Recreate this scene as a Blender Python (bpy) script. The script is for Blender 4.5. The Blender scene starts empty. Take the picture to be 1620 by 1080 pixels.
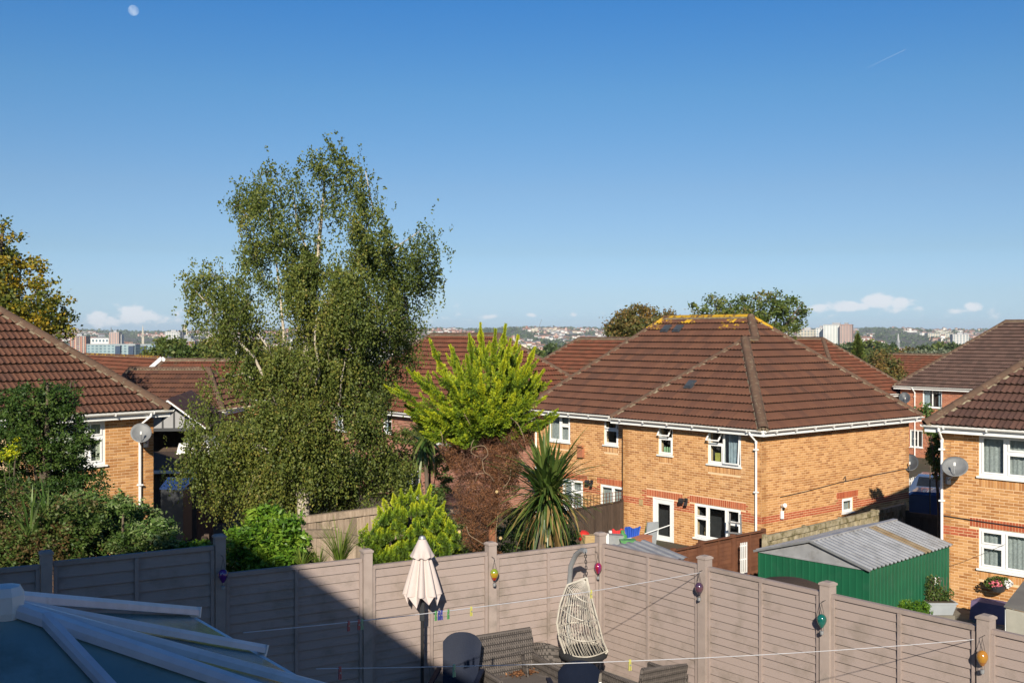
import bpy, math, random
import numpy as np
from mathutils import Vector, Matrix, Euler
random.seed(7)
RG = np.random.default_rng(7)
R = math.radians
SC = bpy.context.scene
COL = SC.collection
EYE = 5.03           # camera height over the own garden's ground (z = 0)
FPX = 1720.0

# ------------------------------------------------------------------ camera, sky, sun, exposure
cam = bpy.data.objects.new('camera', bpy.data.cameras.new('camera'))
COL.objects.link(cam); SC.camera = cam
cam.location = (0, 0, EYE); cam.rotation_euler = (R(90), 0, 0)
cam.data.sensor_width = 36; cam.data.lens = FPX/1620*36; cam.data.shift_y = -13/1620
cam.data.clip_start = .1; cam.data.clip_end = 60000
SUN_EL, SUN_AZ = R(25), R(3)      # azimuth counted from behind the camera towards its left
sdir = Vector((-math.sin(SUN_AZ)*math.cos(SUN_EL), -math.cos(SUN_AZ)*math.cos(SUN_EL), math.sin(SUN_EL)))
sl = bpy.data.lights.new('sun', 'SUN'); sl.energy = 5.0; sl.angle = R(.5); sl.color = (1, .91, .76)
sun = bpy.data.objects.new('sun', sl); COL.objects.link(sun); sun.location = (0, -20, 60)
sun.rotation_euler = sdir.to_track_quat('Z', 'Y').to_euler()
SC.view_settings.view_transform = 'Standard'; SC.view_settings.look = 'None'
SC.view_settings.exposure = 0.5; SC.view_settings.gamma = 1; SC.view_settings.use_curve_mapping = False
SC.render.engine = 'CYCLES'
SC.cycles.use_denoising = True
SC.cycles.max_bounces = 6; SC.cycles.transparent_max_bounces = 16
SC.cycles.volume_bounces = 0; SC.cycles.volume_max_steps = 64
W = bpy.data.worlds.new('World'); SC.world = W; W.use_nodes = True
def world():
    nt = W.node_tree; N = nt.nodes; L = nt.links; N.clear()
    out = N.new('ShaderNodeOutputWorld'); bg = N.new('ShaderNodeBackground')
    sky = N.new('ShaderNodeTexSky'); sky.sky_type = 'NISHITA'; sky.sun_disc = False
    sky.sun_elevation = SUN_EL; sky.sun_rotation = math.atan2(sdir.x, sdir.y)
    sky.altitude = 60; sky.air_density = 1.0; sky.dust_density = .6; sky.ozone_density = 2.4
    def math_(op, a, b=None, c=None):
        m = N.new('ShaderNodeMath'); m.operation = op
        for i, v in enumerate((a, b, c)):
            if v is None: continue
            if isinstance(v, (int, float)): m.inputs[i].default_value = v
            else: L.new(v, m.inputs[i])
        return m.outputs[0]
    tc = N.new('ShaderNodeTexCoord'); sep = N.new('ShaderNodeSeparateXYZ'); L.new(tc.outputs['Generated'], sep.inputs[0])
    x, y, z = sep.outputs
    az = math_('ARCTAN2', x, y)
    el = math_('ARCSINE', z)
    cmb = N.new('ShaderNodeCombineXYZ'); L.new(az, cmb.inputs[0]); L.new(math_('MULTIPLY', el, 1.5), cmb.inputs[1])
    nz = N.new('ShaderNodeTexNoise'); nz.inputs['Scale'].default_value = 85; nz.inputs['Detail'].default_value = 7
    nz.inputs['Roughness'].default_value = .58; L.new(cmb.outputs[0], nz.inputs['Vector'])
    big = N.new('ShaderNodeTexNoise'); big.inputs['Scale'].default_value = 9; big.inputs['Detail'].default_value = 3
    L.new(cmb.outputs[0], big.inputs['Vector'])
    # cumulus heaps standing over the horizon: (azimuth, base, width, height, weight)
    heaps = [(-.334, .016, .020, .0105, 1.05), (-.318, .0135, .018, .008, .8), (-.366, .0125, .012, .0095, 1.0), (-.352, .010, .012, .007, .8), (-.30, .011, .018, .007, .5),
             (-.020, .0155, .010, .0035, .8), (.018, .0165, .008, .003, .75), (.056, .0170, .007, .003, .75), (-.075, .011, .014, .003, .5), (-.045, .0125, .012, .003, .55),
             (.325, .028, .018, .0085, 1.1), (.343, .026, .012, .007, 1.0), (.300, .0235, .030, .0065, .95), (.275, .022, .016, .0055, .85), (.345, .0205, .04, .0045, .6),
             (.402, .0225, .010, .006, .95), (.388, .019, .018, .0045, .7), (.425, .0165, .03, .003, .45), (.28, .016, .04, .0035, .45)]
    dens = None
    for a, b, w, h, k in heaps:
        da = math_('DIVIDE', math_('SUBTRACT', az, a), w)
        de = math_('DIVIDE', math_('SUBTRACT', el, b), h)
        r2 = math_('ADD', math_('MULTIPLY', da, da), math_('MULTIPLY', de, de))
        g = math_('MULTIPLY', math_('POWER', 2.718, math_('MULTIPLY', r2, -1.1)), k)
        dens = g if dens is None else math_('MAXIMUM', dens, g)
    # the same kind of cloud goes on low around the whole horizon
    ring = math_('POWER', 2.718, math_('MULTIPLY', math_('POWER', math_('DIVIDE', math_('SUBTRACT', el, .018), .014), 2), -1))
    ring = math_('MULTIPLY', ring, math_('MULTIPLY', math_('SMOOTH_MIN', big.outputs[0], .9, .1), .72))
    dens = math_('MAXIMUM', dens, ring)
    c = math_('ADD', math_('MULTIPLY', dens, 1.0), math_('MULTIPLY', math_('SUBTRACT', nz.outputs[0], .5), 1.25))
    mr = N.new('ShaderNodeMapRange'); mr.interpolation_type = 'SMOOTHSTEP'
    L.new(c, mr.inputs[0]); mr.inputs[1].default_value = .38; mr.inputs[2].default_value = .78
    fac = math_('MULTIPLY', mr.outputs[0], .88)
    mix = N.new('ShaderNodeMixRGB'); L.new(fac, mix.inputs[0])
    hs = N.new('ShaderNodeHueSaturation'); hs.inputs['Saturation'].default_value = 1.18; hs.inputs['Hue'].default_value = .507
    L.new(sky.outputs[0], hs.inputs['Color'])
    # clear sky tint by height: deep blue, unseen zenith dimmed to deepen shade, bluish white at the horizon, the same all round
    ramp = N.new('ShaderNodeValToRGB'); el_ = ramp.color_ramp.elements; L.new(z, ramp.inputs[0])
    stops = [(0, (.70, 1.0, 1.9)), (.013, (.70, .98, 1.72)), (.033, (.69, .87, 1.38)), (.074, (.66, .78, 1.03)), (.13, (.71, .81, .95)), (.214, (.60, .87, .99)), (.29, (.41, .83, 1.07)), (.55, (.31, .66, .94)), (1, (.26, .58, .86))]
    while len(el_) > 1: el_.remove(el_[0])
    el_[0].position = 0; el_[0].color = tuple(v/2 for v in stops[0][1])+(1,)
    for p_, c_ in stops[1:]: q_ = el_.new(p_); q_.color = tuple(v/2 for v in c_)+(1,)
    mu = N.new('ShaderNodeVectorMath'); mu.operation = 'MULTIPLY'; L.new(hs.outputs[0], mu.inputs[0]); L.new(ramp.outputs[0], mu.inputs[1])
    m2_ = N.new('ShaderNodeVectorMath'); m2_.operation = 'SCALE'; L.new(mu.outputs[0], m2_.inputs[0]); m2_.inputs['Scale'].default_value = 2
    L.new(m2_.outputs[0], mix.inputs[1]); mix.inputs[2].default_value = (8.1, 8.5, 9.1, 1)
    L.new(mix.outputs[0], bg.inputs[0]); bg.inputs[1].default_value = .07
    L.new(bg.outputs[0], out.inputs[0])
world()

# ------------------------------------------------------------------ helpers
def at(px, py, Y):                   # a point seen at (px, py) of the photograph and Y metres away
    return Vector(((px-810)/FPX*Y, Y, EYE-(py-527)/FPX*Y))
def norm2(x, y):
    l = math.hypot(x, y); return (x/l, y/l)
MATS = {}
def M(name, c1, c2=None, scale=6, rough=.8, bump=0, bscale=None, metal=0, vary=.0, rnd=None, trans=0, spec=.4,
      stretch=None, c3=None, s3=1.2, t3=(.55, .7), coat=0):
    """c1..c2 by noise; rnd = list of (pos, colour) picked per piece; c3 = patches of stain or lichen."""
    m = bpy.data.materials.new(name); MATS[name] = m; m.use_nodes = True
    nt = m.node_tree; N = nt.nodes; L = nt.links
    p = N['Principled BSDF']; p.inputs['Roughness'].default_value = rough; p.inputs['Metallic'].default_value = metal
    p.inputs['Specular IOR Level'].default_value = spec
    if coat: p.inputs['Coat Weight'].default_value = coat
    tc = N.new('ShaderNodeTexCoord'); mp = N.new('ShaderNodeMapping'); L.new(tc.outputs['Object'], mp.inputs[0])
    if stretch: mp.inputs['Scale'].default_value = stretch
    nz = N.new('ShaderNodeTexNoise'); nz.inputs['Scale'].default_value = scale; nz.inputs['Detail'].default_value = 5
    L.new(mp.outputs[0], nz.inputs['Vector'])
    mr = N.new('ShaderNodeMapRange'); L.new(nz.outputs[0], mr.inputs[0]); mr.inputs[1].default_value = .32; mr.inputs[2].default_value = .68
    c2 = c2 or tuple(min(1, v*.7) for v in c1)
    mx = N.new('ShaderNodeMixRGB'); mx.inputs[1].default_value = (*c1, 1); mx.inputs[2].default_value = (*c2, 1)
    L.new(mr.outputs[0], mx.inputs[0]); col = mx.outputs[0]
    at_ = N.new('ShaderNodeAttribute'); at_.attribute_name = 'rnd'
    oi = N.new('ShaderNodeObjectInfo')
    ad = N.new('ShaderNodeMath'); ad.operation = 'ADD'; L.new(at_.outputs['Fac'], ad.inputs[0]); L.new(oi.outputs['Random'], ad.inputs[1])
    fr = N.new('ShaderNodeMath'); fr.operation = 'FRACT'; L.new(ad.outputs[0], fr.inputs[0])
    if rnd:
        cr = N.new('ShaderNodeValToRGB'); cr.color_ramp.interpolation = 'LINEAR'
        e = cr.color_ramp.elements
        while len(e) > 1: e.remove(e[0])
        e[0].position = rnd[0][0]; e[0].color = (*rnd[0][1], 1)
        for ps, c in rnd[1:]:
            q = e.new(ps); q.color = (*c, 1)
        L.new((at_.outputs['Fac'] if trans else fr.outputs[0]), cr.inputs[0])
        m2 = N.new('ShaderNodeMixRGB'); m2.inputs[0].default_value = .86
        L.new(col, m2.inputs[1]); L.new(cr.outputs[0], m2.inputs[2]); col = m2.outputs[0]
    if vary:
        v = N.new('ShaderNodeHueSaturation'); vm = N.new('ShaderNodeMapRange'); L.new(fr.outputs[0], vm.inputs[0])
        vm.inputs[3].default_value = 1-vary; vm.inputs[4].default_value = 1+vary
        L.new(vm.outputs[0], v.inputs['Value']); L.new(col, v.inputs['Color']); col = v.outputs[0]
    if c3:
        n3 = N.new('ShaderNodeTexNoise'); n3.inputs['Scale'].default_value = s3; n3.inputs['Detail'].default_value = 6
        n3.inputs['Roughness'].default_value = .65
        ge = N.new('ShaderNodeNewGeometry')
        L.new(ge.outputs['Position'], n3.inputs['Vector'])
        r3 = N.new('ShaderNodeMapRange'); L.new(n3.outputs[0], r3.inputs[0]); r3.inputs[1].default_value = t3[0]; r3.inputs[2].default_value = t3[1]
        m3 = N.new('ShaderNodeMixRGB'); L.new(r3.outputs[0], m3.inputs[0]); L.new(col, m3.inputs[1]); m3.inputs[2].default_value = (*c3, 1)
        col = m3.outputs[0]
    L.new(col, p.inputs['Base Color'])
    if bump:
        b = N.new('ShaderNodeBump'); b.inputs['Strength'].default_value = bump; b.inputs['Distance'].default_value = .01
        if bscale:
            nb = N.new('ShaderNodeTexNoise'); nb.inputs['Scale'].default_value = bscale; nb.inputs['Detail'].default_value = 4
            L.new(mp.outputs[0], nb.inputs['Vector']); L.new(nb.outputs[0], b.inputs['Height'])
        else: L.new(nz.outputs[0], b.inputs['Height'])
        L.new(b.outputs[0], p.inputs['Normal'])
    if trans:
        t = N.new('ShaderNodeBsdfTranslucent'); L.new(col, t.inputs[0])
        ms = N.new('ShaderNodeMixShader'); ms.inputs[0].default_value = trans
        L.new(p.outputs[0], ms.inputs[1]); L.new(t.outputs[0], ms.inputs[2])
        L.new(ms.outputs[0], N['Material Output'].inputs[0])
    return m
def glass_mat(name, tint=(.75, .8, .8), k=.55):
    m = bpy.data.materials.new(name); MATS[name] = m; m.use_nodes = True
    nt = m.node_tree; N = nt.nodes; L = nt.links; N.remove(N['Principled BSDF'])
    t = N.new('ShaderNodeBsdfTransparent'); t.inputs[0].default_value = (*tint, 1)
    g = N.new('ShaderNodeBsdfGlossy'); g.inputs['Roughness'].default_value = .03
    f = N.new('ShaderNodeLayerWeight'); f.inputs[0].default_value = .5
    pw = N.new('ShaderNodeMath'); pw.operation = 'POWER'; L.new(f.outputs['Facing'], pw.inputs[0]); pw.inputs[1].default_value = 4
    a = N.new('ShaderNodeMath'); a.operation = 'MULTIPLY_ADD'; L.new(pw.outputs[0], a.inputs[0]); a.inputs[1].default_value = .9; a.inputs[2].default_value = .07
    s = N.new('ShaderNodeMixShader'); L.new(a.outputs[0], s.inputs[0]); L.new(t.outputs[0], s.inputs[1]); L.new(g.outputs[0], s.inputs[2])
    L.new(s.outputs[0], N['Material Output'].inputs[0]); return m

def tag(o, label=None, cat=None, group=None, kind=None):
    if label: o['label'] = label
    if cat: o['category'] = cat
    if group: o['group'] = group
    if kind: o['kind'] = kind
    return o
def empty(name, loc=(0, 0, 0), rz=0, label=None, cat=None, group=None):
    o = bpy.data.objects.new(name, None); COL.objects.link(o); o.location = loc; o.rotation_euler = (0, 0, rz)
    o.empty_display_size = .2
    return tag(o, label, cat, group)
def link(name, me, parent=None, loc=(0, 0, 0), rot=(0, 0, 0)):
    o = bpy.data.objects.new(name, me); COL.objects.link(o); o.location = loc; o.rotation_euler = rot
    if parent: o.parent = parent
    return o
class MB:
    def __init__(s): s.v = []; s.f = []; s.mi = []; s.r = []; s.cur = 0; s.rv = None
    def _f(s, fs, n0):
        rv = random.random() if s.rv is None else s.rv
        for f in fs: s.f.append(tuple(i+n0 for i in f)); s.mi.append(s.cur); s.r.append(rv)
    def hexa(s, p):                      # 8 points: bottom ring then top ring
        n = len(s.v); s.v += [tuple(q) for q in p]
        s._f([(0, 3, 2, 1), (4, 5, 6, 7), (0, 1, 5, 4), (1, 2, 6, 5), (2, 3, 7, 6), (3, 0, 4, 7)], n)
    def box(s, x0, x1, y0, y1, z0, z1):
        s.hexa([(x0, y0, z0), (x1, y0, z0), (x1, y1, z0), (x0, y1, z0), (x0, y0, z1), (x1, y0, z1), (x1, y1, z1), (x0, y1, z1)])
    def obox(s, c, sx, sy, sz, e=(0, 0, 0)):   # centre, size, euler
        m = Euler(e).to_matrix(); c = Vector(c); P = []
        for z in (-.5, .5):
            for x, y in ((-.5, -.5), (.5, -.5), (.5, .5), (-.5, .5)):
                P.append(c+m@Vector((x*sx, y*sy, z*sz)))
        s.hexa(P)
    def bar(s, a, b, w, h, up=(0, 0, 1)):      # a rectangular bar from a to b
        a = Vector(a); b = Vector(b); d = (b-a).normalized(); u = Vector(up)
        r = d.cross(u)
        if r.length < 1e-5: r = d.cross(Vector((1, 0, 0)))
        r.normalize(); u = r.cross(d).normalized(); r = r*w/2; u = u*h/2
        s.hexa([a-r-u, a+r-u, a+r+u, a-r+u, b-r-u, b+r-u, b+r+u, b-r+u])
    def poly(s, pts):
        n = len(s.v); s.v += [tuple(q) for q in pts]; s._f([tuple(range(len(pts)))], n)
    def prism(s, pts, d):                      # polygon pts pushed along d
        d = Vector(d); n = len(s.v); k = len(pts); s.v += [tuple(Vector(q)) for q in pts]+[tuple(Vector(q)+d) for q in pts]
        s._f([tuple(range(k))[::-1], tuple(range(k, 2*k))]+[(i, (i+1) % k, (i+1) % k+k, i+k) for i in range(k)], n)
    def tube(s, pts, rad, n=6, cap=True):
        pts = [Vector(p) for p in pts]; n0 = len(s.v); k = len(pts)
        if not isinstance(rad, (list, tuple)): rad = [rad]*k
        pu = None
        for i, p in enumerate(pts):
            d = (pts[min(i+1, k-1)]-pts[max(i-1, 0)])
            d = d.normalized() if d.length > 1e-9 else Vector((0, 0, 1))
            if pu is None:
                u = d.cross(Vector((0, 0, 1)))
                if u.length < 1e-3: u = d.cross(Vector((1, 0, 0)))
            else: u = pu-d*pu.dot(d)
            u.normalize(); pu = u; w = d.cross(u)
            for j in range(n):
                a = 2*math.pi*j/n; s.v.append(tuple(p+(u*math.cos(a)+w*math.sin(a))*rad[i]))
        fs = [(i*n+j, i*n+(j+1) % n, (i+1)*n+(j+1) % n, (i+1)*n+j) for i in range(k-1) for j in range(n)]
        if cap: fs += [tuple(range(n))[::-1], tuple(range((k-1)*n, k*n))]
        s._f(fs, n0)
    def lathe(s, prof, n=16, c=(0, 0, 0)):      # prof: list of (r, z)
        n0 = len(s.v); k = len(prof)
        for r_, z in prof:
            for j in range(n):
                a = 2*math.pi*j/n; s.v.append((c[0]+r_*math.cos(a), c[1]+r_*math.sin(a), c[2]+z))
        fs = [(i*n+j, i*n+(j+1) % n, (i+1)*n+(j+1) % n, (i+1)*n+j) for i in range(k-1) for j in range(n)]
        fs += [tuple(range(n))[::-1], tuple(range((k-1)*n, k*n))]
        s._f(fs, n0)
    def mesh(s, name, mats, smooth=False):
        me = bpy.data.meshes.new(name); me.from_pydata(s.v, [], s.f)
        if not isinstance(mats, (list, tuple)): mats = [mats]
        for m in mats: me.materials.append(m)
        if len(mats) > 1: me.polygons.foreach_set('material_index', s.mi)
        a = me.attributes.new('rnd', 'FLOAT', 'FACE'); a.data.foreach_set('value', s.r)
        if smooth: me.polygons.foreach_set('use_smooth', [True]*len(s.f))
        me.update(); return me
    def build(s, name, mats, parent=None, loc=(0, 0, 0), rot=(0, 0, 0), smooth=False, label=None, cat=None, group=None, kind=None):
        return tag(link(name, s.mesh(name, mats, smooth), parent, loc, rot), label, cat, group, kind)
def mb(*boxes):
    m = MB()
    for b in boxes: m.box(*b)
    return m
def smooth_flat(o, ang=40):
    me = o.data; me.polygons.foreach_set('use_smooth', [True]*len(me.polygons))
    try: me.set_sharp_from_angle(angle=R(ang))
    except Exception: pass
def leaf_mesh(name, P, D, S, Ln, Wd, rnd, mat, parent=None, fold=.15, kind=None):
    """one rhomb per leaf: P centres, D long directions, S side directions"""
    n = len(P)
    D = D/np.linalg.norm(D, axis=1, keepdims=True)
    S = S-D*np.sum(S*D, axis=1, keepdims=True); S = S/np.maximum(1e-6, np.linalg.norm(S, axis=1, keepdims=True))
    Nn = np.cross(D, S)
    Ln = np.broadcast_to(Ln, (n,))[:, None]; Wd = np.broadcast_to(Wd, (n,))[:, None]
    V = np.empty((n, 4, 3))
    V[:, 0] = P-D*Ln*.5; V[:, 1] = P+S*Wd*.5-D*Ln*.08+Nn*Wd*fold; V[:, 2] = P+D*Ln*.5; V[:, 3] = P-S*Wd*.5-D*Ln*.08+Nn*Wd*fold
    me = bpy.data.meshes.new(name)
    me.vertices.add(n*4); me.loops.add(n*4); me.polygons.add(n)
    me.vertices.foreach_set('co', V.ravel().astype(np.float32))
    me.loops.foreach_set('vertex_index', np.arange(n*4, dtype=np.int32))
    me.polygons.foreach_set('loop_start', np.arange(0, n*4, 4, dtype=np.int32))
    me.polygons.foreach_set('loop_total', np.full(n, 4, dtype=np.int32))
    me.materials.append(mat)
    a = me.attributes.new('rnd', 'FLOAT', 'FACE'); a.data.foreach_set('value', np.clip(rnd, 0, 1).astype(np.float32))
    me.update(calc_edges=True)
    o = link(name, me, parent)
    if kind: o['kind'] = kind
    return o
def unit(n):
    v = RG.normal(size=(n, 3)); return v/np.linalg.norm(v, axis=1, keepdims=True)
def blobs(bl, n, shell=.55):
    """n points in ellipsoids (cx,cy,cz,rx,ry,rz), denser towards each surface"""
    B = np.array(bl, float); w = B[:, 3]*B[:, 5]*np.sqrt(B[:, 4]*B[:, 3]); w /= w.sum()
    k = RG.choice(len(B), n, p=w); d = unit(n); r = RG.random(n)**(1/3)
    r = np.where(RG.random(n) < shell, .78+.25*RG.random(n), r)
    return B[k, :3]+d*B[k, 3:]*r[:, None], d, k
def lumps(P, scale, seed):                 # cheap smooth noise 0..1 for clump colours
    rg = np.random.default_rng(seed); v = np.zeros(len(P))
    for i in range(5):
        q = rg.normal(size=3)*scale*(1.3**i); v += np.sin(P@q+rg.random()*6.28)/(1+.3*i)
    return .5+v/6
HAZE = 7e-5
# ------------------------------------------------------------------ materials
M('brick_buff', (.56, .30, .115), (.47, .235, .085), 3, .85, .35, 60, spec=.2,
  rnd=[(0, (.60, .335, .145)), (.35, (.52, .265, .10)), (.55, (.42, .195, .07)), (.78, (.305, .125, .042)), (1, (.50, .26, .10))], c3=(.60, .42, .26), s3=.7, t3=(.56, 1.0))
M('brick_red', (.40, .10, .045), (.30, .075, .035), 3, .85, .35, 60, spec=.2,
  rnd=[(0, (.46, .125, .055)), (.5, (.40, .10, .045)), (1, (.31, .075, .035))])
M('brick_orange', (.40, .14, .065), (.32, .105, .05), 3, .85, .3, 60, spec=.2,
  rnd=[(0, (.45, .165, .08)), (.5, (.37, .12, .06)), (1, (.24, .075, .04))])
M('brick_pink', (.36, .16, .11), (.28, .12, .085), 3, .85, .3, 60, spec=.2,
  rnd=[(0, (.42, .20, .14)), (.5, (.34, .14, .095)), (1, (.20, .08, .055))])
M('mortar', (.75, .545, .34), (.69, .49, .295), 5, .95, .3, 80, spec=.1)
M('mortar_grey', (.46, .34, .27), (.40, .30, .24), 5, .95, .3, 80, spec=.1)
tile_r = [(0, (.132, .060, .037)), (.4, (.118, .053, .034)), (.8, (.100, .046, .031)), (1, (.082, .041, .030))]
M('roof_tile', (.118, .054, .034), (.088, .042, .029), 2.5, .86, .5, 45, spec=.25, rnd=tile_r, c3=(0.190, 0.162, 0.120), s3=9, t3=(.66, .78))
M('roof_tile_dark', (0.092, 0.048, 0.037), (0.067, 0.036, 0.029), 2.5, .86, .5, 45, spec=.25,
  rnd=[(0, (0.109, 0.056, 0.042)), (.5, (0.090, 0.046, 0.036)), (1, (0.064, 0.035, 0.029))], c3=(0.179, 0.151, 0.112), s3=11, t3=(.65, .76))
M('roof_tile_red', (0.151, 0.055, 0.031), (0.118, 0.045, 0.028), 2.5, .86, .5, 45, spec=.25,
  rnd=[(0, (0.168, 0.059, 0.034)), (.5, (0.140, 0.050, 0.028)), (1, (0.112, 0.042, 0.025))], c3=(0.112, 0.067, 0.039), s3=1.5)
M('roof_tile_grey', (0.104, 0.064, 0.053), (0.078, 0.049, 0.042), 2.5, .86, .5, 45, spec=.25,
  rnd=[(0, (0.120, 0.073, 0.059)), (.5, (0.101, 0.060, 0.049)), (1, (0.076, 0.048, 0.040))])
M('tile_edge', (.030, .018, .012), (.02, .013, .010), 5, .95, spec=.1)  # dirty lip faces; the dark also stands in for gap shadow between courses
M('tile_lichen', (.118, .054, .034), (.088, .042, .029), 2.5, .9, .5, 45, spec=.2, rnd=tile_r, c3=(.40, .235, .02), s3=6, t3=(.52, .60))
M('tile_lichen_heavy', (.118, .064, .04), (.088, .052, .033), 2.5, .9, .6, 45, spec=.2, c3=(.44, .26, .022), s3=5, t3=(.42, .52))
M('ridge_tile', (.125, .075, .05), (.09, .058, .042), 4, .9, .6, 40, spec=.2, vary=.06, c3=(.26, .22, .15), s3=6, t3=(.56, .76))
M('ridge_mortar', (.22, .18, .125), (.15, .115, .08), 9, .95, .7, 30, spec=.1, c3=(.32, .28, .20), s3=7, t3=(.52, .66))
M('upvc', (.80, .80, .79), (.76, .76, .75), 3, .35, spec=.5)
M('upvc_old', (.74, .73, .70), (.66, .65, .61), 6, .45, spec=.5, c3=(.48, .45, .38), s3=7, t3=(.62, .8))
glass_mat('glass')
M('lace', (.62, .64, .63), (.42, .44, .44), 22, .9, trans=.25)
M('curtain', (.42, .50, .56), (.30, .36, .42), 8, .9)
M('blind', (.62, .62, .5), (.5, .5, .4), 8, .9)
M('room_dark', (.05, .05, .055), (.03, .03, .035), 3, .9)
M('soffit', (.62, .55, .42), (.55, .5, .4), 3, .7)
M('fence_taupe', (.31, .25, .225), (.265, .21, .19), 3.0, .82, .35, 50, stretch=(1, 1, 6), spec=.2, vary=.10,
  rnd=[(0, (.325, .262, .238)), (.6, (.30, .24, .215)), (1, (.27, .215, .195))], c3=(.205, .168, .142), s3=2.6, t3=(.50, .74))
M('fence_post', (.33, .27, .24), (.28, .225, .20), 5, .85, .3, 60, spec=.2, vary=.06, c3=(.19, .165, .14), s3=4, t3=(.54, .78))
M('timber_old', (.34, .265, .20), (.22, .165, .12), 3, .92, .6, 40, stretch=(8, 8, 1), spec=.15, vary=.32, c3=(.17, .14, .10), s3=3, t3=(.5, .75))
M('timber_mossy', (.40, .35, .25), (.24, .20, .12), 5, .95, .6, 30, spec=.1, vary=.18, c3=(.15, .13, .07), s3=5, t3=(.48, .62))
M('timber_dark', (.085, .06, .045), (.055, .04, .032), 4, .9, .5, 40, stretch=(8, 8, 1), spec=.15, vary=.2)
M('timber_brown', (.155, .066, .036), (.115, .048, .028), 4, .85, .4, 40, spec=.2, vary=.15)
M('green_steel', (.009, .098, .046), (.008, .082, .040), 2, .5, spec=.35, vary=.10, c3=(.03, .10, .06), s3=3, t3=(.55, .85))
M('galvanised', (.34, .345, .36), (.27, .275, .29), 4, .5, .2, 20, metal=.25, spec=.5, vary=.07, c3=(.17, .165, .16), s3=2.5, t3=(.5, .8))
M('galvanised_rusty', (.20, .135, .07), (.26, .21, .14), 4, .6, .2, 20, metal=.1, vary=.04)
M('steel_grey', (.35, .36, .37), (.28, .29, .30), 4, .45, metal=.5)
M('dish_grey', (.19, .195, .20), (.15, .155, .16), 5, .55)
M('dish_dark', (.055, .065, .075), (.04, .045, .055), 5, .5)
M('black_metal', (.02, .02, .022), (.015, .015, .016), 5, .5)
M('black_plastic', (.03, .032, .036), (.022, .024, .028), 5, .5)
M('red_plastic', (.5, .03, .02), (.45, .025, .02), 4, .4)
M('blue_cloth', (.02, .09, .42), (.015, .06, .33), 4, .8)
M('red_cloth', (.55, .04, .04), (.45, .03, .03), 4, .85)
M('white_plastic', (.75, .75, .74), (.68, .68, .66), 4, .4)
M('cream_cloth', (.58, .50, .47), (.54, .46, .43), 5, .9, .2, 40, trans=.12)
M('rattan', (.165, .14, .125), (.11, .095, .09), 30, .65, .5, 60, vary=.12)
M('rattan_pale', (.50, .46, .39), (.38, .35, .30), 12, .6, vary=.08)
M('navy_plastic', (.010, .015, .032), (.008, .012, .026), 6, .6, .3, 60, spec=.15)
M('cushion_black', (.02, .02, .022), (.015, .015, .017), 6, .9)
M('paving', (.30, .27, .23), (.22, .20, .17), 2.5, .9, .5, 30, vary=.14)
M('paving_old', (.20, .18, .15), (.14, .125, .10), 2.5, .9, .5, 30, vary=.14)
M('gravel', (.30, .26, .2), (.2, .17, .13), 40, .95, .6, 50)
M('soil', (.075, .055, .035), (.05, .038, .025), 2, .95, .6, 10)
M('ground', (.055, .06, .028), (.06, .045, .028), .5, .95, c3=(.075, .06, .04), s3=.4, t3=(.45, .6))
M('deck_board', (.46, .33, .16), (.36, .25, .12), 4, .8, .3, 40, stretch=(1, 9, 9), vary=.12)
M('cord', (.55, .55, .57), (.45, .45, .48), 5, .6)
M('peg_yellow', (.62, .58, .14), None, 5, .5)
M('peg_green', (.10, .30, .10), None, 5, .5)
M('peg_blue', (.06, .07, .32), None, 5, .5)
M('peg_pink', (.62, .16, .14), None, 5, .5)
M('peg_mint', (.40, .62, .36), None, 5, .5)
M('spars', (.62, .64, .68), (.52, .54, .58), 5, .38, .1, 20, spec=.5, c3=(.42, .43, .44), s3=8, t3=(.6, .8))
M('polycarbonate', (.22, .34, .33), (.16, .25, .235), 1.2, .22, .1, 90, spec=.7, c3=(.09, .12, .08), s3=1.3, t3=(.5, .8))
M('tile_render', (.62, .60, .56), (.5, .48, .45), 2, .9)
M('tudor_panel', (.30, .30, .31), (.26, .26, .27), 3, .9)  # pale panels greyed; the shade on the gable is put into this colour
M('car_blue', (.02, .045, .13), (.018, .04, .12), 2, .25, spec=.6, coat=.6)
M('car_silver', (.20, .26, .36), (.18, .24, .34), 2, .25, metal=.5, coat=.6)
M('car_white', (.75, .75, .74), (.7, .7, .69), 2, .3, coat=.5)
M('car_glass', (.015, .018, .022), None, 2, .06, spec=.8)
M('rubber', (.02, .02, .02), None, 2, .8)
M('alloy', (.45, .45, .46), None, 2, .35, metal=.8)
M('tarp_grey', (.17, .16, .14), (.13, .12, .11), 3, .8, .4, 8)
M('tarp_pale', (.42, .40, .34), (.32, .31, .26), 3, .8, .4, 8)
M('lilac_cloth', (.15, .11, .20), (.11, .085, .16), 4, .8)  # lilac lowered; the shade over the table is put into the colour
M('planter_grey', (.32, .34, .36), (.27, .29, .31), 4, .6)
M('terracotta', (.42, .17, .09), (.35, .13, .07), 4, .8)
M('petal_white', (.85, .85, .83), None, 5, .7)
M('petal_pink', (.75, .18, .24), None, 5, .7)
M('petal_lilac', (.55, .35, .6), None, 5, .7)
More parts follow.
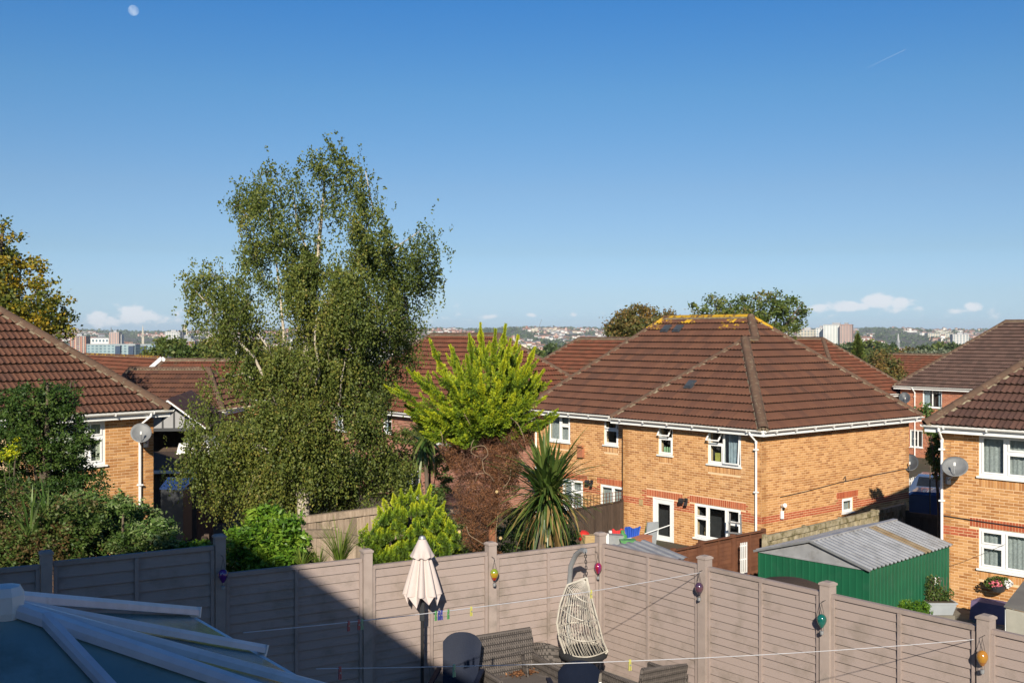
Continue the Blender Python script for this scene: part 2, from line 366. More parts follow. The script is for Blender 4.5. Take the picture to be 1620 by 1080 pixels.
# foliage: per-leaf colours
def leafmat(name, cols, trans=.3, rough=.55, spec=.35):
    n = len(cols)
    M(name, cols[n//2], cols[max(0, n//2-1)], 3, rough, trans=trans, spec=spec, rnd=[(i/(n-1), c) for i, c in enumerate(cols)])
leafmat('leaf_birch', [(.018, .036, .008), (.055, .088, .017), (.115, .15, .028), (.18, .20, .038), (.30, .25, .055), (.25, .14, .045)], .36)
leafmat('leaf_holly', [(.014, .036, .008), (.028, .06, .011), (.05, .092, .016), (.10, .14, .03)], .15, .5, .25)
leafmat('leaf_mixed', [(.02, .045, .009), (.045, .085, .015), (.075, .125, .022), (.12, .16, .04), (.11, .06, .025)], .28)
leafmat('leaf_light', [(.022, .055, .010), (.06, .125, .022), (.14, .22, .05), (.30, .36, .16)], .3)
leafmat('leaf_laurel', [(.025, .07, .008), (.07, .16, .014), (.15, .27, .024), (.27, .38, .045)], .28, .4, .4)
leafmat('leaf_golden', [(.014, .045, .006), (.045, .11, .009), (.17, .25, .011), (.42, .45, .014), (.60, .55, .018), (.68, .58, .03)], .2, .6)
leafmat('leaf_golden_brown', [(.018, .055, .008), (.06, .14, .010), (.20, .29, .014), (.42, .46, .02), (.52, .50, .03), (.28, .12, .03)], .22, .6)
leafmat('leaf_maple', [(.022, .04, .008), (.055, .08, .012), (.12, .14, .018), (.30, .24, .02), (.42, .27, .02)], .35)
leafmat('leaf_tree', [(.03, .06, .012), (.065, .105, .02), (.11, .15, .03), (.17, .19, .045), (.22, .15, .05)], .32)
leafmat('leaf_autumn', [(.05, .07, .018), (.085, .10, .026), (.14, .12, .035), (.22, .13, .04), (.30, .17, .04)], .3)
leafmat('leaf_far', [(.028, .05, .018), (.045, .075, .024), (.07, .10, .03), (.10, .12, .04)], .15)
leafmat('leaf_grey', [(.10, .12, .07), (.17, .19, .12), (.24, .25, .17)], .2)
leafmat('leaf_dead', [(.045, .018, .009), (.13, .052, .022), (.23, .10, .042), (.32, .17, .08)], .1, .8)
leafmat('blade_green', [(.03, .065, .014), (.065, .115, .022), (.16, .19, .045)], .25, .4, .5)
leafmat('blade_straw', [(.16, .10, .035), (.27, .18, .065), (.36, .26, .10)], .2, .6)
leafmat('grass_blade', [(.08, .14, .02), (.15, .22, .03), (.26, .28, .06)], .3)
M('bark_birch', (.48, .42, .34), (.33, .28, .22), 3, .9, .4, 20, c3=(.10, .075, .055), s3=5, t3=(.56, .62))
M('bark', (.13, .10, .07), (.08, .06, .045), 6, .95, .6, 20)
M('bark_red', (.30, .125, .06), (.20, .08, .042), 6, .9, .6, 20)
M('vine_stem', (.26, .19, .12), (.2, .14, .09), 6, .9)
M('twig_brown', (.12, .062, .038), (.085, .045, .03), 6, .95, vary=.3)
# woven rattan: flat strands in courses with dark gaps
def rattan_nodes(m):
    nt = m.node_tree; N = nt.nodes; L = nt.links; p = N['Principled BSDF']; br = N.new('ShaderNodeTexBrick'); tc = N.new('ShaderNodeTexCoord')
    sx = N.new('ShaderNodeSeparateXYZ'); L.new(tc.outputs['Object'], sx.inputs[0]); ad = N.new('ShaderNodeMath'); L.new(sx.outputs[0], ad.inputs[0]); L.new(sx.outputs[1], ad.inputs[1])
    cb = N.new('ShaderNodeCombineXYZ'); L.new(ad.outputs[0], cb.inputs[0]); L.new(sx.outputs[2], cb.inputs[1]); L.new(cb.outputs[0], br.inputs[0])
    br.inputs['Scale'].default_value = 1; br.inputs['Brick Width'].default_value = .034; br.inputs['Row Height'].default_value = .045; br.inputs['Mortar Size'].default_value = .006; br.inputs['Mortar Smooth'].default_value = .3
    br.inputs['Color1'].default_value = (.13, .11, .098, 1); br.inputs['Color2'].default_value = (.085, .073, .066, 1); br.inputs['Mortar'].default_value = (.03, .025, .022, 1)
    fz = N.new('ShaderNodeMath'); fz.operation = 'PINGPONG'; L.new(sx.outputs[2], fz.inputs[0]); fz.inputs[1].default_value = .045
    gt = N.new('ShaderNodeMath'); gt.operation = 'GREATER_THAN'; L.new(fz.outputs[0], gt.inputs[0]); gt.inputs[1].default_value = .036
    hf = N.new('ShaderNodeMath'); hf.operation = 'MULTIPLY'; hf.inputs[1].default_value = .6; L.new(gt.outputs[0], hf.inputs[0])
    mg = N.new('ShaderNodeMixRGB'); L.new(hf.outputs[0], mg.inputs[0]); L.new(br.outputs[0], mg.inputs[1]); mg.inputs[2].default_value = (.165, .14, .125, 1)
    L.new(mg.outputs[0], p.inputs['Base Color']); b_ = N.new('ShaderNodeBump'); b_.inputs['Distance'].default_value = .006; b_.invert = True; L.new(br.outputs['Fac'], b_.inputs['Height']); L.new(b_.outputs[0], p.inputs['Normal'])
rattan_nodes(MATS['rattan'])
m_ = MATS

# ------------------------------------------------------------------ ground
F0 = Vector((1.335, 16.4))                       # corner post of the own fence
FL = norm2(-.861, -.508); FR = norm2(.621, -.783)      # runs of the two fences, away from that corner
NL = (-FL[1]*-1*-1, FL[0]*-1)                     # outward normals
NL = norm2(-.508, .861); NR = norm2(.783, .621)
def beyond(x, y): return max((x-F0.x)*NL[0]+(y-F0.y)*NL[1], (x-F0.x)*NR[0]+(y-F0.y)*NR[1])
def sstep(a, b, t): t = min(1, max(0, (t-a)/(b-a))); return t*t*(3-2*t)
def gz(x, y):
    d = beyond(x, y)
    if d < .12: return -.25
    z = -1.25-.042*min(d, 20)-.018*max(0, min(d, 70)-20)
    z -= 42*sstep(70, 900, d)**.8
    r = x/max(y, 1)
    if y > 1500:
        top = 60+6*math.sin(r*9+1)+4*math.sin(r*23)+2.0*math.sin(r*61)
        z += top*sstep(2300, 5600, y+500*math.sin(r*14+y*.0006))*(1)
        z += 6*math.sin(x*.004+1)*math.sin(y*.003)*sstep(1800, 3000, y)*sstep(6000, 4800, y) if y < 6000 else 0
        z -= 30*sstep(5900, 8500, y)
    return z
def make_ground():
    ys = [-60, -40, -25, -15, -8, -4]+list(np.arange(-2, 50, .75))+list(np.geomspace(50, 9500, 95))
    xs = []
    a = np.concatenate([np.arange(0, 30, .75), np.geomspace(30, 9000, 90)])
    xs = sorted(set([-v for v in a]+list(a)))
    nx = len(xs); v = []; f = []
    for y in ys:
        for x in xs: v.append((x, y, gz(x, y)))
    for j in range(len(ys)-1):
        for i in range(nx-1):
            k = j*nx+i; f.append((k, k+1, k+nx+1, k+nx))
    me = bpy.data.meshes.new('ground'); me.from_pydata(v, [], f); me.materials.append(m_['ground'])
    me.polygons.foreach_set('use_smooth', [True]*len(f)); me.update()
    tag(link('ground', me), kind='structure')
make_ground()
# the own garden's terrace: a raised slab with paving flags
def fp(s, t=0, side='L'):                         # a point s metres along a fence run, t outward
    d, n = (FL, NL) if side == 'L' else (FR, NR)
    return Vector((F0.x+d[0]*s+n[0]*t, F0.y+d[1]*s+n[1]*t))
def make_terrace():
    q = [fp(0, 0), fp(16, 0), Vector((-22, -4)), Vector((-14, -26)), Vector((26, -26)), fp(22, 0, 'R')]
    b = MB(); b.prism([(p.x, p.y, -.6) for p in q], (0, 0, .57))
    o = b.build('terrace', m_['paving_old'], kind='structure')
    n = 0; full = MB(); full.box(-.29, .29, -.29, .29, -.03, 0); fm = full.mesh('paving_slab', m_['paving'])
    ang = math.atan2(FR[1], FR[0])
    for i in range(-2, 12):
        for j in range(1, 13):
            p = F0+Vector(FR)*(i*.6+.3)-Vector(NR)*(j*.6-.25)
            if beyond(p.x, p.y) > -.32: continue
            if p.y < 8.2 or n > 130: continue
            link('paving_slab', fm, o, (p.x, p.y, random.uniform(-.004, .003)), (0, 0, ang+random.uniform(-.008, .008))); n += 1
make_terrace()

# ------------------------------------------------------------------ own fences
def fence_panel_run(root, s_list, side, tops, rows=17):
    d = FL if side == 'L' else FR; n = NL if side == 'L' else NR
    ang = math.atan2(d[1], d[0]); sgn = -1
    for k, (s0, s1) in enumerate(zip(s_list[:-1], s_list[1:])):
        top = tops[k]; a = s0+.072; bb = s1-(.072 if side == 'L' else .10); L = bb-a; mid = (a+bb)/2
        bm = 0.02; hgt = top-.05-bm
        P = lambda s, t: fp(s, t, side)
        c = P(mid, 0)
        def piece(name, lx0, lx1, ly0, ly1, z0, z1, mat='fence_taupe', tilt=0):
            m = MB(); m.rv = random.random()
            cz = (z0+z1)/2
            m.box(lx0-(lx0+lx1)/2, lx1-(lx0+lx1)/2, ly0, ly1, z0-cz, z1-cz)
            # local x runs along the fence, local +y points away from the garden
            o = m.build(name, m_[mat], root)
            q = Vector((c.x, c.y))+Vector(d)*((lx0+lx1)/2)
            o.location = (q.x, q.y, cz)
            flip = ang if side == 'R' else ang+math.pi
            o.rotation_euler = (tilt, random.uniform(-.002, .002), flip)
            return o
        rh = hgt/rows
        for i in range(rows):
            z0 = bm+i*rh
            off = random.uniform(-.003, .003)
            piece('slat', -L/2+.03, L/2-.03, -.012+off, .003+off, z0-.006, z0+rh+.004, tilt=R(-10.5))
        piece('top_rail', -L/2, L/2, -.033, .033, top-.05, top)
        piece('bottom_rail', -L/2, L/2, -.035, .03, -.02, .04)
        for u in (-L/2+.02, 0, L/2-.02):
            piece('batten', u-.021, u+.021, -.042, -.017, .04, top-.052)
def fence_post(root, s, side, top, w=.125):
    p = fp(s, 0, side); d = FL if side == 'L' else FR
    b = MB(); b.box(-w/2, w/2, -w/2, w/2, -.5, top)
    o = b.build('post', m_['fence_post'], root, (p.x, p.y, 0), (0, 0, math.atan2(d[1], d[0])))
    c = MB(); h = w/2+.012; c.box(-h, h, -h, h, 0, .022); c.hexa([(-h, -h, .0222), (h, -h, .0222), (h, h, .0222), (-h, h, .0222), (-.05, -.05, .042), (.05, -.05, .042), (.05, .05, .042), (-.05, .05, .042)])
    c.build('post_cap', m_['fence_post'], o, (0, 0, top+.001))
SP = 1.915
fl = empty('garden_fence', (F0.x, F0.y, 0), label='taupe painted slatted garden fence running left from the corner post behind the parasol', cat='fence')
fl.location = (0, 0, 0)
LS = [0, 1.90, 3.80, 5.76, 7.75, 9.7, 11.6]
fence_panel_run(fl, LS, 'L', [1.88, 1.94, 2.05, 2.41, 2.39, 2.40])
for s, t in zip(LS, [1.99, 2.03, 2.12, 2.50, 2.50, 2.48, 2.48]): fence_post(fl, s, 'L', t)
fr = empty('garden_fence', label='taupe painted slatted garden fence running right from the corner in front of the green shed', cat='fence')
RS = [0, 2.07, 4.04, 6.04, 8.0, 9.9]
fence_panel_run(fr, RS, 'R', [1.875]*5)
for s, t in zip(RS[1:], [1.97, 1.97, 1.97, 1.97, 1.97]): fence_post(fr, s, 'R', t, .14)

# ------------------------------------------------------------------ bricks, tiles, windows
def near_first(root_m, items):
    """order pieces by how large they show: in view and near come first"""
    out = []
    for it in items:
        w = root_m@Vector(it['c'])
        px = 810+FPX*w.x/max(w.y, 1); py = 527-FPX*(w.z-EYE)/max(w.y, 1)
        bad = 0 if (-10 < px < 1630 and py < 1000 and not it.get('hid')) else 1e5
        out.append((bad+w.y+it.get('pen', 0), id(it), it))
    out.sort(key=lambda q: (q[0], q[1])); return [q[2] for q in out]
BRK = {}
def brick_mesh(mat, soldier):
    k = (mat, soldier)
    if k not in BRK:
        b = MB(); b.rv = 0; w, h = (.060, .210) if soldier else (.208, .058)
        n = len(b.v)
        x, z, d = w/2, h/2, .009
        b.v += [(-x, .004, -z), (x, .004, -z), (x, .004, z), (-x, .004, z), (-x, -d, -z), (x, -d, -z), (x, -d, z), (-x, -d, z)]
        b._f([(4, 5, 6, 7), (0, 1, 5, 4), (1, 2, 6, 5), (2, 3, 7, 6), (3, 0, 4, 7)], n)
        BRK[k] = b.mesh('brick', m_[mat])
    return BRK[k]
class Wall:
    """one brick wall of a house, in house coordinates; ox, oy = left end seen from outside, rot = turn of its run"""
    def __init__(s, ox, oy, rot, L, z0, z1, holes=(), bands=(), soldiers=(), mat='brick_buff', lay=True, hid=False, vis=None):
        s.__dict__.update(locals()); s.items = []
        ca, sa = math.cos(rot), math.sin(rot); s.P = lambda x, y, z: (ox+ca*x-sa*y, oy+sa*x+ca*y, z)
        if not lay: return
        zz = z0; k = 0
        x_lo, x_hi = vis or (0, L)
        while zz+.065 <= z1+.001:
            zc = zz+.0325
            iv = [(x_lo, x_hi)]
            for (a, b, c, d) in list(holes)+[(q[0], q[1], q[2], q[2]+.225) for q in soldiers]:
                if c-.02 < zc < d+.01:
                    nv = []
                    for (p, q) in iv:
                        if b <= p or a >= q: nv.append((p, q)); continue
                        if a > p: nv.append((p, a))
                        if b < q: nv.append((b, q))
                    iv = nv
            mt = mat
            for (a, b, c, d) in bands:
                pass
            off = .1125 if k % 2 else 0
            for (p, q) in iv:
                j = math.floor((p-off)/.225)-1
                while True:
                    a = off+j*.225; b = a+.215; j += 1
                    if a >= q: break
                    a2 = max(a, p+.002); b2 = min(b, q-.002)
                    if b2-a2 < .03: continue
                    m = mat; xc = (a2+b2)/2
                    for (ba, bb, bc, bd) in bands:
                        if ba <= xc <= bb and bc <= zc <= bd: m = 'brick_red'
                    s.items.append(dict(c=s.P(xc, 0, zc), w=b2-a2, h=.065, full=(b2-a2 > .2149), mat=m, rot=rot, sol=False, hid=hid))
            zz += .075; k += 1
        for q in soldiers:
            a, b, z = q[:3]; m = q[3] if len(q) > 3 else 'brick_red'
            n = max(1, round((b-a)/.075)); st = (b-a)/n
            for i in range(n):
                s.items.append(dict(c=s.P(a+st*(i+.5), 0, z+.1125), w=.065, h=.215, full=True, mat=m, rot=rot, sol=True, hid=hid))
    def backing(s, b, thick=.24):
        zs = sorted({s.z0-.3, s.z1}|{z for h in s.holes for z in h[2:4]})
        ca, sa = math.cos(s.rot), math.sin(s.rot)
        for za, zb in zip(zs[:-1], zs[1:]):
            zc = (za+zb)/2; iv = [(0, s.L)]
            for (a, c, d, e) in s.holes:
                if d < zc < e:
                    nv = []
                    for (p, q) in iv:
                        if c <= p or a >= q: nv.append((p, q)); continue
                        if a > p: nv.append((p, a))
                        if c < q: nv.append((c, q))
                    iv = nv
            for (p, q) in iv:
                b.hexa([s.P(p, 0, za), s.P(q, 0, za), s.P(q, thick, za), s.P(p, thick, za), s.P(p, 0, zb), s.P(q, 0, zb), s.P(q, thick, zb), s.P(p, thick, zb)])
def lay_bricks(root, walls, limit=300, mortar='mortar'):
    b = MB()
    for w in walls: w.backing(b)
    b.build('wall', m_[mortar], root)
    items = [i for w in walls for i in w.items]
    if not items: return
    rm = Matrix.Translation(root.location)@Euler(root.rotation_euler).to_matrix().to_4x4()
    items = near_first(rm, items); n = 0; rest = {}
    for it in items:
        if n < limit and it['full'] and not it.get('hid'):
            link('brick', brick_mesh(it['mat'], it['sol']), root, it['c'], (0, 0, it['rot'])); n += 1
        else: rest.setdefault(it['mat'], []).append(it)
    mats = sorted(rest); b = MB()
    for k, mt in enumerate(mats):
        b.cur = k
        for it in rest[mt]:
            ca, sa = math.cos(it['rot']), math.sin(it['rot']); x, z = it['w']/2-.0035, it['h']/2-.0035; cx, cy, cz = it['c']; n0 = len(b.v)
            d = .009+random.uniform(-.002, .001)
            for (u, y, w) in [(-x, .004, -z), (x, .004, -z), (x, .004, z), (-x, .004, z), (-x, -d, -z), (x, -d, -z), (x, -d, z), (-x, -d, z)]:
                b.v.append((cx+ca*u-sa*y, cy+sa*u+ca*y, cz+w))
            b._f([(4, 5, 6, 7), (0, 1, 5, 4), (1, 2, 6, 5), (2, 3, 7, 6), (3, 0, 4, 7)], n0)
    if b.f: b.build('brickwork', [m_[q] for q in mats], root, kind='stuff')
NW = 8                                           # samples across one tile: two rolls
def wave(t): return .046*max(0, math.sin(2*math.pi*(2*t)-.4))**.8 if math.sin(2*math.pi*(2*t)-.4) > 0 else 0
TM = {}
def tile_geo(b, c, e, s, n, as_, a_off, g, lift=.052):
    """one tile: as_ = pairs (a at tail, a at head) per sample"""
    n0 = len(b.v); k = len(as_)
    for i, (aa, ah, w) in enumerate(as_):
        p = c+e*aa+n*(w+lift); b.v.append(tuple(p))
        q = c+e*ah+s*(g+.03)+n*(w*.3+.004); b.v.append(tuple(q))
        b.v.append(tuple(c+e*aa+n*(w*.25+lift-.046)))
    b._f([(3*i, 3*i+3, 3*i+4, 3*i+1) for i in range(k-1)], n0)
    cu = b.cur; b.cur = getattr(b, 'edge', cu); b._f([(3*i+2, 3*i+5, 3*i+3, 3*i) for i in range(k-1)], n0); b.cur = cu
def tile_roof(root, planes, mat, limit=300, gauge=.315, tw=.30, vary=None):
    """planes: (polygon, eave direction, hidden) ; tiles laid course by course and cut to the polygon"""
    rm = Matrix.Translation(root.location)@Euler(root.rotation_euler).to_matrix().to_4x4()
    items = []; deck = MB()
    for poly, e, hid in planes:
        P = [Vector(p) for p in poly]; e = Vector(e).normalized(); nn = Vector((0, 0, 0))
        for i in range(len(P)): nn += (P[i]-P[0]).cross(P[(i+1) % len(P)]-P[0])
        nn.normalize()
        if nn.z < 0: nn = -nn
        s = nn.cross(e).normalized()
        if s.z < 0: s = -s
        o = P[0]; A = [((p-o).dot(e), (p-o).dot(s)) for p in P]
        deck.prism([p-nn*.03 for p in P], -nn*.08)
        if hid: continue
        bmin = min(q[1] for q in A); bmax = max(q[1] for q in A)
        def span(b):
            xs = []
            for i in range(len(A)):
                (a0, b0), (a1, b1) = A[i], A[(i+1) % len(A)]
                if abs(b1-b0) < 1e-6:
                    if abs(b-b0) < 1e-3: xs += [a0, a1]
                    continue
                t = (b-b0)/(b1-b0)
                if -1e-6 <= t <= 1+1e-6: xs.append(a0+t*(a1-a0))
            return (min(xs), max(xs)) if xs else None
        r = 0; b = bmin-.02
        while b < bmax-.03:
            g = min(gauge, bmax-b-.01)
            s0 = span(max(b, bmin+1e-4)); s1 = span(min(b+g, bmax-1e-4))
            if not s0 or not s1: b += gauge; r += 1; continue
            lo = min(s0[0], s1[0]); hi = max(s0[1], s1[1])
            off = tw*.5*(r % 2)*0
            j = math.floor((lo-off)/tw)
            while off+j*tw < hi:
                a0 = off+j*tw; j += 1
                full = a0 >= max(s0[0], s1[0]) and a0+tw <= min(s0[1], s1[1]) and g == gauge
                smp = []
                for i in range(NW+1):
                    t = i/NW; a = a0+t*tw*1.0
                    smp.append((min(max(a, s0[0]), s0[1]), min(max(a, s1[0]), s1[1]), wave(t)))
                if max(q[0] for q in smp)-min(q[0] for q in smp) < .01 and max(q[1] for q in smp)-min(q[1] for q in smp) < .01: continue
                c = o+s*b
                items.append(dict(c=tuple(o+e*(a0+tw/2)+s*(b+g/2)), smp=smp, o=c, e=e, s=s, n=nn, a0=a0, g=g, full=full, row=r,
                                  rows=int((bmax-bmin)/gauge), m=(vary(o+e*(a0+tw/2)+s*b) if vary else mat)))
            b += gauge; r += 1
    deck.build('roof', m_['ridge_mortar'], root)
    items = near_first(rm, items); n = 0; rest = {}
    for it in items:
        jit = random.uniform(-.004, .004)
        if n < limit and it['full']:
            k = (it['m'], NW, tw, gauge)
            if k not in TM:
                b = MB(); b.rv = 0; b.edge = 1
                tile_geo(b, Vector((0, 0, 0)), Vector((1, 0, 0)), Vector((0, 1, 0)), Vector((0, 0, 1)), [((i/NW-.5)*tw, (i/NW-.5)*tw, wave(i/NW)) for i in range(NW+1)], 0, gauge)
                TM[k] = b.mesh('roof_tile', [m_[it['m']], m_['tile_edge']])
            o = link('roof_tile', TM[k], root)
            mt = Matrix((it['e'], it['s'], it['n'])).transposed()
            if mt.determinant() < 0:
                mt = Matrix((-it['e'], it['s'], it['n'])).transposed()
            o.location = it['o']+it['e']*(it['a0']+tw/2)+it['n']*jit; o.rotation_euler = mt.to_euler(); n += 1
        else: rest.setdefault(it['m'], []).append(it)
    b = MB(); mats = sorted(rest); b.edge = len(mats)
    for k, mt in enumerate(mats):
        b.cur = k
        for it in rest[mt]: tile_geo(b, it['o']+it['n']*random.uniform(-.004, .004), it['e'], it['s'], it['n'], it['smp'], 0, it['g'])
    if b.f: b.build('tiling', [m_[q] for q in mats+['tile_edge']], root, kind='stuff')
RID = {}
def ridge_line(root, a, b, mat='ridge_tile', r=.13, step=.42, bed=True, vary=None):
    a = Vector(a); b = Vector(b); L = (b-a).length; n = max(1, round(L/step)); d = (b-a)/L
    up = Vector((0, 0, 1)); w = d.cross(up).normalized(); u = w.cross(d).normalized()
    if bed:
        q = MB(); q.hexa([a-w*(r+.02)-u*.06, a+w*(r+.02)-u*.06, a+w*(r*.7)+u*.02, a-w*(r*.7)+u*.02, b-w*(r+.02)-u*.06, b+w*(r+.02)-u*.06, b+w*(r*.7)+u*.02, b-w*(r*.7)+u*.02])
        q.build('mortar_bed', m_['ridge_mortar'], root)
    key = (mat, round(L/n, 3), r)
    for i in range(n):
        mt = mat
        p = a+d*(L*(i+.5)/n)
        if vary: mt = vary(p) or mat
        key = (mt, round(L/n, 2), r)
        if key not in RID:
            m = MB(); st = L/n; k = 8; n0 = 0
            for e_, rr in ((-st/2, r), (st/2+.03, r*.97)):
                for j in range(k+1):
                    t = math.pi*j/k; m.v.append((e_, rr*math.cos(t), rr*.82*math.sin(t)-.02))
            m._f([(j, j+1, k+2+j, k+1+j) for j in range(k)], 0)
            RID[key] = m.mesh('ridge_tile', m_[mt]); RID[key].polygons.foreach_set('use_smooth', [True]*k)
        o = link('ridge_tile', RID[key], root, p+u*.012)
        o.rotation_euler = Matrix((d, -w, u)).transposed().to_euler() if Matrix((d, -w, u)).determinant() > 0 else Matrix((d, w, u)).transposed().to_euler()
def gutter(root, pts, r=.058, brackets=True, out=None):
    """white half-round gutter with a fascia board along the eave points"""
    for a, b in zip(pts[:-1], pts[1:]):
        a = Vector(a); b = Vector(b); d = (b-a).normalized(); w = d.cross(Vector((0, 0, 1))).normalized()
        m = MB(); k = 8; n0 = 0; ring = []
        ring = [(r*math.cos(math.pi+math.pi*j/k), r*math.sin(math.pi+math.pi*j/k)) for j in range(k+1)]
        ring += [(.86*x, .86*y) for x, y in ring[::-1]]
        for p in (a, b):
            for x, y in ring: m.v.append(tuple(p+w*(x+r+.02)+Vector((0, 0, y-.015))))
        kk = len(ring)
        m._f([(j, (j+1) % kk, kk+(j+1) % kk, kk+j) for j in range(kk)]+[tuple(range(kk)), tuple(range(kk, 2*kk))[::-1]], 0)
        g = m.build('gutter', m_['upvc_old'], root)
        f = MB(); f.hexa([a-w*.012-Vector((0, 0, .19)), a+w*.012-Vector((0, 0, .19)), b+w*.012-Vector((0, 0, .19)), b-w*.012-Vector((0, 0, .19)),
                          a-w*.012-Vector((0, 0, .005)), a+w*.012-Vector((0, 0, .005)), b+w*.012-Vector((0, 0, .005)), b-w*.012-Vector((0, 0, .005))])
        f.build('fascia', m_['upvc'], root)
        s = MB(); q = Vector((0, 0, .18)); ww = w*-.30
        s.hexa([a-q-w*.013, b-q-w*.013, b-q+ww, a-q+ww, a-q-w*.013+Vector((0, 0, .012)), b-q-w*.013+Vector((0, 0, .012)), b-q+ww+Vector((0, 0, .012)), a-q+ww+Vector((0, 0, .012))])
        s.build('soffit', m_['soffit'], root)
        if brackets:
            n = int((b-a).length/1.0)
            for i in range(n):
                p = a+(b-a)*((i+.5)/n)+w*(r+.02)
                c = MB(); c.bar(p+Vector((0, 0, -.08))-d*.012, p+Vector((0, 0, -.08))+d*.012, .12, .02); c.bar(p+w*.062+Vector((0, 0, -.045))-d*.012, p+w*.062+Vector((0, 0, -.045))+d*.012, .008, .06)
                c.build('gutter_bracket', m_['upvc'], g)
def downpipe(root, top, base_z, out, wallp):
    """from the gutter outlet at top, swan neck back to the wall point, then down"""
    t = Vector(top); w = Vector(wallp); m = MB()
    m.tube([t, t+Vector((0, 0, -.10)), (w.x, w.y, t.z-.36), (w.x, w.y, base_z)], .036, 10)
    for z in np.arange(t.z-.6, base_z+.2, -1.3): m.obox((w.x, w.y, z), .12, .12, .04)
    for z in (t.z-.34, ): m.tube([(w.x, w.y, z+.02), (w.x, w.y, z-.08)], .043, 10)
    o = m.build('downpipe', m_['upvc'], root); smooth_flat(o)
def window(root, x, y, z, w, h, rot=0, lights=None, curtain='lace', name='window', fr=.055, sill=True, deep=.5, detail=True, vmat='upvc'):
    """x, y = middle of the opening on the wall's outer face, z = bottom; lights: (x0,x1,z0,z1,open degrees) as fractions"""
    f = MB(); y0, y1 = .02, .085
    f.box(-w/2, -w/2+fr, y0, y1, 0, h); f.box(w/2-fr, w/2, y0, y1, 0, h)
    f.box(-w/2+fr, w/2-fr, y0, y1, 0, fr); f.box(-w/2+fr, w/2-fr, y0, y1, h-fr, h)
    lights = lights or [(0, 1, 0, 1, 0)]
    xs = sorted({l[0] for l in lights if l[0] > 0}); 
    for u in xs: f.box(-w/2+u*w-fr/2, -w/2+u*w+fr/2, y0+.001, y1-.001, fr, h-fr)
    for l in lights:
        if l[2] > 0: f.box(-w/2+max(l[0]*w, fr)+.001, -w/2+min(l[1]*w, w-fr)-.001, y0+.002, y1-.002, l[2]*h-fr/2, l[2]*h+fr/2)
    o = f.build(name, m_[vmat], root, (x, y, z), (0, 0, rot))
    for l in lights:
        a = -w/2+(l[0]*w+fr/2 if l[0] > 0 else fr); b = -w/2+(l[1]*w-fr/2 if l[1] < 1 else w-fr)
        c = l[2]*h+fr/2 if l[2] > 0 else fr; d = l[3]*h-fr/2 if l[3] < 1 else h-fr
        t = .038; kind = l[4]
        if kind is not None and detail:
            q = MB(); W_, H_ = b-a, d-c
            q.box(0, t, -.02, .012, -H_, 0); q.box(W_-t, W_, -.02, .012, -H_, 0); q.box(t, W_-t, -.02, .012, -H_, -H_+t); q.box(t, W_-t, -.02, .012, -t, 0)
            sash = q.build('sash', m_[vmat], o, (a, y0+.001, d), (R(-kind), 0, 0))
            g = MB(); 
            ang = R(-kind)
            g.poly([(a+t, .003, -H_+t), (b-t, .003, -H_+t), (b-t, .003, -t), (a+t, .003, -t)])
            g.build('pane', m_['glass'], o, (0, y0+.001, d), (ang, 0, 0))
        else:
            g = MB(); g.poly([(a, .048, c), (b, .048, c), (b, .048, d), (a, .048, d)]); g.build('pane', m_['glass'], o)
    if sill:
        s = MB(); s.box(-w/2-.04, w/2+.04, -.07, .02, -.045, .0); s.build('sill', m_[vmat], o)
    i = MB(); 
    e = .004
    i.poly([(-w/2, deep, 0), (w/2, deep, 0), (w/2, deep, h), (-w/2, deep, h)]); i.poly([(-w/2-e, .08, 0), (-w/2-e, deep, 0), (-w/2-e, deep, h), (-w/2-e, .08, h)])
    i.poly([(w/2+e, deep, 0), (w/2+e, .08, 0), (w/2+e, .08, h), (w/2+e, deep, h)]); i.poly([(-w/2, .08, -e), (w/2, .08, -e), (w/2, deep, -e), (-w/2, deep, -e)])
    i.poly([(-w/2, .08, h+e), (-w/2, deep, h+e), (w/2, deep, h+e), (w/2, .08, h+e)])
    i.build('room', m_['room_dark'], o)
    if curtain:
        spans = {'lace': [(0, 1)], 'sides': [(0, .3), (.78, 1)], 'right': [(.55, 1)], 'blind': [(0, 1)]}[curtain]
        c = MB(); 
        for a, b in spans:
            n = max(6, int((b-a)*w/.035)); n0 = len(c.v)
            for k in range(n+1):
                xx = -w/2+.03+(a+(b-a)*k/n)*(w-.06); yy = .15+.018*math.sin(k*1.9)+.01*math.sin(k*.7)
                c.v += [(xx, yy, .03), (xx, yy, h-.02)]
            c._f([(2*k, 2*k+2, 2*k+3, 2*k+1) for k in range(n)], n0)
        mt = {'lace': 'lace', 'sides': 'curtain', 'right': 'curtain', 'blind': 'blind'}[curtain]
        k = c.build('curtain', m_[mt], o, smooth=True)
    return o
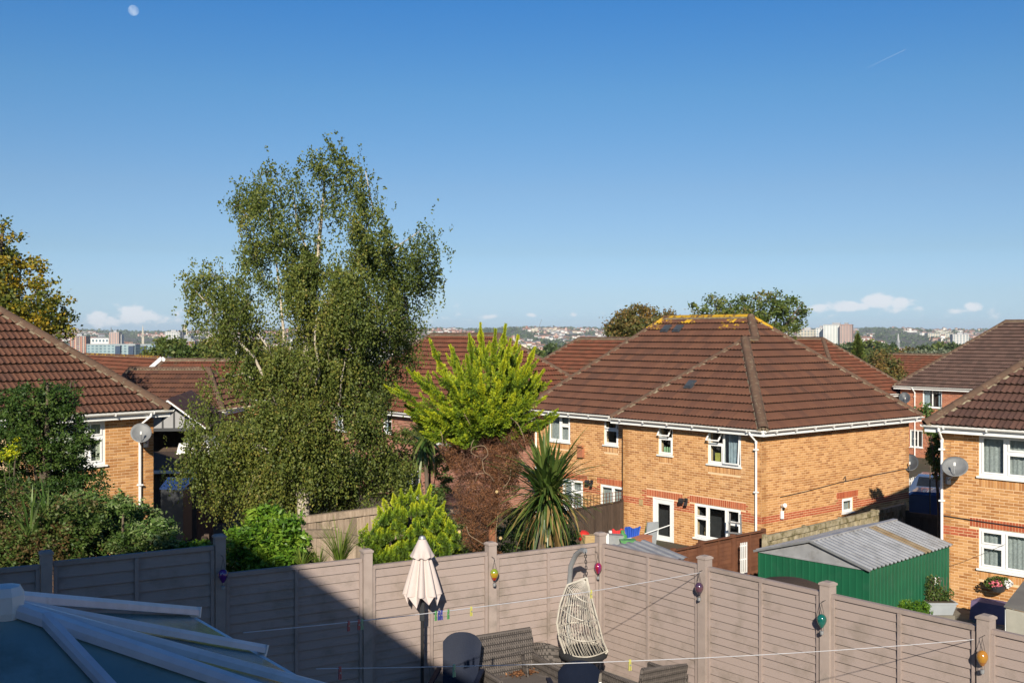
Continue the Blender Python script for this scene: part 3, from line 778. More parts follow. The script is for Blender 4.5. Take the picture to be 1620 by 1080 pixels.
def dish(label, p, azim, elev, r, wall, mat, mount_parent=None):
    """satellite dish: reflector, arm, receiver, bracket; azim, elev in degrees of the boresight"""
    d = Vector((math.sin(R(azim))*math.cos(R(elev)), math.cos(R(azim))*math.cos(R(elev)), math.sin(R(elev))))
    root = empty('satellite_dish', p, 0, label, 'satellite dish')
    q = d.to_track_quat('Z', 'Y').to_euler()
    m = MB(); k = 20; n = 5
    for i in range(n+1):
        rr = r*i/n
        for j in range(k):
            t = 2*math.pi*j/k; m.v.append((rr*math.cos(t)*1.0, rr*math.sin(t)*1.12, .35*rr*rr/r-.0))
    fs = [(i*k+j, i*k+(j+1) % k, (i+1)*k+(j+1) % k, (i+1)*k+j) for i in range(n) for j in range(k)]
    m._f(fs, 0)
    n1 = len(m.v)
    for i in range(n+1):
        rr = r*i/n
        for j in range(k):
            t = 2*math.pi*j/k; m.v.append((rr*math.cos(t), rr*math.sin(t)*1.12, .35*rr*rr/r-.012))
    m._f([f[::-1] for f in fs], n1); m._f([(n*k+j, n*k+(j+1) % k, n*k+(j+1) % k+n1, n*k+j+n1) for j in range(k)], 0)
    m.build('reflector', m_[mat], root, rot=q, smooth=True)
    a = MB(); a.tube([(0, -r*.95, .02), (0, -r*1.0, r*.5), (0, -r*.55, r*1.05)], .012, 6)
    a.build('arm', m_['steel_grey'], root, rot=q)
    b = MB(); b.tube([(0, -r*.6, r*.98), (0, -r*.42, r*1.18)], .03, 8); b.build('receiver', m_['white_plastic'], root, rot=q)
    c = MB(); w = Vector(wall)-Vector(p); back = -d*.05
    c.tube([back, back*2.2+Vector((0, 0, -.05)), w*.8+Vector((0, 0, -.12)), w+Vector((0, 0, -.12))], .02, 7); c.obox(w+Vector((0, 0, -.12)), .1, .1, .18)
    c.build('bracket', m_['steel_grey'], root)
    return root
def wire(name, pts, r, mat, label, cat, parent=None, group=None):
    m = MB(); m.tube(pts, r, 5); o = m.build(name, m_[mat], parent)
    if not parent: tag(o, label, cat, group)
    return o
# ------------------------------------------------------------------ houses
TP = .84
BROT = math.atan2(-.769, .639)
def hip_faces(x0, x1, y0, y1, ze, o=.3, tp=TP, inset=None):
    """four planes of a hipped roof with its ridge along x: front, right, back, left, and the ridge ends"""
    X0, X1, Y0, Y1 = x0-o, x1+o, y0-o, y1+o; h = (Y1-Y0)/2; zr = ze+h*tp
    il, ir = inset or (h, h)
    A = (X0+il, Y0+h, zr); B = (X1-ir, Y0+h, zr)
    return dict(front=[(X0, Y0, ze), (X1, Y0, ze), B, A], right=[(X1, Y0, ze), (X1, Y1, ze), B], back=[(X1, Y1, ze), (X0, Y1, ze), A, B],
                left=[(X0, Y1, ze), (X0, Y0, ze), A], A=A, B=B, c=[(X0, Y0, ze), (X1, Y0, ze), (X1, Y1, ze), (X0, Y1, ze)])
EX, EY = (1, 0, 0), (0, 1, 0)
def vent(root, x, y, z, pitch=40):
    m = MB(); m.box(-.17, .17, -.2, .2, 0, .05); m.box(-.12, .12, -.15, .12, .05, .085)
    m.build('roof_vent', m_['dish_dark'], root, (x, y, z), (R(pitch), 0, 0))
def wall_light(root, x, y, z, rot):
    m = MB(); m.box(-.06, .06, -.03, 0, -.07, .07); m.tube([(0, -.03, 0), (.02, -.14, .04)], .02, 6); m.obox((-.06, -.2, .0), .15, .12, .12, (R(30), 0, R(20))); m.obox((.1, -.16, -.1), .08, .08, .1, (R(-20), 0, 0))
    m.build('wall_light', m_['black_plastic'], root, (x, y, z), (0, 0, rot))

# the buff brick semi-detached pair in the middle
HB = empty('brick_house', (7.62, 33.2, 0), BROT, 'buff brick semi detached pair with large hipped brown roof and yellow lichen on its ridge', 'house')
zb = -2.75; ze = 2.10; zt = 1.98
B_up = [(-2.10, -.78, .87, 1.95), (-4.23, -3.60, .98, 1.95)]
B_dn = [(-4.49, -3.55, -2.6, -.47), (-2.66, -.79, -1.56, -.46)]
sh = lambda L_, d: [(a+d, b+d, c, e) for a, b, c, e in L_]
wing = Wall(-5.9, 0, 0, 5.9, zb, zt, sh(B_up+B_dn, 5.9), bands=sh([(-5.9, -4.95, -.79, -.57), (-4.95, -4.49, -.79, -.30), (-3.55, -3.1, -.79, -.30), (-3.1, -2.9, -.79, -.57), (-2.95, -2.66, -.79, -.30), (-.79, -.5, -.79, -.30), (-.5, 0, -.79, -.57)], 5.9),
            soldiers=[(5.9-4.78, 5.9-3.17, -.465), (5.9-2.87, 5.9-.59, -.455), (5.9-2.10, 5.9-.78, .60, 'brick_buff'), (5.9-4.23, 5.9-3.6, .71, 'brick_buff')])
M_up = [(-10.45, -9.24, .94, 1.95), (-7.43, -6.72, 1.02, 1.95)]
M_dn = [(-9.66, -8.55, -1.55, -.43), (-7.62, -6.35, -1.55, -.43)]
main = Wall(-11.3, .6, 0, 5.4, zb, zt, sh(M_up+M_dn, 11.3), bands=sh([(-11.3, -9.9, -.79, -.57), (-8.55, -8.3, -.79, -.30), (-8.3, -7.8, -.79, -.57), (-7.8, -7.6, -.79, -.30), (-6.35, -5.9, -.79, -.30)], 11.3),
            soldiers=[(11.3-9.9, 11.3-8.3, -.425), (11.3-7.8, 11.3-5.95, -.425), (11.3-10.45, 11.3-9.24, .67, 'brick_buff'), (11.3-7.43, 11.3-6.72, .75, 'brick_buff')])
side = Wall(0, 0, R(90), 8.4, zb, zt, [(4.27, 4.89, -.90, -.44)], bands=[(0, 3.95, -.79, -.57), (3.95, 4.27, -.79, -.3), (4.89, 5.2, -.79, -.3), (5.2, 8.4, -.79, -.57)], soldiers=[(3.95, 5.2, -.43)])
step = Wall(-5.9, .6, R(-90), .6, zb, zt, lay=True, hid=True)
back = Wall(0, 8.4, R(180), 11.3, zb, zt, lay=False); lft = Wall(-11.3, 8.4, R(-90), 7.8, zb, zt, hid=True)
for it in side.items: it['pen'] = 0
lay_bricks(HB, [wing, main, side, step, back, lft])
X0, X1 = -11.6, .3; o_ = .3
zw = ze+3.25*TP; zr = ze+4.2*TP
K = (-2.95, 3.55, zw); AP = (-2.95, 2.95, zw); RR = (-3.9, 4.5, zr); RL = (-8.05, 4.5, zr)
def lich(p):
    x, y, z = p
    for q, r_ in ((RL, .85), (RR, .7), ((-6.75, 4.2, zr-.1), .45), (AP, .5), ((-4.6, 4.1, zr-.3), .45)):
        if (Vector(p)-Vector(q)).length < r_: return 'tile_lichen_heavy' if (Vector(p)-Vector(q)).length < r_*.5 else 'tile_lichen'
    return 'roof_tile' if y-(.3) > 0 and x < 0 and not (x > -2.95+abs(y-4)) else 'roof_tile'
planes = [([(X0, .3, ze), (-6.2, .3, ze), K, RR, RL], EX, False),
          ([(-6.2, -.3, ze), (.3, -.3, ze), AP], EX, False),
          ([(.3, -.3, ze), (.3, 8.7, ze), RR, K, AP], EY, False),
          ([(-6.2, .3, ze), (-6.2, -.3, ze), AP, K], EY, True),
          ([(.3, 8.7, ze), (X0, 8.7, ze), RL, RR], EX, True), ([(X0, 8.7, ze), (X0, .3, ze), RL], EY, False)]
tile_roof(HB, planes, 'roof_tile', vary=lich, gauge=.365)
ridge_line(HB, RL, RR, 'tile_lichen_heavy')
ridge_line(HB, K, RR, 'ridge_tile', r=.15, step=.5); ridge_line(HB, AP, K, 'ridge_tile')
ridge_line(HB, (.3, -.3, ze+.03), AP, 'ridge_tile', r=.16, step=.5)
ridge_line(HB, (-6.2, -.3, ze+.03), AP, 'ridge_tile', r=.11)
ridge_line(HB, (X0, .3, ze+.03), RL, vary=lambda p: 'tile_lichen_heavy' if p.z > zr-.5 else None, r=.11)
ridge_line(HB, (.3, 8.7, ze+.03), RR, vary=lambda p: 'tile_lichen_heavy' if p.z > zr-.4 else None, r=.12)
ridge_line(HB, (X0, 8.7, ze+.03), RL)
vent(HB, -7.45, 3.92, ze+3.62*TP+.05); vent(HB, -6.85, 3.92, ze+3.62*TP+.05); vent(HB, -3.75, 1.05, ze+1.35*TP+.05)
gutter(HB, [(X0, .3, ze), (-6.2, .3, ze)]); gutter(HB, [(-6.2, .3, ze), (-6.2, -.3, ze)], brackets=False)
gutter(HB, [(-6.2, -.3, ze), (.3, -.3, ze)]); gutter(HB, [(.3, -.3, ze), (.3, 8.7, ze)]); gutter(HB, [(.3, 8.7, ze), (X0, 8.7, ze)], brackets=False)
downpipe(HB, (-.16, -.38, ze-.03), zb, 0, (-.16, -.06)); downpipe(HB, (-11.12, .22, ze-.03), zb, 0, (-11.12, .54))
w = window(HB, -1.44, 0, .87, 1.32, 1.08, 0, [(0, .46, 0, .60, 0), (0, .46, .60, 1, 38), (.46, 1, 0, 1, 4)], 'right')
bx = MB(); bx.box(-.5, -.28, .16, .22, .06, .34); bx.build('box', m_['peg_yellow'], w)
w = window(HB, -3.915, 0, .98, .63, .97, 0, [(0, 1, 0, .58, 0), (0, 1, .58, 1, 32)], None)
bt = MB()
for i, q in enumerate((-.16, -.05, .06, .16)): bt.tube([(q, .14, .06), (q, .14, .20+.04*(i % 2)), (q, .14, .26)], [.035, .035, .012], 7)
bt.build('bottle', m_['peg_mint'], w)
window(HB, -9.845, .6, .94, 1.21, 1.01, 0, [(0, .56, 0, 1, 0), (.56, 1, 0, .62, 0), (.56, 1, .62, 1, 0)], 'lace')
window(HB, -7.075, .6, 1.02, .71, .93, 0, [(0, 1, 0, .6, 0), (0, 1, .6, 1, 9)], None)
w = window(HB, -1.725, 0, -1.56, 1.87, 1.10, 0, [(0, .29, 0, .60, 0), (0, .29, .60, 1, 0), (.29, .70, 0, 1, 0), (.70, 1, 0, .58, 0), (.70, 1, .58, 1, 0)], None)
fg = MB(); fg.lathe([(.05, 0), (.07, .08), (.04, .16), (.055, .24), (.02, .30)], 8, (-.62, .2, .06)); fg.build('ornament', m_['deck_board'], w)
window(HB, -9.105, .6, -1.55, 1.11, 1.12, 0, [(0, .5, 0, 1, 0), (.5, 1, 0, .62, 0), (.5, 1, .62, 1, 0)], 'lace')
window(HB, -6.985, .6, -1.55, 1.27, 1.12, 0, [(0, .5, 0, 1, 0), (.5, 1, 0, 1, 0)], 'lace')
window(HB, 0, 4.58, -.90, .62, .46, R(90), [(0, 1, 0, 1, 0)], 'lace')
def upvc_door(root, x, y, z, w, h, rot):
    f = MB(); f.box(-w/2, -w/2+.05, .0, .08, 0, h); f.box(w/2-.05, w/2, .0, .08, 0, h); f.box(-w/2+.05, w/2-.05, 0, .08, h-.05, h); f.box(-w/2+.05, w/2-.05, 0, .08, 0, .05)
    a, b = -w/2+.055, w/2-.055
    f.box(a, a+.14, .02, .07, .055, h-.055); f.box(b-.14, b, .02, .07, .055, h-.055); f.box(a+.14, b-.14, .02, .07, h-.2, h-.055); f.box(a+.14, b-.14, .022, .068, .055, .82)
    f.box(a+.2, b-.2, .012, .022, .2, .7)
    o = f.build('door', m_['upvc'], root, (x, y, z), (0, 0, rot))
    g = MB(); g.poly([(a+.14, .043, .82), (b-.14, .043, .82), (b-.14, .043, h-.2), (a+.14, .043, h-.2)]); g.build('pane', m_['glass'], o)
    k = MB(); k.tube([(a+.05, -.03, 1.0), (a+.17, -.03, 1.0)], .012, 6); k.box(a+.035, a+.065, -.03, .02, .92, 1.1); k.build('handle', m_['black_metal'], o)
    i = MB(); i.poly([(-w/2, .4, 0), (w/2, .4, 0), (w/2, .4, h), (-w/2, .4, h)]); i.poly([(-w/2-.004, .08, 0), (-w/2-.004, .4, 0), (-w/2-.004, .4, h), (-w/2-.004, .08, h)]); i.poly([(w/2+.004, .08, 0), (w/2+.004, .4, 0), (w/2+.004, .4, h), (w/2+.004, .08, h)])
    i.build('room', m_['room_dark'], o)
upvc_door(HB, -4.02, 0, -2.55, .94, 2.08, 0)
wall_light(HB, -3.0, -.01, -.42, 0); wall_light(HB, -8.05, .59, -.40, 0)
m = MB(); m.box(-.14, .14, -.12, 0, -.17, .17); m.obox((.0, -.08, .24), .2, .14, .06, (R(-20), 0, 0)); m.build('alarm_box', m_['terracotta'], HB, (-8.6, .6, .62))
m = MB(); m.tube([(0, 0, -.42), (0, -.05, -.02)], .012, 6); m.tube([(0, -.05, -.02), (0, -.22, .02)], [.05, .07], 8); m.box(-.05, .05, -.08, -.01, -.42, -.18); m.build('flood_light', m_['white_plastic'], HB, (.02, .95, -.30), (0, 0, R(70)))
m = MB(); m.box(-.09, .09, -.03, 0, -.1, .1); m.build('vent_brick', m_['deck_board'], HB, (-5.02, 0, -.72))
m = MB(); m.tube([(.03, .9, -.05), (.03, 2.2, -.0), (.03, 4.0, .12), (.03, 6.2, .20), (.03, 8.3, .26)], .012, 5); m.tube([(.03, 4.3, .2), (.03, 4.42, .3), (.03, 4.45, .16), (.03, 4.3, .12)], .014, 5); m.build('cable', m_['black_plastic'], HB)
dish('dark grey satellite dish on the far corner of the middle house side wall', tuple(at(1439, 733, 38.6)), 200, 35, .30, tuple(at(1432, 738, 38.9)), 'dish_dark')

# the house at the right edge
crot = math.atan2(-.730, .683)
HC = empty('brick_house', (10.93, 27.65, 0), crot, 'buff brick house at the right edge with lace curtained windows and a big satellite dish', 'house')
cz = -2.0; cze = 2.72; czt = 2.58
front = Wall(0, 0, 0, 8, cz, czt, [(.95, 2.95, 1.50, 2.54), (.95, 2.95, -.78, .22)], bands=[(0, .75, -.07, .15), (.72, .95, -.07, .40)],
             soldiers=[(.72, 3.18, .225), (.95, 2.95, -1.05, 'brick_buff'), (.95, 2.95, 1.225, 'brick_buff')], vis=(0, 4.2))
lay_bricks(HC, [front, Wall(8, 0, R(90), 8.5, cz, czt, lay=False), Wall(8, 8.5, R(180), 8, cz, czt, lay=False), Wall(0, 8.5, R(-90), 8.5, cz, czt, [], hid=True)])
H = hip_faces(0, 8, 0, 8.5, cze, inset=(4.25, 4.25))
tile_roof(HC, [(H['front'], EX, False), (H['left'], EY, False), (H['right'], EY, True), (H['back'], EX, True)], 'roof_tile_dark')
for a, b in ((H['c'][0], H['A']), (H['c'][1], H['B']), (H['c'][3], H['A']), (H['c'][2], H['B'])): ridge_line(HC, a, b, r=.15)
ridge_line(HC, H['A'], H['B'])
gutter(HC, [H['c'][0], H['c'][1]]); gutter(HC, [H['c'][3], H['c'][0]], brackets=False)
downpipe(HC, (.10, -.38, cze-.03), cz, 0, (.03, -.06))
window(HC, 1.95, 0, 1.50, 2.0, 1.04, 0, [(0, .335, 0, 1, 0), (.335, .68, 0, .60, 0), (.335, .68, .60, 1, 0), (.68, 1, 0, 1, 0)], 'lace', fr=.07)
window(HC, 1.95, 0, -.78, 2.0, 1.0, 0, [(0, .31, 0, .58, 0), (0, .31, .58, 1, 0), (.31, .68, 0, 1, 0), (.68, 1, 0, 1, 0)], 'lace', fr=.07)
m = MB(); m.tube([(0, -.03, .41), (1.0, -.03, .38), (2.4, -.03, .36), (4.2, -.03, .34)], .014, 5); m.build('cable', m_['black_plastic'], HC)
m = MB(); m.tube([(.1, -.03, -.9), (.5, -.03, -.72), (.9, -.03, -.5), (1.6, -.03, -.1)], .004, 4); m.build('cable', m_['black_plastic'], HC)
dish('large pale grey satellite dish beside the downpipe of the house at the right edge', tuple(at(1511, 742, 26.9)), 205, 52, .31, tuple(at(1500, 752, 27.5)), 'dish_grey')

# the big brown roof at the left edge
EROT = math.atan2(.756, .655)
HE = empty('brick_house', (-9.4, 28.5, 0), EROT, 'buff brick house at the left edge with large brown tiled roof behind the dark shrub', 'house')
ez = -2.2; eze = 3.04; ezt = 2.90
front = Wall(-9, 0, 0, 9, ez, ezt, [(6.15, 7.65, 1.72, 2.86)], vis=(5.5, 9))
lay_bricks(HE, [front, Wall(0, 0, R(90), 8, ez, ezt, hid=True), Wall(0, 8, R(180), 9, ez, ezt, lay=False), Wall(-9, 8, R(-90), 8, ez, ezt, lay=False)])
H = hip_faces(-9, 0, 0, 8, eze)
tile_roof(HE, [(H['front'], EX, False), (H['left'], EY, True), (H['right'], EY, False), (H['back'], EX, True)], 'roof_tile')
for a, b in ((H['c'][0], H['A']), (H['c'][1], H['B']), (H['c'][3], H['A']), (H['c'][2], H['B'])): ridge_line(HE, a, b, r=.16, step=.45)
ridge_line(HE, H['A'], H['B'])
gutter(HE, [H['c'][0], H['c'][1]], r=.065); gutter(HE, [H['c'][1], H['c'][2]], brackets=False)
downpipe(HE, (-.30, -.40, eze-.03), ez, 0, (-.42, -.06))
window(HE, -2.1, 0, 1.72, 1.5, 1.14, 0, [(0, .7, 0, 1, 0), (.7, 1, 0, .62, 0), (.7, 1, .62, 1, 0)], 'blind', fr=.08)
dish('grey satellite dish on the downpipe of the house at the left edge', tuple(at(223, 687, 27.7)), 160, 38, .26, tuple(at(231, 694, 28.2)), 'dish_grey')

def plain_house(label, loc, rot, L, D, zbase, zeave, brick='brick_orange', tile='roof_tile_red', wins=(), vis=('front', 'right'), lay=True, mortar='mortar_grey', group=None, name='brick_house', o=.3, dp=(), rear=(), inset=None):
    h = empty(name, (loc[0], loc[1], 0), rot, label, 'house', group)
    fw = [q for q in wins if q[4] == 0]; sw = [q for q in wins if q[4] == 1]
    f = Wall(0, 0, 0, L, zbase, zeave-.14, [(q[0], q[1], q[2], q[3]) for q in fw], lay=lay, mat=brick)
    r = Wall(L, 0, R(90), D, zbase, zeave-.14, [(q[0], q[1], q[2], q[3]) for q in sw], lay=lay and 'rw' in vis, mat=brick)
    lay_bricks(h, [f, r, Wall(L, D, R(180), L, zbase, zeave-.14, lay=False), Wall(0, D, R(-90), D, zbase, zeave-.14, lay=False)], limit=0, mortar=mortar if lay else brick)
    H = hip_faces(0, L, 0, D, zeave, o=o, inset=inset)
    if H['B'][0] < H['A'][0]:
        mx = (H['A'][0]+H['B'][0])/2; 
    tile_roof(h, [(H[k], EX if k in ('front', 'back') else EY, k not in vis) for k in ('front', 'right', 'back', 'left')], tile, limit=0)
    for a, b in ((H['c'][0], H['A']), (H['c'][1], H['B']), (H['c'][3], H['A']), (H['c'][2], H['B']), (H['A'], H['B'])): ridge_line(h, a, b, step=.6)
    gutter(h, [H['c'][0], H['c'][1]], brackets=False); gutter(h, [H['c'][1], H['c'][2]], brackets=False)
    for x in dp: downpipe(h, (x, -.38, zeave-.03), zbase, 0, (x, -.06))
    for q in wins:
        w, hh = q[1]-q[0], q[3]-q[2]; lt = q[5] if len(q) > 5 else [(0, .5, 0, 1, 0), (.5, 1, 0, 1, 0)]
        if q[4] == 0: window(h, (q[0]+q[1])/2, 0, q[2], w, hh, 0, lt, 'sides', detail=False)
        else: window(h, L, (q[0]+q[1])/2, q[2], w, hh, R(90), lt, 'sides', detail=False)
    return h
WL = [(0, 1, 0, .6, 0), (0, 1, .6, 1, 0)]
HG = plain_house('orange brick house with red brown hipped roof behind the golden conifer', (-9.3, 54), BROT, 12.9, 7.6, -3.2, 1.52, brick='brick_pink',
                 wins=[(5.3, 6.0, .48, 1.38, 0, WL), (3.0, 3.9, .3, 1.38, 0), (9.5, 10.6, .3, 1.38, 0), (7, 8.2, -2.2, -1.0, 0), (1, 2.2, .3, 1.38, 0)], vis=('front', 'right', 'rw'))
vent(HG, 2.9, 2.6, 1.52+2.9*TP+.04)
plain_house('orange brick house with brown grey hipped roof behind the house at the right edge', (24.3, 68), BROT, 13, 9, -3.6, 1.75, tile='roof_tile_grey',
            wins=[(1.5, 2.75, .5, 1.60, 0), (.65, 1.5, -2.0, -.95, 0, [(0, .6, 0, 1, 0), (.6, 1, 0, 1, 0)]), (5.2, 6.2, .5, 1.6, 0)], dp=(1.0,))
dish('small dark satellite dish by the corner of the orange brick house behind', tuple(at(1431, 630, 67.2)), 195, 30, .34, tuple(at(1436, 634, 67.9)), 'dish_dark')
plain_house('red tiled hipped roof house partly hidden behind the left end of the middle roof', (-1.6, 62.4), BROT, 12, 7.7, -3.4, 1.25)
plain_house('red roofed house showing only its ridge behind the right slope of the middle roof', (13.2, 72.6), BROT, 10, 7.6, -3.6, 1.25)
plain_house('bright red tiled house roof seen between the middle house and the grey brown roof', (28.4, 101), BROT, 15, 9, -5.2, -.9, vis=('front', 'right', 'left'))
for i, (px, Y, zr_, lab) in enumerate([(1290, 150, 1.2, 'small red roofed house far behind the pointed conifer'), (905, 132, -.2, 'red roofed house with chimney beyond the gap left of the middle house'),
                                 (1475, 165, .4, 'farther red roofed house left of the white tower block'), (870, 95, -.3, 'low red roofed house between the two big roofs')]):
    X = (px-810)/FPX*Y; h = plain_house(lab, (X-4, Y+4), BROT+R(random.uniform(-15, 15)), 9, 6.5, zr_-8, zr_-2.9, lay=False, brick='brick_orange')
    c = MB(); c.box(6, 6.7, 3.0, 3.6, zr_-2, zr_+.7); c.build('chimney', m_['brick_orange'], h); c = MB(); c.lathe([(.13, 0), (.12, .45), (.14, .5)], 8, (6.35, 3.3, zr_+.7)); c.build('chimney_pot', m_['terracotta'], h)
# the two roofs behind the left house
def gabled(label, loc, rot, L, D, zbase, zeave, tile, tp=TP):
    h = empty('gabled_house', (loc[0], loc[1], 0), rot, label, 'house')
    o = .25; hh = D/2+o; zr_ = zeave+hh*tp
    lay_bricks(h, [Wall(0, 0, 0, L, zbase, zeave-.1, lay=False), Wall(L, 0, R(90), D, zbase, zeave-.1, lay=False), Wall(L, D, R(180), L, zbase, zeave-.1, lay=False), Wall(0, D, R(-90), D, zbase, zeave-.1, lay=False)], mortar='brick_buff')
    for x in (.02, L-.24):
        g = MB(); g.prism([(x, 0, zeave-.1), (x, D, zeave-.1), (x, D/2, zeave-.1+D/2*tp)], (.22, 0, 0)); g.build('gable', m_['brick_buff'], h)
    tile_roof(h, [([(-o, -o, zeave), (L+o, -o, zeave), (L+o, D/2, zr_), (-o, D/2, zr_)], EX, False), ([(-o, D+o, zeave), (L+o, D+o, zeave), (L+o, D/2, zr_), (-o, D/2, zr_)], EX, True)], tile, limit=0)
    ridge_line(h, (-o, D/2, zr_), (L+o, D/2, zr_), 'tile_lichen')
    for x in (-o-.012, L+o+.012):
        for yy, ye in ((-o, D/2), (D+o, D/2)):
            b = MB(); b.bar((x, yy, zeave-.02), (x, ye, zr_-.02), .022, .2, (0, 0, 1)); b.build('bargeboard', m_['upvc'], h)
            b = MB(); b.bar((x-math.copysign(.13, x-L/2), yy, zeave-.13), (x-math.copysign(.13, x-L/2), ye, zr_-.13), .24, .012); b.build('soffit', m_['soffit'], h)
    gutter(h, [(-o, -o, zeave), (L+o, -o, zeave)], brackets=False)
    return h
gx = Vector((-19.1, 60.0))-Vector((.639, -.769))*12.25-Vector((.769, .639))*4.25
gabled('red brown gabled house roof with white bargeboard behind the left house', gx, BROT, 12, 8, -3, .12, 'roof_tile_red')
plain_house('brown tiled roof with a dark right hip beside the birch, behind the left house', (-19.3, 51.0), R(-4), 5.7, 3.9, -2.8, 1.42, tile='roof_tile', lay=False, brick='brick_buff', inset=(.9, 1.5))
plain_house('upper red roof just showing behind the brown roof beside the birch', (-19.6, 58.0), R(-4), 6.6, 4.2, -2.8, 1.55, lay=False, brick='brick_buff', inset=(.5, 1.5))
# half-timbered garage gable in the shade between the left house and the birch
tg = empty('timbered_garage', (-12.9, 41.5, 0), R(8), 'garage with half timbered gable, panels greyed to stand for shade, between the left house and the birch', 'garage')
p0 = 1.42
m = MB(); m.prism([(-1.3, 0, p0), (1.2, 0, p0), (1.2, 0, p0+.05), (-.1, 0, p0+1.02), (-1.3, 0, p0+.05)], (0, .1, 0)); m.build('gable_panel', m_['tudor_panel'], tg)
for x in (-.85, -.42, 0, .42, .80):
    hh = p0+1.0-abs(x+.1)*.74; m = MB(); m.box(x-.03, x+.03, -.03, 0, p0, hh); m.build('timber', m_['black_plastic'], tg)
m = MB(); m.box(-1.4, 1.3, -.05, .12, p0-.12, p0); m.build('lintel', m_['black_plastic'], tg)
for s_ in (-1, 1):  # eaves brought far forward, shaped to shade the panel
    m = MB(); m.bar((-.1, -.85, p0+1.10), (-.1+s_*1.4, -.85, p0+.05), .04, .08); m.build('bargeboard', m_['white_plastic'], tg)
    m = MB(); m.hexa([(-.1, -.9, p0+1.13), (-.1+s_*1.5, -.9, p0+.0), (-.1+s_*1.5, 5, p0+.0), (-.1, 5, p0+1.13), (-.1, -.9, p0+1.17), (-.1+s_*1.5, -.9, p0+.04), (-.1+s_*1.5, 5, p0+.06), (-.1, 5, p0+1.19)]); m.build('roof', m_['roof_tile_dark'], tg)
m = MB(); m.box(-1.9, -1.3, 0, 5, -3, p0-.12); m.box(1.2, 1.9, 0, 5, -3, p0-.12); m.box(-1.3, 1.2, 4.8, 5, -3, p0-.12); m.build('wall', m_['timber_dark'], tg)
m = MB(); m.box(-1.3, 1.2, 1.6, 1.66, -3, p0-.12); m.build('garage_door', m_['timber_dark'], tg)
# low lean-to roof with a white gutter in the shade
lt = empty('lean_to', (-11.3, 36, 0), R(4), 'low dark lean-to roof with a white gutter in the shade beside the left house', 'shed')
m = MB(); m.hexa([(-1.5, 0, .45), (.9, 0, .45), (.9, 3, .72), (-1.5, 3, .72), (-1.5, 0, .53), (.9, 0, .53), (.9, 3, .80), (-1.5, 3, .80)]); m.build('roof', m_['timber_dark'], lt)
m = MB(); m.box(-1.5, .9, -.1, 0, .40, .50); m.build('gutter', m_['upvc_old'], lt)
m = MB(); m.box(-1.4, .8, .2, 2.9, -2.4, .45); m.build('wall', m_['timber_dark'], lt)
# own house behind the camera (it throws the shadow over the garden)
def own_house():
    d = Vector((.65, -.76)).normalized(); rot = math.atan2(d.y, d.x)
    h = empty('own_house', (0, -.62, 0), rot, 'buff brick house the picture is taken from, standing behind the camera', 'house')
    x0, x1, D = -6.2, 3.4, 10.0
    # local -y is away from the garden here: build the block on that side
    m = MB(); m.box(x0, x1, -D, 0, -.4, 5.75); m.build('wall', m_['brick_buff'], h)
    ov = .35; zz = 5.80; hh = D/2+ov; tp = .88; zr_ = zz+hh*tp
    il = 4.6; XR = OWN_RIDGE_R
    P = [(x0-ov, ov, zz), (x1+ov, ov, zz), (x1+ov, -D-ov, zz), (x0-ov, -D-ov, zz)]; A = (-2.0, -D/2, zr_); B = (XR, -D/2, zr_)
    m = MB()
    n = Vector((0, 0, .08))
    for q in ([P[0], P[1], B, A], [P[1], P[2], B], [P[2], P[3], A, B], [P[3], P[0], A]): m.prism(q, (0, 0, .1))
    m.build('roof', m_['roof_tile'], h)
    for (a, b) in ((-9.5, -8.0),): pass
OWN_RIDGE_R = -1.6
own_house()
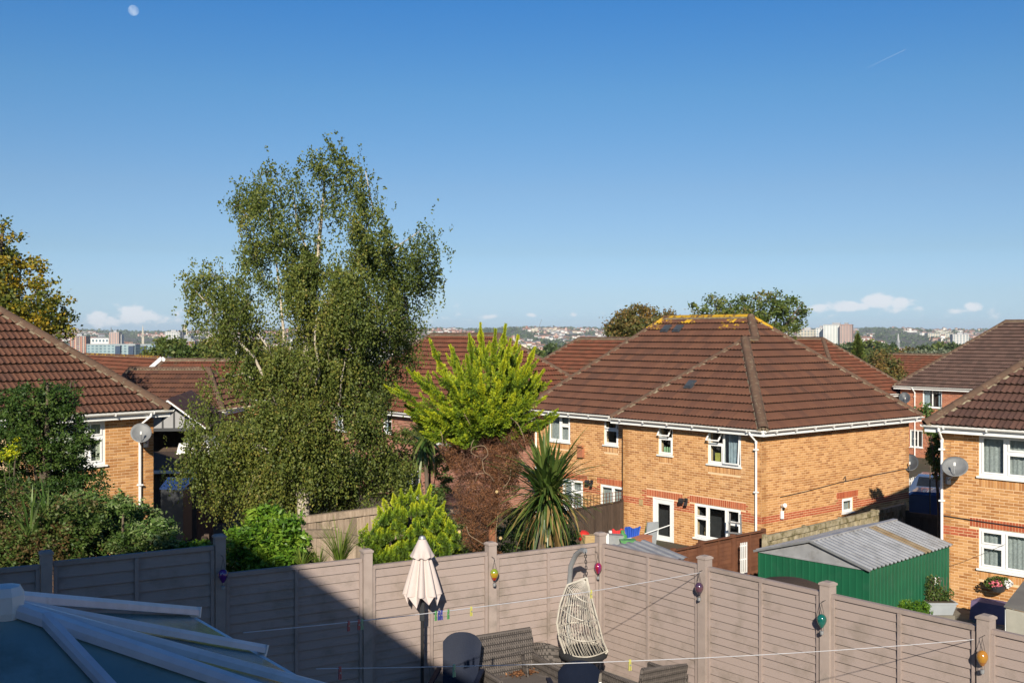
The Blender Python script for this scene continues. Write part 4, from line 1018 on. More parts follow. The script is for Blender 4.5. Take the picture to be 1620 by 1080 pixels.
# ------------------------------------------------------------------ conservatory in the foreground
def conservatory():
    root = empty('conservatory', (-1.8, 8.0, 0), 0, 'white framed conservatory with a bluish glazed roof in the shade at the bottom left', 'conservatory')
    root.location = (0, 0, 0)
    u = Vector((.65, -.76, 0)).normalized(); v = Vector((.76, .65, 0)).normalized()       # along the eave, towards the garden
    F = Vector((-3.46, 7.42, 3.15)); E1 = Vector((-3.08, 10.36, 2.35)); E4 = Vector((-.60, 7.46, 2.17))
    e = lambda t: E1.lerp(E4, t)
    E2, E3 = e(.345), e(.665)
    G1 = E4-v*1.75; G2 = E4-v*4.6; RW = F-v*3.4; H1 = E1-v*1.75; H2 = E1-v*4.6
    up = Vector((0, 0, 1))
    def pane(pts, lab=None):
        m = MB(); n = (pts[1]-pts[0]).cross(pts[2]-pts[0]).normalized(); n = n if n.z > 0 else -n
        m.prism([p-n*.03 for p in pts], n*.025); return m.build('pane', m_['polycarbonate'], root)
    S2 = F+(E2-F)*.04; 
    for t in ((F, E1, E2), (F, E2, E3), (F, E3, E4)): pane(list(t))
    pane([F, E4, G1]); pane([F, G1, G2, RW]); pane([F, H1, E1]); pane([F, RW, H2, H1])
    def bar(a, b, w, h, name='roof_bar', lift=.02, ext=.10):
        d = (b-a).normalized(); r = d.cross(up).normalized(); n = r.cross(d).normalized()
        m = MB(); prof = [(-w/2, -.01), (w/2, -.01), (w/2, h*.55), (w*.30, h), (-w*.30, h), (-w/2, h*.55)]
        n0 = 0
        for p in (a, b+d*ext):
            for x, z in prof: m.v.append(tuple(p+r*x+n*(z+lift)))
        m._f([(j, (j+1) % 6, 6+(j+1) % 6, 6+j) for j in range(6)]+[tuple(range(6)), tuple(range(6, 12))[::-1]], 0)
        o = m.build(name, m_['spars'], root)
        c = MB(); q = b+d*(ext+.001); w2 = w/2+.006
        c.hexa([q-r*w2-n*.02, q+r*w2-n*.02, q+r*w2-n*.02+d*.02, q-r*w2-n*.02+d*.02, q-r*w2+n*(h+lift), q+r*w2+n*(h+lift), q+r*w2+n*(h+lift)+d*.02, q-r*w2+n*(h+lift)+d*.02])
        c.build('end_cap', m_['upvc_old'], o)
        return o
    bar(F, E4, .13, .07, 'hip_bar', .0); bar(F+up*.05, E1, .13, .07, 'hip_bar', .01)
    bar(F, E2, .075, .06); bar(F, E3, .075, .06); bar(F.lerp(E4, .09)+up*.0, G1+v*.25, .085, .06); bar(F, H1, .08, .06)
    for t in (.35, .7): bar(F.lerp(RW, t), G1.lerp(G2, t), .075, .06); bar(F.lerp(RW, t), H1.lerp(H2, t), .075, .06)
    bar(F, RW, .16, .12, 'ridge_bar', .04, 0)
    m = MB(); m.lathe([(.115, -.09), (.13, -.04), (.13, .07), (.10, .125), (.0, .145)], 8, tuple(F+Vector((.0, .0, .03)))); m.build('finial_boss', m_['upvc_old'], root)
    # eaves beam, gutter, posts, dwarf wall and side glazing
    poly = [G2, E4, E1, H2]
    for a, b in zip(poly[:-1], poly[1:]):
        d = (b-a).normalized(); inn = Vector((-d.y, d.x, 0)); mid = (a+b)/2
        if (mid+inn-Vector((-2.6, 7, 2.3))).length > (mid-inn-Vector((-2.6, 7, 2.3))).length: inn = -inn
        A, B = a+inn*.16-up*.10, b+inn*.16-up*.10
        m = MB(); m.bar(A, B, .10, .12); m.build('eaves_beam', m_['upvc'], root)
        m = MB(); m.bar(a-inn*.02-up*.07, b-inn*.02-up*.07, .11, .07); m.build('gutter', m_['upvc'], root)
        m = MB(); m.bar(Vector((A.x, A.y, .30)), Vector((B.x, B.y, .30)), .22, .66); m.build('dwarf_wall', m_['brick_buff'], root)
        L = (B-A).length; k = max(2, round(L/.8))
        for i in range(k+1):
            p = A+(B-A)*i/k; m = MB(); m.bar(Vector((p.x, p.y, .64)), Vector((p.x, p.y, 2.19)), .07, .07); m.build('post', m_['upvc'], root)
        m = MB(); m.poly([(A.x, A.y, .66), (B.x, B.y, .66), (B.x, B.y, 2.19), (A.x, A.y, 2.19)]); m.build('glazing', m_['glass'], root)
conservatory()

# ------------------------------------------------------------------ parasol, hanging chair, furniture
def parasol():
    p = at(668, 1080, 14.55); X, Y = p.x, p.y
    root = empty('parasol', (X, Y, -.03), 0, 'folded cream garden parasol on a dark pole against the fence', 'parasol')
    ztop = at(668, 850, 14.55).z+.03; zcan = at(668, 955, 14.55).z; zb_ = at(668, 935, 14.55).z
    m = MB(); m.tube([(0, 0, .1), (0, 0, ztop-.02)], .022, 8); m.build('pole', m_['black_metal'], root)
    m = MB(); m.lathe([(.26, 0), (.26, .04), (.05, .09), (.035, .3)], 16); m.build('base', m_['black_metal'], root)
    # canopy: vertical folds hanging from the top
    n = 8; m = MB(); rows = 14; k = n*8
    zt_ = ztop-.09
    for i in range(rows+1):
        t = i/rows; z = zt_+(zb_-zt_)*t
        for j in range(k):
            a = 2*math.pi*j/k; f = .5+.5*math.cos(n*a); f = f**.6
            rr = (.045+.225*t**.85)*(.56+.44*f)
            drop = 0
            if i == rows: drop = -.15*(1-abs(2*((j*n/k+.5) % 1)-1))**1.0 if False else 0
            m.v.append((rr*math.cos(a), rr*math.sin(a), z+drop))
    m._f([(i*k+j, i*k+(j+1) % k, (i+1)*k+(j+1) % k, (i+1)*k+j) for i in range(rows) for j in range(k)], 0)
    c = m.build('canopy', m_['cream_cloth'], root, smooth=True)
    m = MB()
    for q in range(n):                         # the free flaps under the rib ends, folded inwards
        a = 2*math.pi*(q+.5)/n; a0 = a-math.pi/n*.95; a1 = a+math.pi/n*.95; r0 = .262; n0 = len(m.v)
        m.v += [(r0*.98*math.cos(a0), r0*.98*math.sin(a0), zb_+.01), (r0*.62*math.cos(a), r0*.62*math.sin(a), zb_+.01), (r0*.98*math.cos(a1), r0*.98*math.sin(a1), zb_+.01), (r0*.80*math.cos(a+.12), r0*.80*math.sin(a+.12), zb_-.11-.04*(q % 2))]
        m._f([(0, 1, 3), (1, 2, 3)], n0)
    m.build('flap', m_['cream_cloth'], root)
    m = MB(); kk = 40
    for i in range(4):
        t = i/3; z = ztop-.02-.24*t
        for j in range(kk):
            a = 2*math.pi*j/kk; f = .85+.15*math.cos(8*a); rr = (.05+.12*t)*(1 if t < .9 else f)
            m.v.append((rr*math.cos(a), rr*math.sin(a), z+(.02*math.cos(8*a) if i == 3 else 0)))
    m._f([(i*kk+j, i*kk+(j+1) % kk, (i+1)*kk+(j+1) % kk, (i+1)*kk+j) for i in range(3) for j in range(kk)], 0)
    m.build('vent_cap', m_['cream_cloth'], root, smooth=True)
    m = MB(); m.lathe([(.045, 0), (.05, .02), (.035, .05), (.0, .06)], 10, (0, 0, ztop-.03)); m.build('finial', m_['steel_grey'], root)
    m = MB(); m.tube([(0, 0, zb_-.36), (0, 0, zb_-.2), (0, 0, zb_-.05)], [.036, .036, .03], 8)
    for q in range(8):
        a = 2*math.pi*q/8; m.tube([(0, 0, zb_-.1), (.16*math.cos(a), .16*math.sin(a), zb_+.05)], .008, 4)
    m.build('runner', m_['black_plastic'], root)
parasol()
def hanging_chair():
    Y = 15.05; P = lambda px, py, dy=0: at(px, py, Y+dy)
    base = P(925, 1075); g0 = Vector((base.x, Y, -.03))
    root = empty('hanging_egg_chair', g0, 0, 'pale rattan egg chair with black cushion hanging from a curved grey stand', 'hanging chair')
    L = lambda px, py, dy=0: P(px, py, dy)-g0
    m = MB(); pts = [L(902, 1100, .42), L(899, 1000, .42), L(900, 930, .40), L(903, 895, .34), L(911, 877, .25), L(920, 870, .14), L(926, 871, .06)]
    pts[0].z = .06
    cr = []
    for i in range(len(pts)-1):
        for t in (0, .5): cr.append(pts[i].lerp(pts[i+1], t))
    cr.append(pts[-1]); m.tube(cr, .036, 10); o = m.build('stand', m_['steel_grey'], root); smooth_flat(o)
    m = MB(); m.tube([(-.75, -.35, .05), (-.35, .45, .05), (.35, .5, .05), (.75, -.3, .05)], .03, 8); o = m.build('stand_foot', m_['white_plastic'], root)
    top = L(928, 913); m = MB()
    hk = L(926, 872, .05)
    for i in range(9):
        q = hk.lerp(top, i/9); r_ = hk.lerp(top, (i+1.15)/9); s_ = Vector((.012, 0, 0)) if i % 2 else Vector((0, .012, 0))
        m.tube([q+s_, r_+s_], .006, 4); m.tube([q-s_, r_-s_], .006, 4)
    m.build('chain', m_['black_metal'], root)
    # shell outline: rim seen as a lens open towards the right front; ribs wrap around the back
    R0 = []; nb = 15
    # left side profile (back of the shell) and right side profile (front rim) from top to bottom
    leftp = [(928, 913), (897, 925), (886, 955), (881, 985), (885, 1010), (895, 1036), (912, 1041)]
    rightp = [(928, 913), (933, 935), (941, 965), (948, 992), (954, 1015), (961, 1030), (958, 1033)]
    def interp(pr, t):
        s = t*(len(pr)-1); i = min(int(s), len(pr)-2); f = s-i
        return (pr[i][0]*(1-f)+pr[i+1][0]*f, pr[i][1]*(1-f)+pr[i+1][1]*f)
    def shell(t, a):        # a: 0 = left rim point .. 1 = right rim, going round the back
        l = interp(leftp, t); r_ = interp(rightp, t)
        A = L(*l, -.05); B = L(*r_, -.18*math.sin(math.pi*min(1, t*1.1))); c = (A+B)/2; h = (B-A)/2
        dep = .48*math.sin(math.pi*(.06+.86*t))**.8
        th = math.pi*(1-a)
        return c+h*math.cos(th)+Vector((0, dep*math.sin(th), -.03*math.sin(th)))
    def front(t, a):
        p = shell(t, a); q = shell(t, 1-a); 
        return p
    m = MB()
    for i in range(25):
        a = i/24; m.tube([shell(t, a) for t in np.linspace(.02, 1, 15)], .0055, 4)
    m.build('cane', m_['rattan_pale'], root)
    for t in (.20, .38, .56, .76, .9):
        m = MB(); m.tube([shell(t+.012*math.sin(9*a), a) for a in np.linspace(0, 1, 17)], .010, 5); m.build('hoop', m_['rattan_pale'], root)
    # front half: the shell bulges towards the camera on the left too
    def frontp(t, a):
        l = interp(leftp, t); r_ = interp(rightp, t); A = L(*l, -.05); B = L(*r_, -.18*math.sin(math.pi*min(1, t*1.1)))
        dep = -.30*math.sin(math.pi*(.04+.9*t))**.8; return A.lerp(B, a)+Vector((0, dep*math.sin(math.pi*a), 0))
    m = MB()
    for i in range(1, 15):
        a = i/15; m.tube([frontp(t, a) for t in np.linspace(.03, .98, 13)], .0045, 4)
    for k in range(12):
        a0 = k/12; m.tube([frontp(t, min(1, a0+.22*t)) for t in np.linspace(.55, .98, 6)], .0045, 4)
    m.build('cane', m_['rattan_pale'], root)
    for t, s_ in ((.17, .10), (.36, .07), (.60, .02), (.82, .0)):
        m = MB(); m.tube([frontp(min(.99, t+s_*a), a) for a in np.linspace(0, 1, 11)], .0095, 5); m.build('hoop', m_['rattan_pale'], root)
    m = MB(); m.tube([L(x, y, -.05) for x, y in rightp], .017, 7); m.tube([L(x, y, -.05) for x, y in leftp], .014, 7); m.build('rim', m_['rattan_pale'], root)
    m = MB(); c = L(923, 1028, .05)
    m.lathe([(.08, -.10), (.26, -.08), (.34, -.02), (.34, .03), (.27, .07), (.0, .08)], 16, tuple(c+Vector((0, .04, -.06)))); o = m.build('cushion', m_['cushion_black'], root, smooth=True)
hanging_chair()
def weave(m, p00, p10, p11, p01, th=.03, nb=6):
    """a woven panel: slab with raised horizontal bands"""
    a, b, c, d = map(Vector, (p00, p10, p11, p01)); n = (b-a).cross(d-a).normalized()*th/2
    m.hexa([a-n, b-n, b+n, a+n, d-n, c-n, c+n, d+n])
    r_ = th*.62
    m.tube([d-n*0, c], r_, 7); m.tube([a, d], r_*.8, 6); m.tube([b, c], r_*.8, 6)
def rattan_sofa():
    p = at(817, 1080, 14.55); root = empty('rattan_sofa', (p.x, 14.6, -.03), math.atan2(.508, .861), 'grey brown woven rattan sofa with a rust coloured leaf patch on its seat', 'sofa')
    w = .47
    m = MB(); weave(m, (-w, .30, .38), (w, .30, .38), (w, .42, .93), (-w, .42, .93), .05, 6); m.build('backrest', m_['rattan'], root)
    m = MB(); weave(m, (-w, -.35, .36), (w, -.35, .36), (w, .30, .38), (-w, .30, .38), .07, 4); m.build('seat', m_['rattan'], root)
    for s in (-1, 1):
        m = MB(); n = 7; pr = []
        weave(m, (s*w, -.42, .05), (s*w, .36, .05), (s*w, .40, .60), (s*w, -.40, .56), .05, 5); m.build('arm', m_['rattan'], root)
    m = MB(); weave(m, (-w, -.37, .05), (w, -.37, .05), (w, -.37, .34), (-w, -.37, .34), .04, 3); m.build('front_panel', m_['rattan'], root)
    P = np.column_stack([RG.normal(.22, .11, 260), RG.normal(.18, .06, 260), np.full(260, .425)+RG.random(260)*.012])
    leaf_mesh('fallen_leaves', P, unit(260)*[1, 1, .1], unit(260)*[1, 1, .1], .045, .028, RG.random(260), m_['leaf_dead'], root, kind='stuff')
rattan_sofa()
def tub_chair(loc, rz, label, hi=.70, r=.40, group=None):
    root = empty('rattan_tub_chair', loc, rz, label, 'chair', group)
    m = MB(); n = 14; prev = None
    for k in range(n):
        a0 = R(-10+200*k/n); a1 = R(-10+200*(k+1)/n)
        z0 = hi-.12*abs(math.cos(a0))**2; z1 = hi-.12*abs(math.cos(a1))**2
        weave(m, (r*math.cos(a0), r*math.sin(a0), .06), (r*math.cos(a1), r*math.sin(a1), .06), (r*1.1*math.cos(a1), r*1.1*math.sin(a1), z1), (r*1.1*math.cos(a0), r*1.1*math.sin(a0), z0), .035, 5)
    m.build('backrest', m_['rattan'], root)
    m = MB(); m.lathe([(r*.5, .30), (r*.95, .32), (r*.95, .38), (r*.6, .41), (.0, .41)], 14); m.build('seat', m_['rattan'], root)
p = at(868, 1060, 14.95); tub_chair((p.x, 14.95, -.03), R(25), 'curved woven rattan tub chair between the sofa and the hanging egg chair', .70, .33)
p = at(1040, 1080, 12.6); 
def rattan_armchair(loc, rz, label):
    root = empty('rattan_armchair', loc, rz, label, 'armchair')
    m = MB(); weave(m, (-.36, .28, .35), (.36, .28, .35), (.36, .40, .86), (-.36, .40, .80), .05, 6); m.build('backrest', m_['rattan'], root)
    m = MB(); weave(m, (-.36, -.35, .36), (.36, -.35, .36), (.36, .28, .38), (-.36, .28, .38), .07, 4); m.build('seat', m_['rattan'], root)
    for s in (-1, 1):
        m = MB(); weave(m, (s*.38, -.40, .03), (s*.38, .36, .03), (s*.38, .38, .66), (s*.38, -.38, .62), .05, 5); m.build('arm', m_['rattan'], root)
    for x in (-.36, .36):
        for y in (-.36, .34): m = MB(); m.box(x-.02, x+.02, y-.02, y+.02, -.0, .1); m.build('leg', m_['black_metal'], root)
rattan_armchair((1.72, 14.1, -.03), R(212), 'dark woven rattan armchair with its back to the house, rightmost of the garden seats')
def plastic_chair(loc, rz, label, hi=1.05, arms=True, curve=.05):
    root = empty('garden_chair', loc, rz, label, 'chair')
    m = MB(); k = 10; rows = 12; w = .25
    for face in (0, 1):
        n0 = len(m.v)
        for i in range(rows+1):
            t = i/rows
            for j in range(k+1):
                s = j/k*2-1; top = hi-.07*s*s*s*s-.05*s*s
                z = .42+(top-.42)*t; ww = w*(.88+.16*t)
                m.v.append((ww*s, .22+.20*t+curve*(1-s*s)+face*.022, z))
        m._f([(i*(k+1)+j, i*(k+1)+j+1, (i+1)*(k+1)+j+1, (i+1)*(k+1)+j) for i in range(rows) for j in range(k)], n0)
    m.build('backrest', m_['navy_plastic'], root, smooth=True)
    m = MB(); m.box(-.25, .25, -.26, .24, .39, .43); m.build('seat', m_['navy_plastic'], root)
    for s in (-1, 1):
        if arms:
            m = MB(); m.bar((s*.285, -.25, .63), (s*.285, .32, .66), .06, .03); m.bar((s*.285, -.24, .0), (s*.285, -.24, .62), .04, .03); m.build('arm', m_['navy_plastic'], root)
        for a, b in ((-.24, -.28), (.22, .32)):
            m = MB(); m.bar((s*.22, a, .39), (s*.25, b, .0), .04, .035); m.build('leg', m_['navy_plastic'], root)
p = at(743, 1080, 14.3); plastic_chair((p.x-.16, 13.95, -.03), R(-8), 'navy moulded high back garden chair left of the sofa under the parasol', 1.10)
p = at(908, 1080, 13.6); plastic_chair((p.x, 13.75, -.03), R(186), 'navy moulded garden chair with only its rounded back showing at the bottom edge', 1.04, curve=-.05)
m = MB()
dk = empty('timber_deck', (1.35, 14.75, -.03), math.atan2(FR[1], FR[0]), 'small patch of golden brown deck boards in the fence corner', 'decking')
for i in range(8):
    for j in range(2):
        m = MB(); m.rv = random.random(); m.box(-.62+j*.78, .14+j*.78, -.75+i*.15, -.75+i*.15+.14, .0, .035+random.uniform(0, .004)); m.build('board', m_['deck_board'], dk)

# washing lines, pegs
l1a = at(385, 1000, 9.5); l1b = at(1108, 905, 14.75)
def sag(a, b, s, n=14): return [a.lerp(b, i/n)-Vector((0, 0, 4*s*(i/n)*(1-i/n))) for i in range(n+1)]
LINE1 = sag(l1a, l1b, .06); wire('washing_line', LINE1, .0045, 'cord', 'upper washing line tied to the fence post right of the hanging chair', 'washing line')
l2a = at(500, 1057, 8.3); l2b = at(1550, 1010, 11.78)
LINE2 = sag(l2a, l2b, .06); wire('washing_line', LINE2, .0036, 'cord', 'lower washing line tied to the fence post with the orange balloon', 'washing line')
def on_line(L_, px):
    for a, b in zip(L_[:-1], L_[1:]):
        pa, pb = 810+FPX*a.x/a.y, 810+FPX*b.x/b.y
        if pa <= px <= pb: return a.lerp(b, (px-pa)/(pb-pa))
    return L_[0]
def peg(L_, px, mat, label):
    p = on_line(L_, px); root = empty('clothes_peg', p, R(random.uniform(20, 60)), label, 'clothes peg')
    for s in (-1, 1):
        m = MB(); m.bar((s*.005, 0, .015), (s*.009, 0, -.085), .014, .007, (1, 0, 0)); m.build('arm', m_[mat], root)
    m = MB(); m.tube([(0, -.01, -.035), (0, .01, -.035)], .008, 6); m.build('spring', m_['steel_grey'], root)
peg(LINE1, 551, 'peg_pink', 'pink clothes peg, left of the pair beside the fence post')
peg(LINE1, 567, 'peg_pink', 'pink clothes peg nearest the fence post left of the parasol')
peg(LINE1, 572, 'peg_mint', 'pale clothes peg touching the pink one by the fence post')
peg(LINE1, 689, 'peg_green', 'dark green clothes peg just right of the parasol pole')
peg(LINE1, 694, 'peg_blue', 'blue clothes peg, left of the touching blue pair'); peg(LINE1, 698, 'peg_blue', 'blue clothes peg, right of the touching blue pair')
peg(LINE1, 709, 'peg_green', 'dark green clothes peg right of the blue pair')
peg(LINE1, 745, 'peg_yellow', 'yellow clothes peg alone on the upper line above the sofa')
peg(LINE1, 935, 'peg_yellow', 'yellow clothes peg on the upper line in front of the egg chair')
peg(LINE2, 718, 'peg_mint', 'pale green clothes peg on the lower line before the navy chair')
peg(LINE2, 996, 'peg_yellow', 'pale yellow clothes peg on the lower line right of the egg chair')
peg(LINE2, 537, 'peg_pink', 'pink clothes peg on the lower line at the conservatory roof end')
# glass balloon ornaments on the fence posts
def balloon(px, py, side, s, cols, label, off=.16):
    p = fp(s, -off, side); Y = p.y; q = at(px, py, Y); root = empty('balloon_ornament', (q.x, Y, q.z), 0, label, 'ornament'); root.scale = (.80, .80, .84); cols = [tuple(v*.62 for v in c) for c in cols]
    mt = []
    for i, c in enumerate(cols):
        k = 'glaze_%d_%d_%d' % tuple(int(v*99) for v in c)
        if k not in MATS: M(k, c, tuple(v*.8 for v in c), 4, .12, spec=.8, coat=.5)
        mt.append(m_[k])
    m = MB(); k = 16; pr = [(.0, .095), (.035, .088), (.062, .062), (.074, .028), (.072, -.008), (.056, -.048), (.036, -.078), (.024, -.098)]; n0 = 0
    for r_, z in pr:
        for j in range(k): m.v.append((r_*math.cos(2*math.pi*j/k), r_*math.sin(2*math.pi*j/k), z))
    for i in range(len(pr)-1):
        for j in range(k):
            m.cur = (i*len(cols)//(len(pr)-1) if len(cols) < 4 else (j//2) % len(cols)); m._f([(i*k+j, i*k+(j+1) % k, (i+1)*k+(j+1) % k, (i+1)*k+j)], 0)
    m.build('balloon', mt, root, smooth=True)
    m = MB(); m.lathe([(.024, -.20), (.028, -.19), (.03, -.155), (.026, -.15)], 10); m.build('basket', m_['steel_grey'], root)
    m = MB()
    for j in range(3):
        a = 2.1*j; m.tube([(.024*math.cos(a), .024*math.sin(a), -.098), (.026*math.cos(a), .026*math.sin(a), -.152)], .002, 4)
    m.tube([(-.034, 0, .09), (0, 0, .24)], .0028, 4); m.tube([(.034, 0, .09), (0, 0, .24)], .0028, 4); m.tube([(0, 0, .24), (0, 0, .27)], .003, 4)
    d = Vector((NL if side == 'L' else NR)).to_3d(); m.tube([(0, 0, .27), d*(off-.06)+Vector((0, 0, .28))], .004, 5)
    m.build('hanger', m_['black_metal'], root, kind='stuff')
balloon(353, 910, 'L', LS[3], [(.16, .02, .28), (.10, .02, .22), (.16, .02, .28), (.07, .02, .16)], 'dark purple glass balloon ornament on the shaded left fence post')
balloon(782, 908, 'L', LS[1], [(.35, .45, .04), (.62, .40, .03), (.60, .06, .03)], 'yellow and red glass balloon ornament on the post between parasol and egg chair')
balloon(946, 898, 'L', .06, [(.16, .03, .16), (.42, .02, .05), (.30, .02, .20), (.52, .03, .04)], 'red and purple glass balloon ornament at the fence corner')
balloon(1106, 930, 'R', RS[1], [(.10, .05, .10), (.16, .07, .10), (.08, .06, .09)], 'smoky purple glass balloon ornament right of the egg chair')
balloon(1300, 981, 'R', RS[2], [(.01, .16, .13), (.01, .20, .16)], 'teal green glass balloon ornament in front of the green shed')
balloon(1554, 1040, 'R', RS[3], [(.60, .26, .03), (.62, .30, .04), (.50, .20, .04)], 'amber orange glass balloon ornament on the rightmost post')

# ------------------------------------------------------------------ green steel shed
def shed():
    base = -1.72
    A = Vector((7.77, 23.65)); du = Vector((.724, .69)).normalized(); dv = Vector((-.614, .789)).normalized()
    rot = math.atan2(du.y, du.x)
    root = empty('steel_shed', (A.x, A.y, base), rot, 'green corrugated steel shed with a low grey metal roof', 'shed')
    L, D, h = 3.9, 2.83, 1.62; th = .035
    def ribbed(x0, y0, x1, y1, z0, z1f, step=.16, mat='green_steel', name='wall_panel', per=4, zt=None):
        a, b = Vector((x0, y0, 0)), Vector((x1, y1, 0)); d = (b-a).normalized(); n = Vector((d.y, -d.x, 0)); Lh = (b-a).length; k = int(Lh/step)
        i = 0
        while i < k:
            j = min(k, i+per); m = MB(); m.rv = random.random()
            for q in range(i, j):
                p = a+d*(Lh*q/k); e = a+d*(Lh*(q+1)/k); r0 = p+d*.018; r1 = p+d*.04
                zz = lambda v: z1f((v-a).length/Lh)
                n0 = len(m.v); off = [(p, 0), (p+d*.006, .014), (r1, .014), (r1+d*.006, 0), (e, 0)]
                for (v, o) in off:
                    w = v+n*o; m.v += [(w.x, w.y, z0), (w.x, w.y, zz(v))]
                m._f([(2*t, 2*t+2, 2*t+3, 2*t+1) for t in range(len(off)-1)], n0)
            m.build(name, m_[mat], root); i = j
    ribbed(0, 0, L, 0, 0, lambda t: h)                       # long side facing right
    ribbed(0, D, 0, 0, 0, lambda t: h)
    ribbed(L, 0, L, D, 0, lambda t: h); ribbed(L, D, 0, D, 0, lambda t: h)
    m = MB(); m.box(.03, L-.03, .03, D-.03, 0, h-.02); m.build('frame', m_['green_steel'], root)
    rh = .40
    for x, s in ((.0, -1), (L, 1)):
        m = MB(); m.prism([(x-.01, 0, h), (x-.01, D, h), (x-.01, D/2, h+rh-.03)], (.02, 0, 0)); m.build('gable_panel', m_['galvanised'], root)
        m = MB(); m.bar((x-.012, -.02, h-.015), (x-.012, D+.02, h-.015), .03, .035); m.build('trim', m_['galvanised'], root)
    # roof: corrugated sheets, ridge along x
    ov = .07
    for sgn in (0, 1):
        n = 11; w = (L+2*ov)/n
        for q in range(n):
            mat = 'galvanised_rusty' if (sgn == 0 and q == 7) else 'galvanised'
            m = MB(); m.rv = random.random(); x0 = -ov+q*w
            y0, y1 = (-ov, D/2) if sgn == 0 else (D+ov, D/2); z0 = h-ov*rh/(D/2)+.015; z1 = h+rh+.015
            rb = 2
            for k in range(rb):
                xa = x0+w*k/rb; c = w/rb; prof = [(xa, 0), (xa+c*.42, 0), (xa+c*.52, .035), (xa+c*.88, .035), (xa+c*.98, 0), (xa+c, 0)]; n0 = len(m.v)
                for (x, dz) in prof: m.v += [(x, y0, z0+dz), (x, y1, z1+dz)]
                m._f([(2*t, 2*t+2, 2*t+3, 2*t+1) for t in range(len(prof)-1)], n0)
            m.build('roof_sheet', m_[mat], root)
    m = MB(); m.bar((-ov, D/2, h+rh+.045), (L+ov, D/2, h+rh+.045), .12, .03); m.build('ridge_cap', m_['galvanised'], root)
    for y0, y1 in ((-ov, D/2), (D+ov, D/2)):
        m = MB(); m.bar((-ov-.012, y0, h-.01), (-ov-.012, y1, h+rh+.03), .03, .05); m.build('verge_trim', m_['steel_grey'], root)
shed()

# ------------------------------------------------------------------ neighbours' fences
def board_fence(a, b, za, zb_, h, label, mat='timber_old', bw=.10, post=1.9, rail=True, cap=True, horiz=False, name='timber_fence', gap=.006, limit=300, mossy=False, posts=True):
    """upright (or horizontal) boards between posts; za, zb_ = top height at each end"""
    a, b = Vector(a), Vector(b); L = (b-a).length; d = (b-a)/L; rot = math.atan2(d.y, d.x)
    root = empty(name, (a.x, a.y, 0), rot, label, 'fence'); slope = (zb_-za)/L
    k = max(1, round(L/post))
    if posts:
        for i in range(k+1):
            x = L*i/k; m = MB(); m.box(x-.05, x+.05, -.05, .05, za+slope*x-h-.3, za+slope*x+.06); m.build('post', m_[mat], root)
    if not horiz:
        n = int(L/bw)
        for i in range(n):
            x = i*bw; t = za+slope*x+random.uniform(-.012, .012); m = MB(); m.rv = random.random()
            y = -.055+(.016 if i % 2 else 0)
            m.box(x+gap/2, x+bw-gap/2+(.012 if gap < .05 else 0), y-.009, y+.009, t-h, t); m.build('board', m_[mat], root)
        for z in ((-.12, -.19), (-h+.3, -h+.22)):
            m = MB(); m.bar((0, -.02, za+z[0]-.035), (L, -.02, zb_+z[0]-.035), .05, .07); m.build('rail', m_[mat], root)
        if rail:
            m = MB(); m.bar((0, -.085, za-.05), (L, -.085, zb_-.05), .03, .13); m.build('top_board', m_[mat], root)
    else:
        n = int(h/bw)
        for j in range(k):
            x0, x1 = L*j/k+.05, L*(j+1)/k-.05
            for i in range(n):
                zt0 = za+slope*x0-i*bw; zt1 = za+slope*x1-i*bw; m = MB(); m.rv = random.random()
                m.hexa([(x0, -.022, zt0-bw-.01), (x1, -.022, zt1-bw-.01), (x1, -.010, zt1-bw-.01), (x0, -.010, zt0-bw-.01), (x0, -.006, zt0), (x1, -.006, zt1), (x1, .004, zt1), (x0, .004, zt0)])
                m.build('slat', m_[mat], root)
            for x in (x0, (x0+x1)/2, x1-.04):
                m = MB(); m.box(x, x+.04, -.05, -.022, za+slope*x-h, za+slope*x-.02); m.build('batten', m_[mat], root)
    if cap:
        m = MB(); m.bar((0, -.04, za+.012), (L, -.04, zb_+.012), .10, .03); m.build('capping', m_[mat], root)
    return root
W2 = lambda px, Y: ((px-810)/FPX*Y, Y)
# between the shed and the middle house: weathered boards with moss
board_fence((6.7, 28.85), (12.35, 34.3), -.36, -.36, 1.7, 'weathered pale board fence with mossy top rail between green shed and middle house', 'timber_mossy', .14, 1.85)
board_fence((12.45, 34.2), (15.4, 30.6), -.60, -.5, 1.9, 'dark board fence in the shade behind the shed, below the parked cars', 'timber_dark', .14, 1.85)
# brown slatted panels in front of the middle house
board_fence((4.0, 27.0), (4.75, 27.65), -.36, -.36, 1.6, 'short reddish brown slatted fence panel below the white back door', 'timber_brown', .11, .9, horiz=True, name='panel_fence')
board_fence((4.80, 27.68), (6.80, 29.40), -.30, -.30, 1.75, 'dark brown slatted fence panel left of the green shed', 'timber_brown', .11, 1.35, horiz=True, name='panel_fence')
tr = empty('folded_trellis', tuple(at(1171, 905, 28.4)), R(35), 'folded white trellis strip standing against the dark brown panel', 'trellis')
for i in range(4): m = MB(); m.box(-.12+i*.07, -.085+i*.07, -.13, -.115, -.15, .80); m.build('lath', m_['white_plastic'], tr)
for z in (0, .35, .7): m = MB(); m.box(-.12, .13, -.114, -.10, z, z+.03); m.build('lath', m_['white_plastic'], tr)
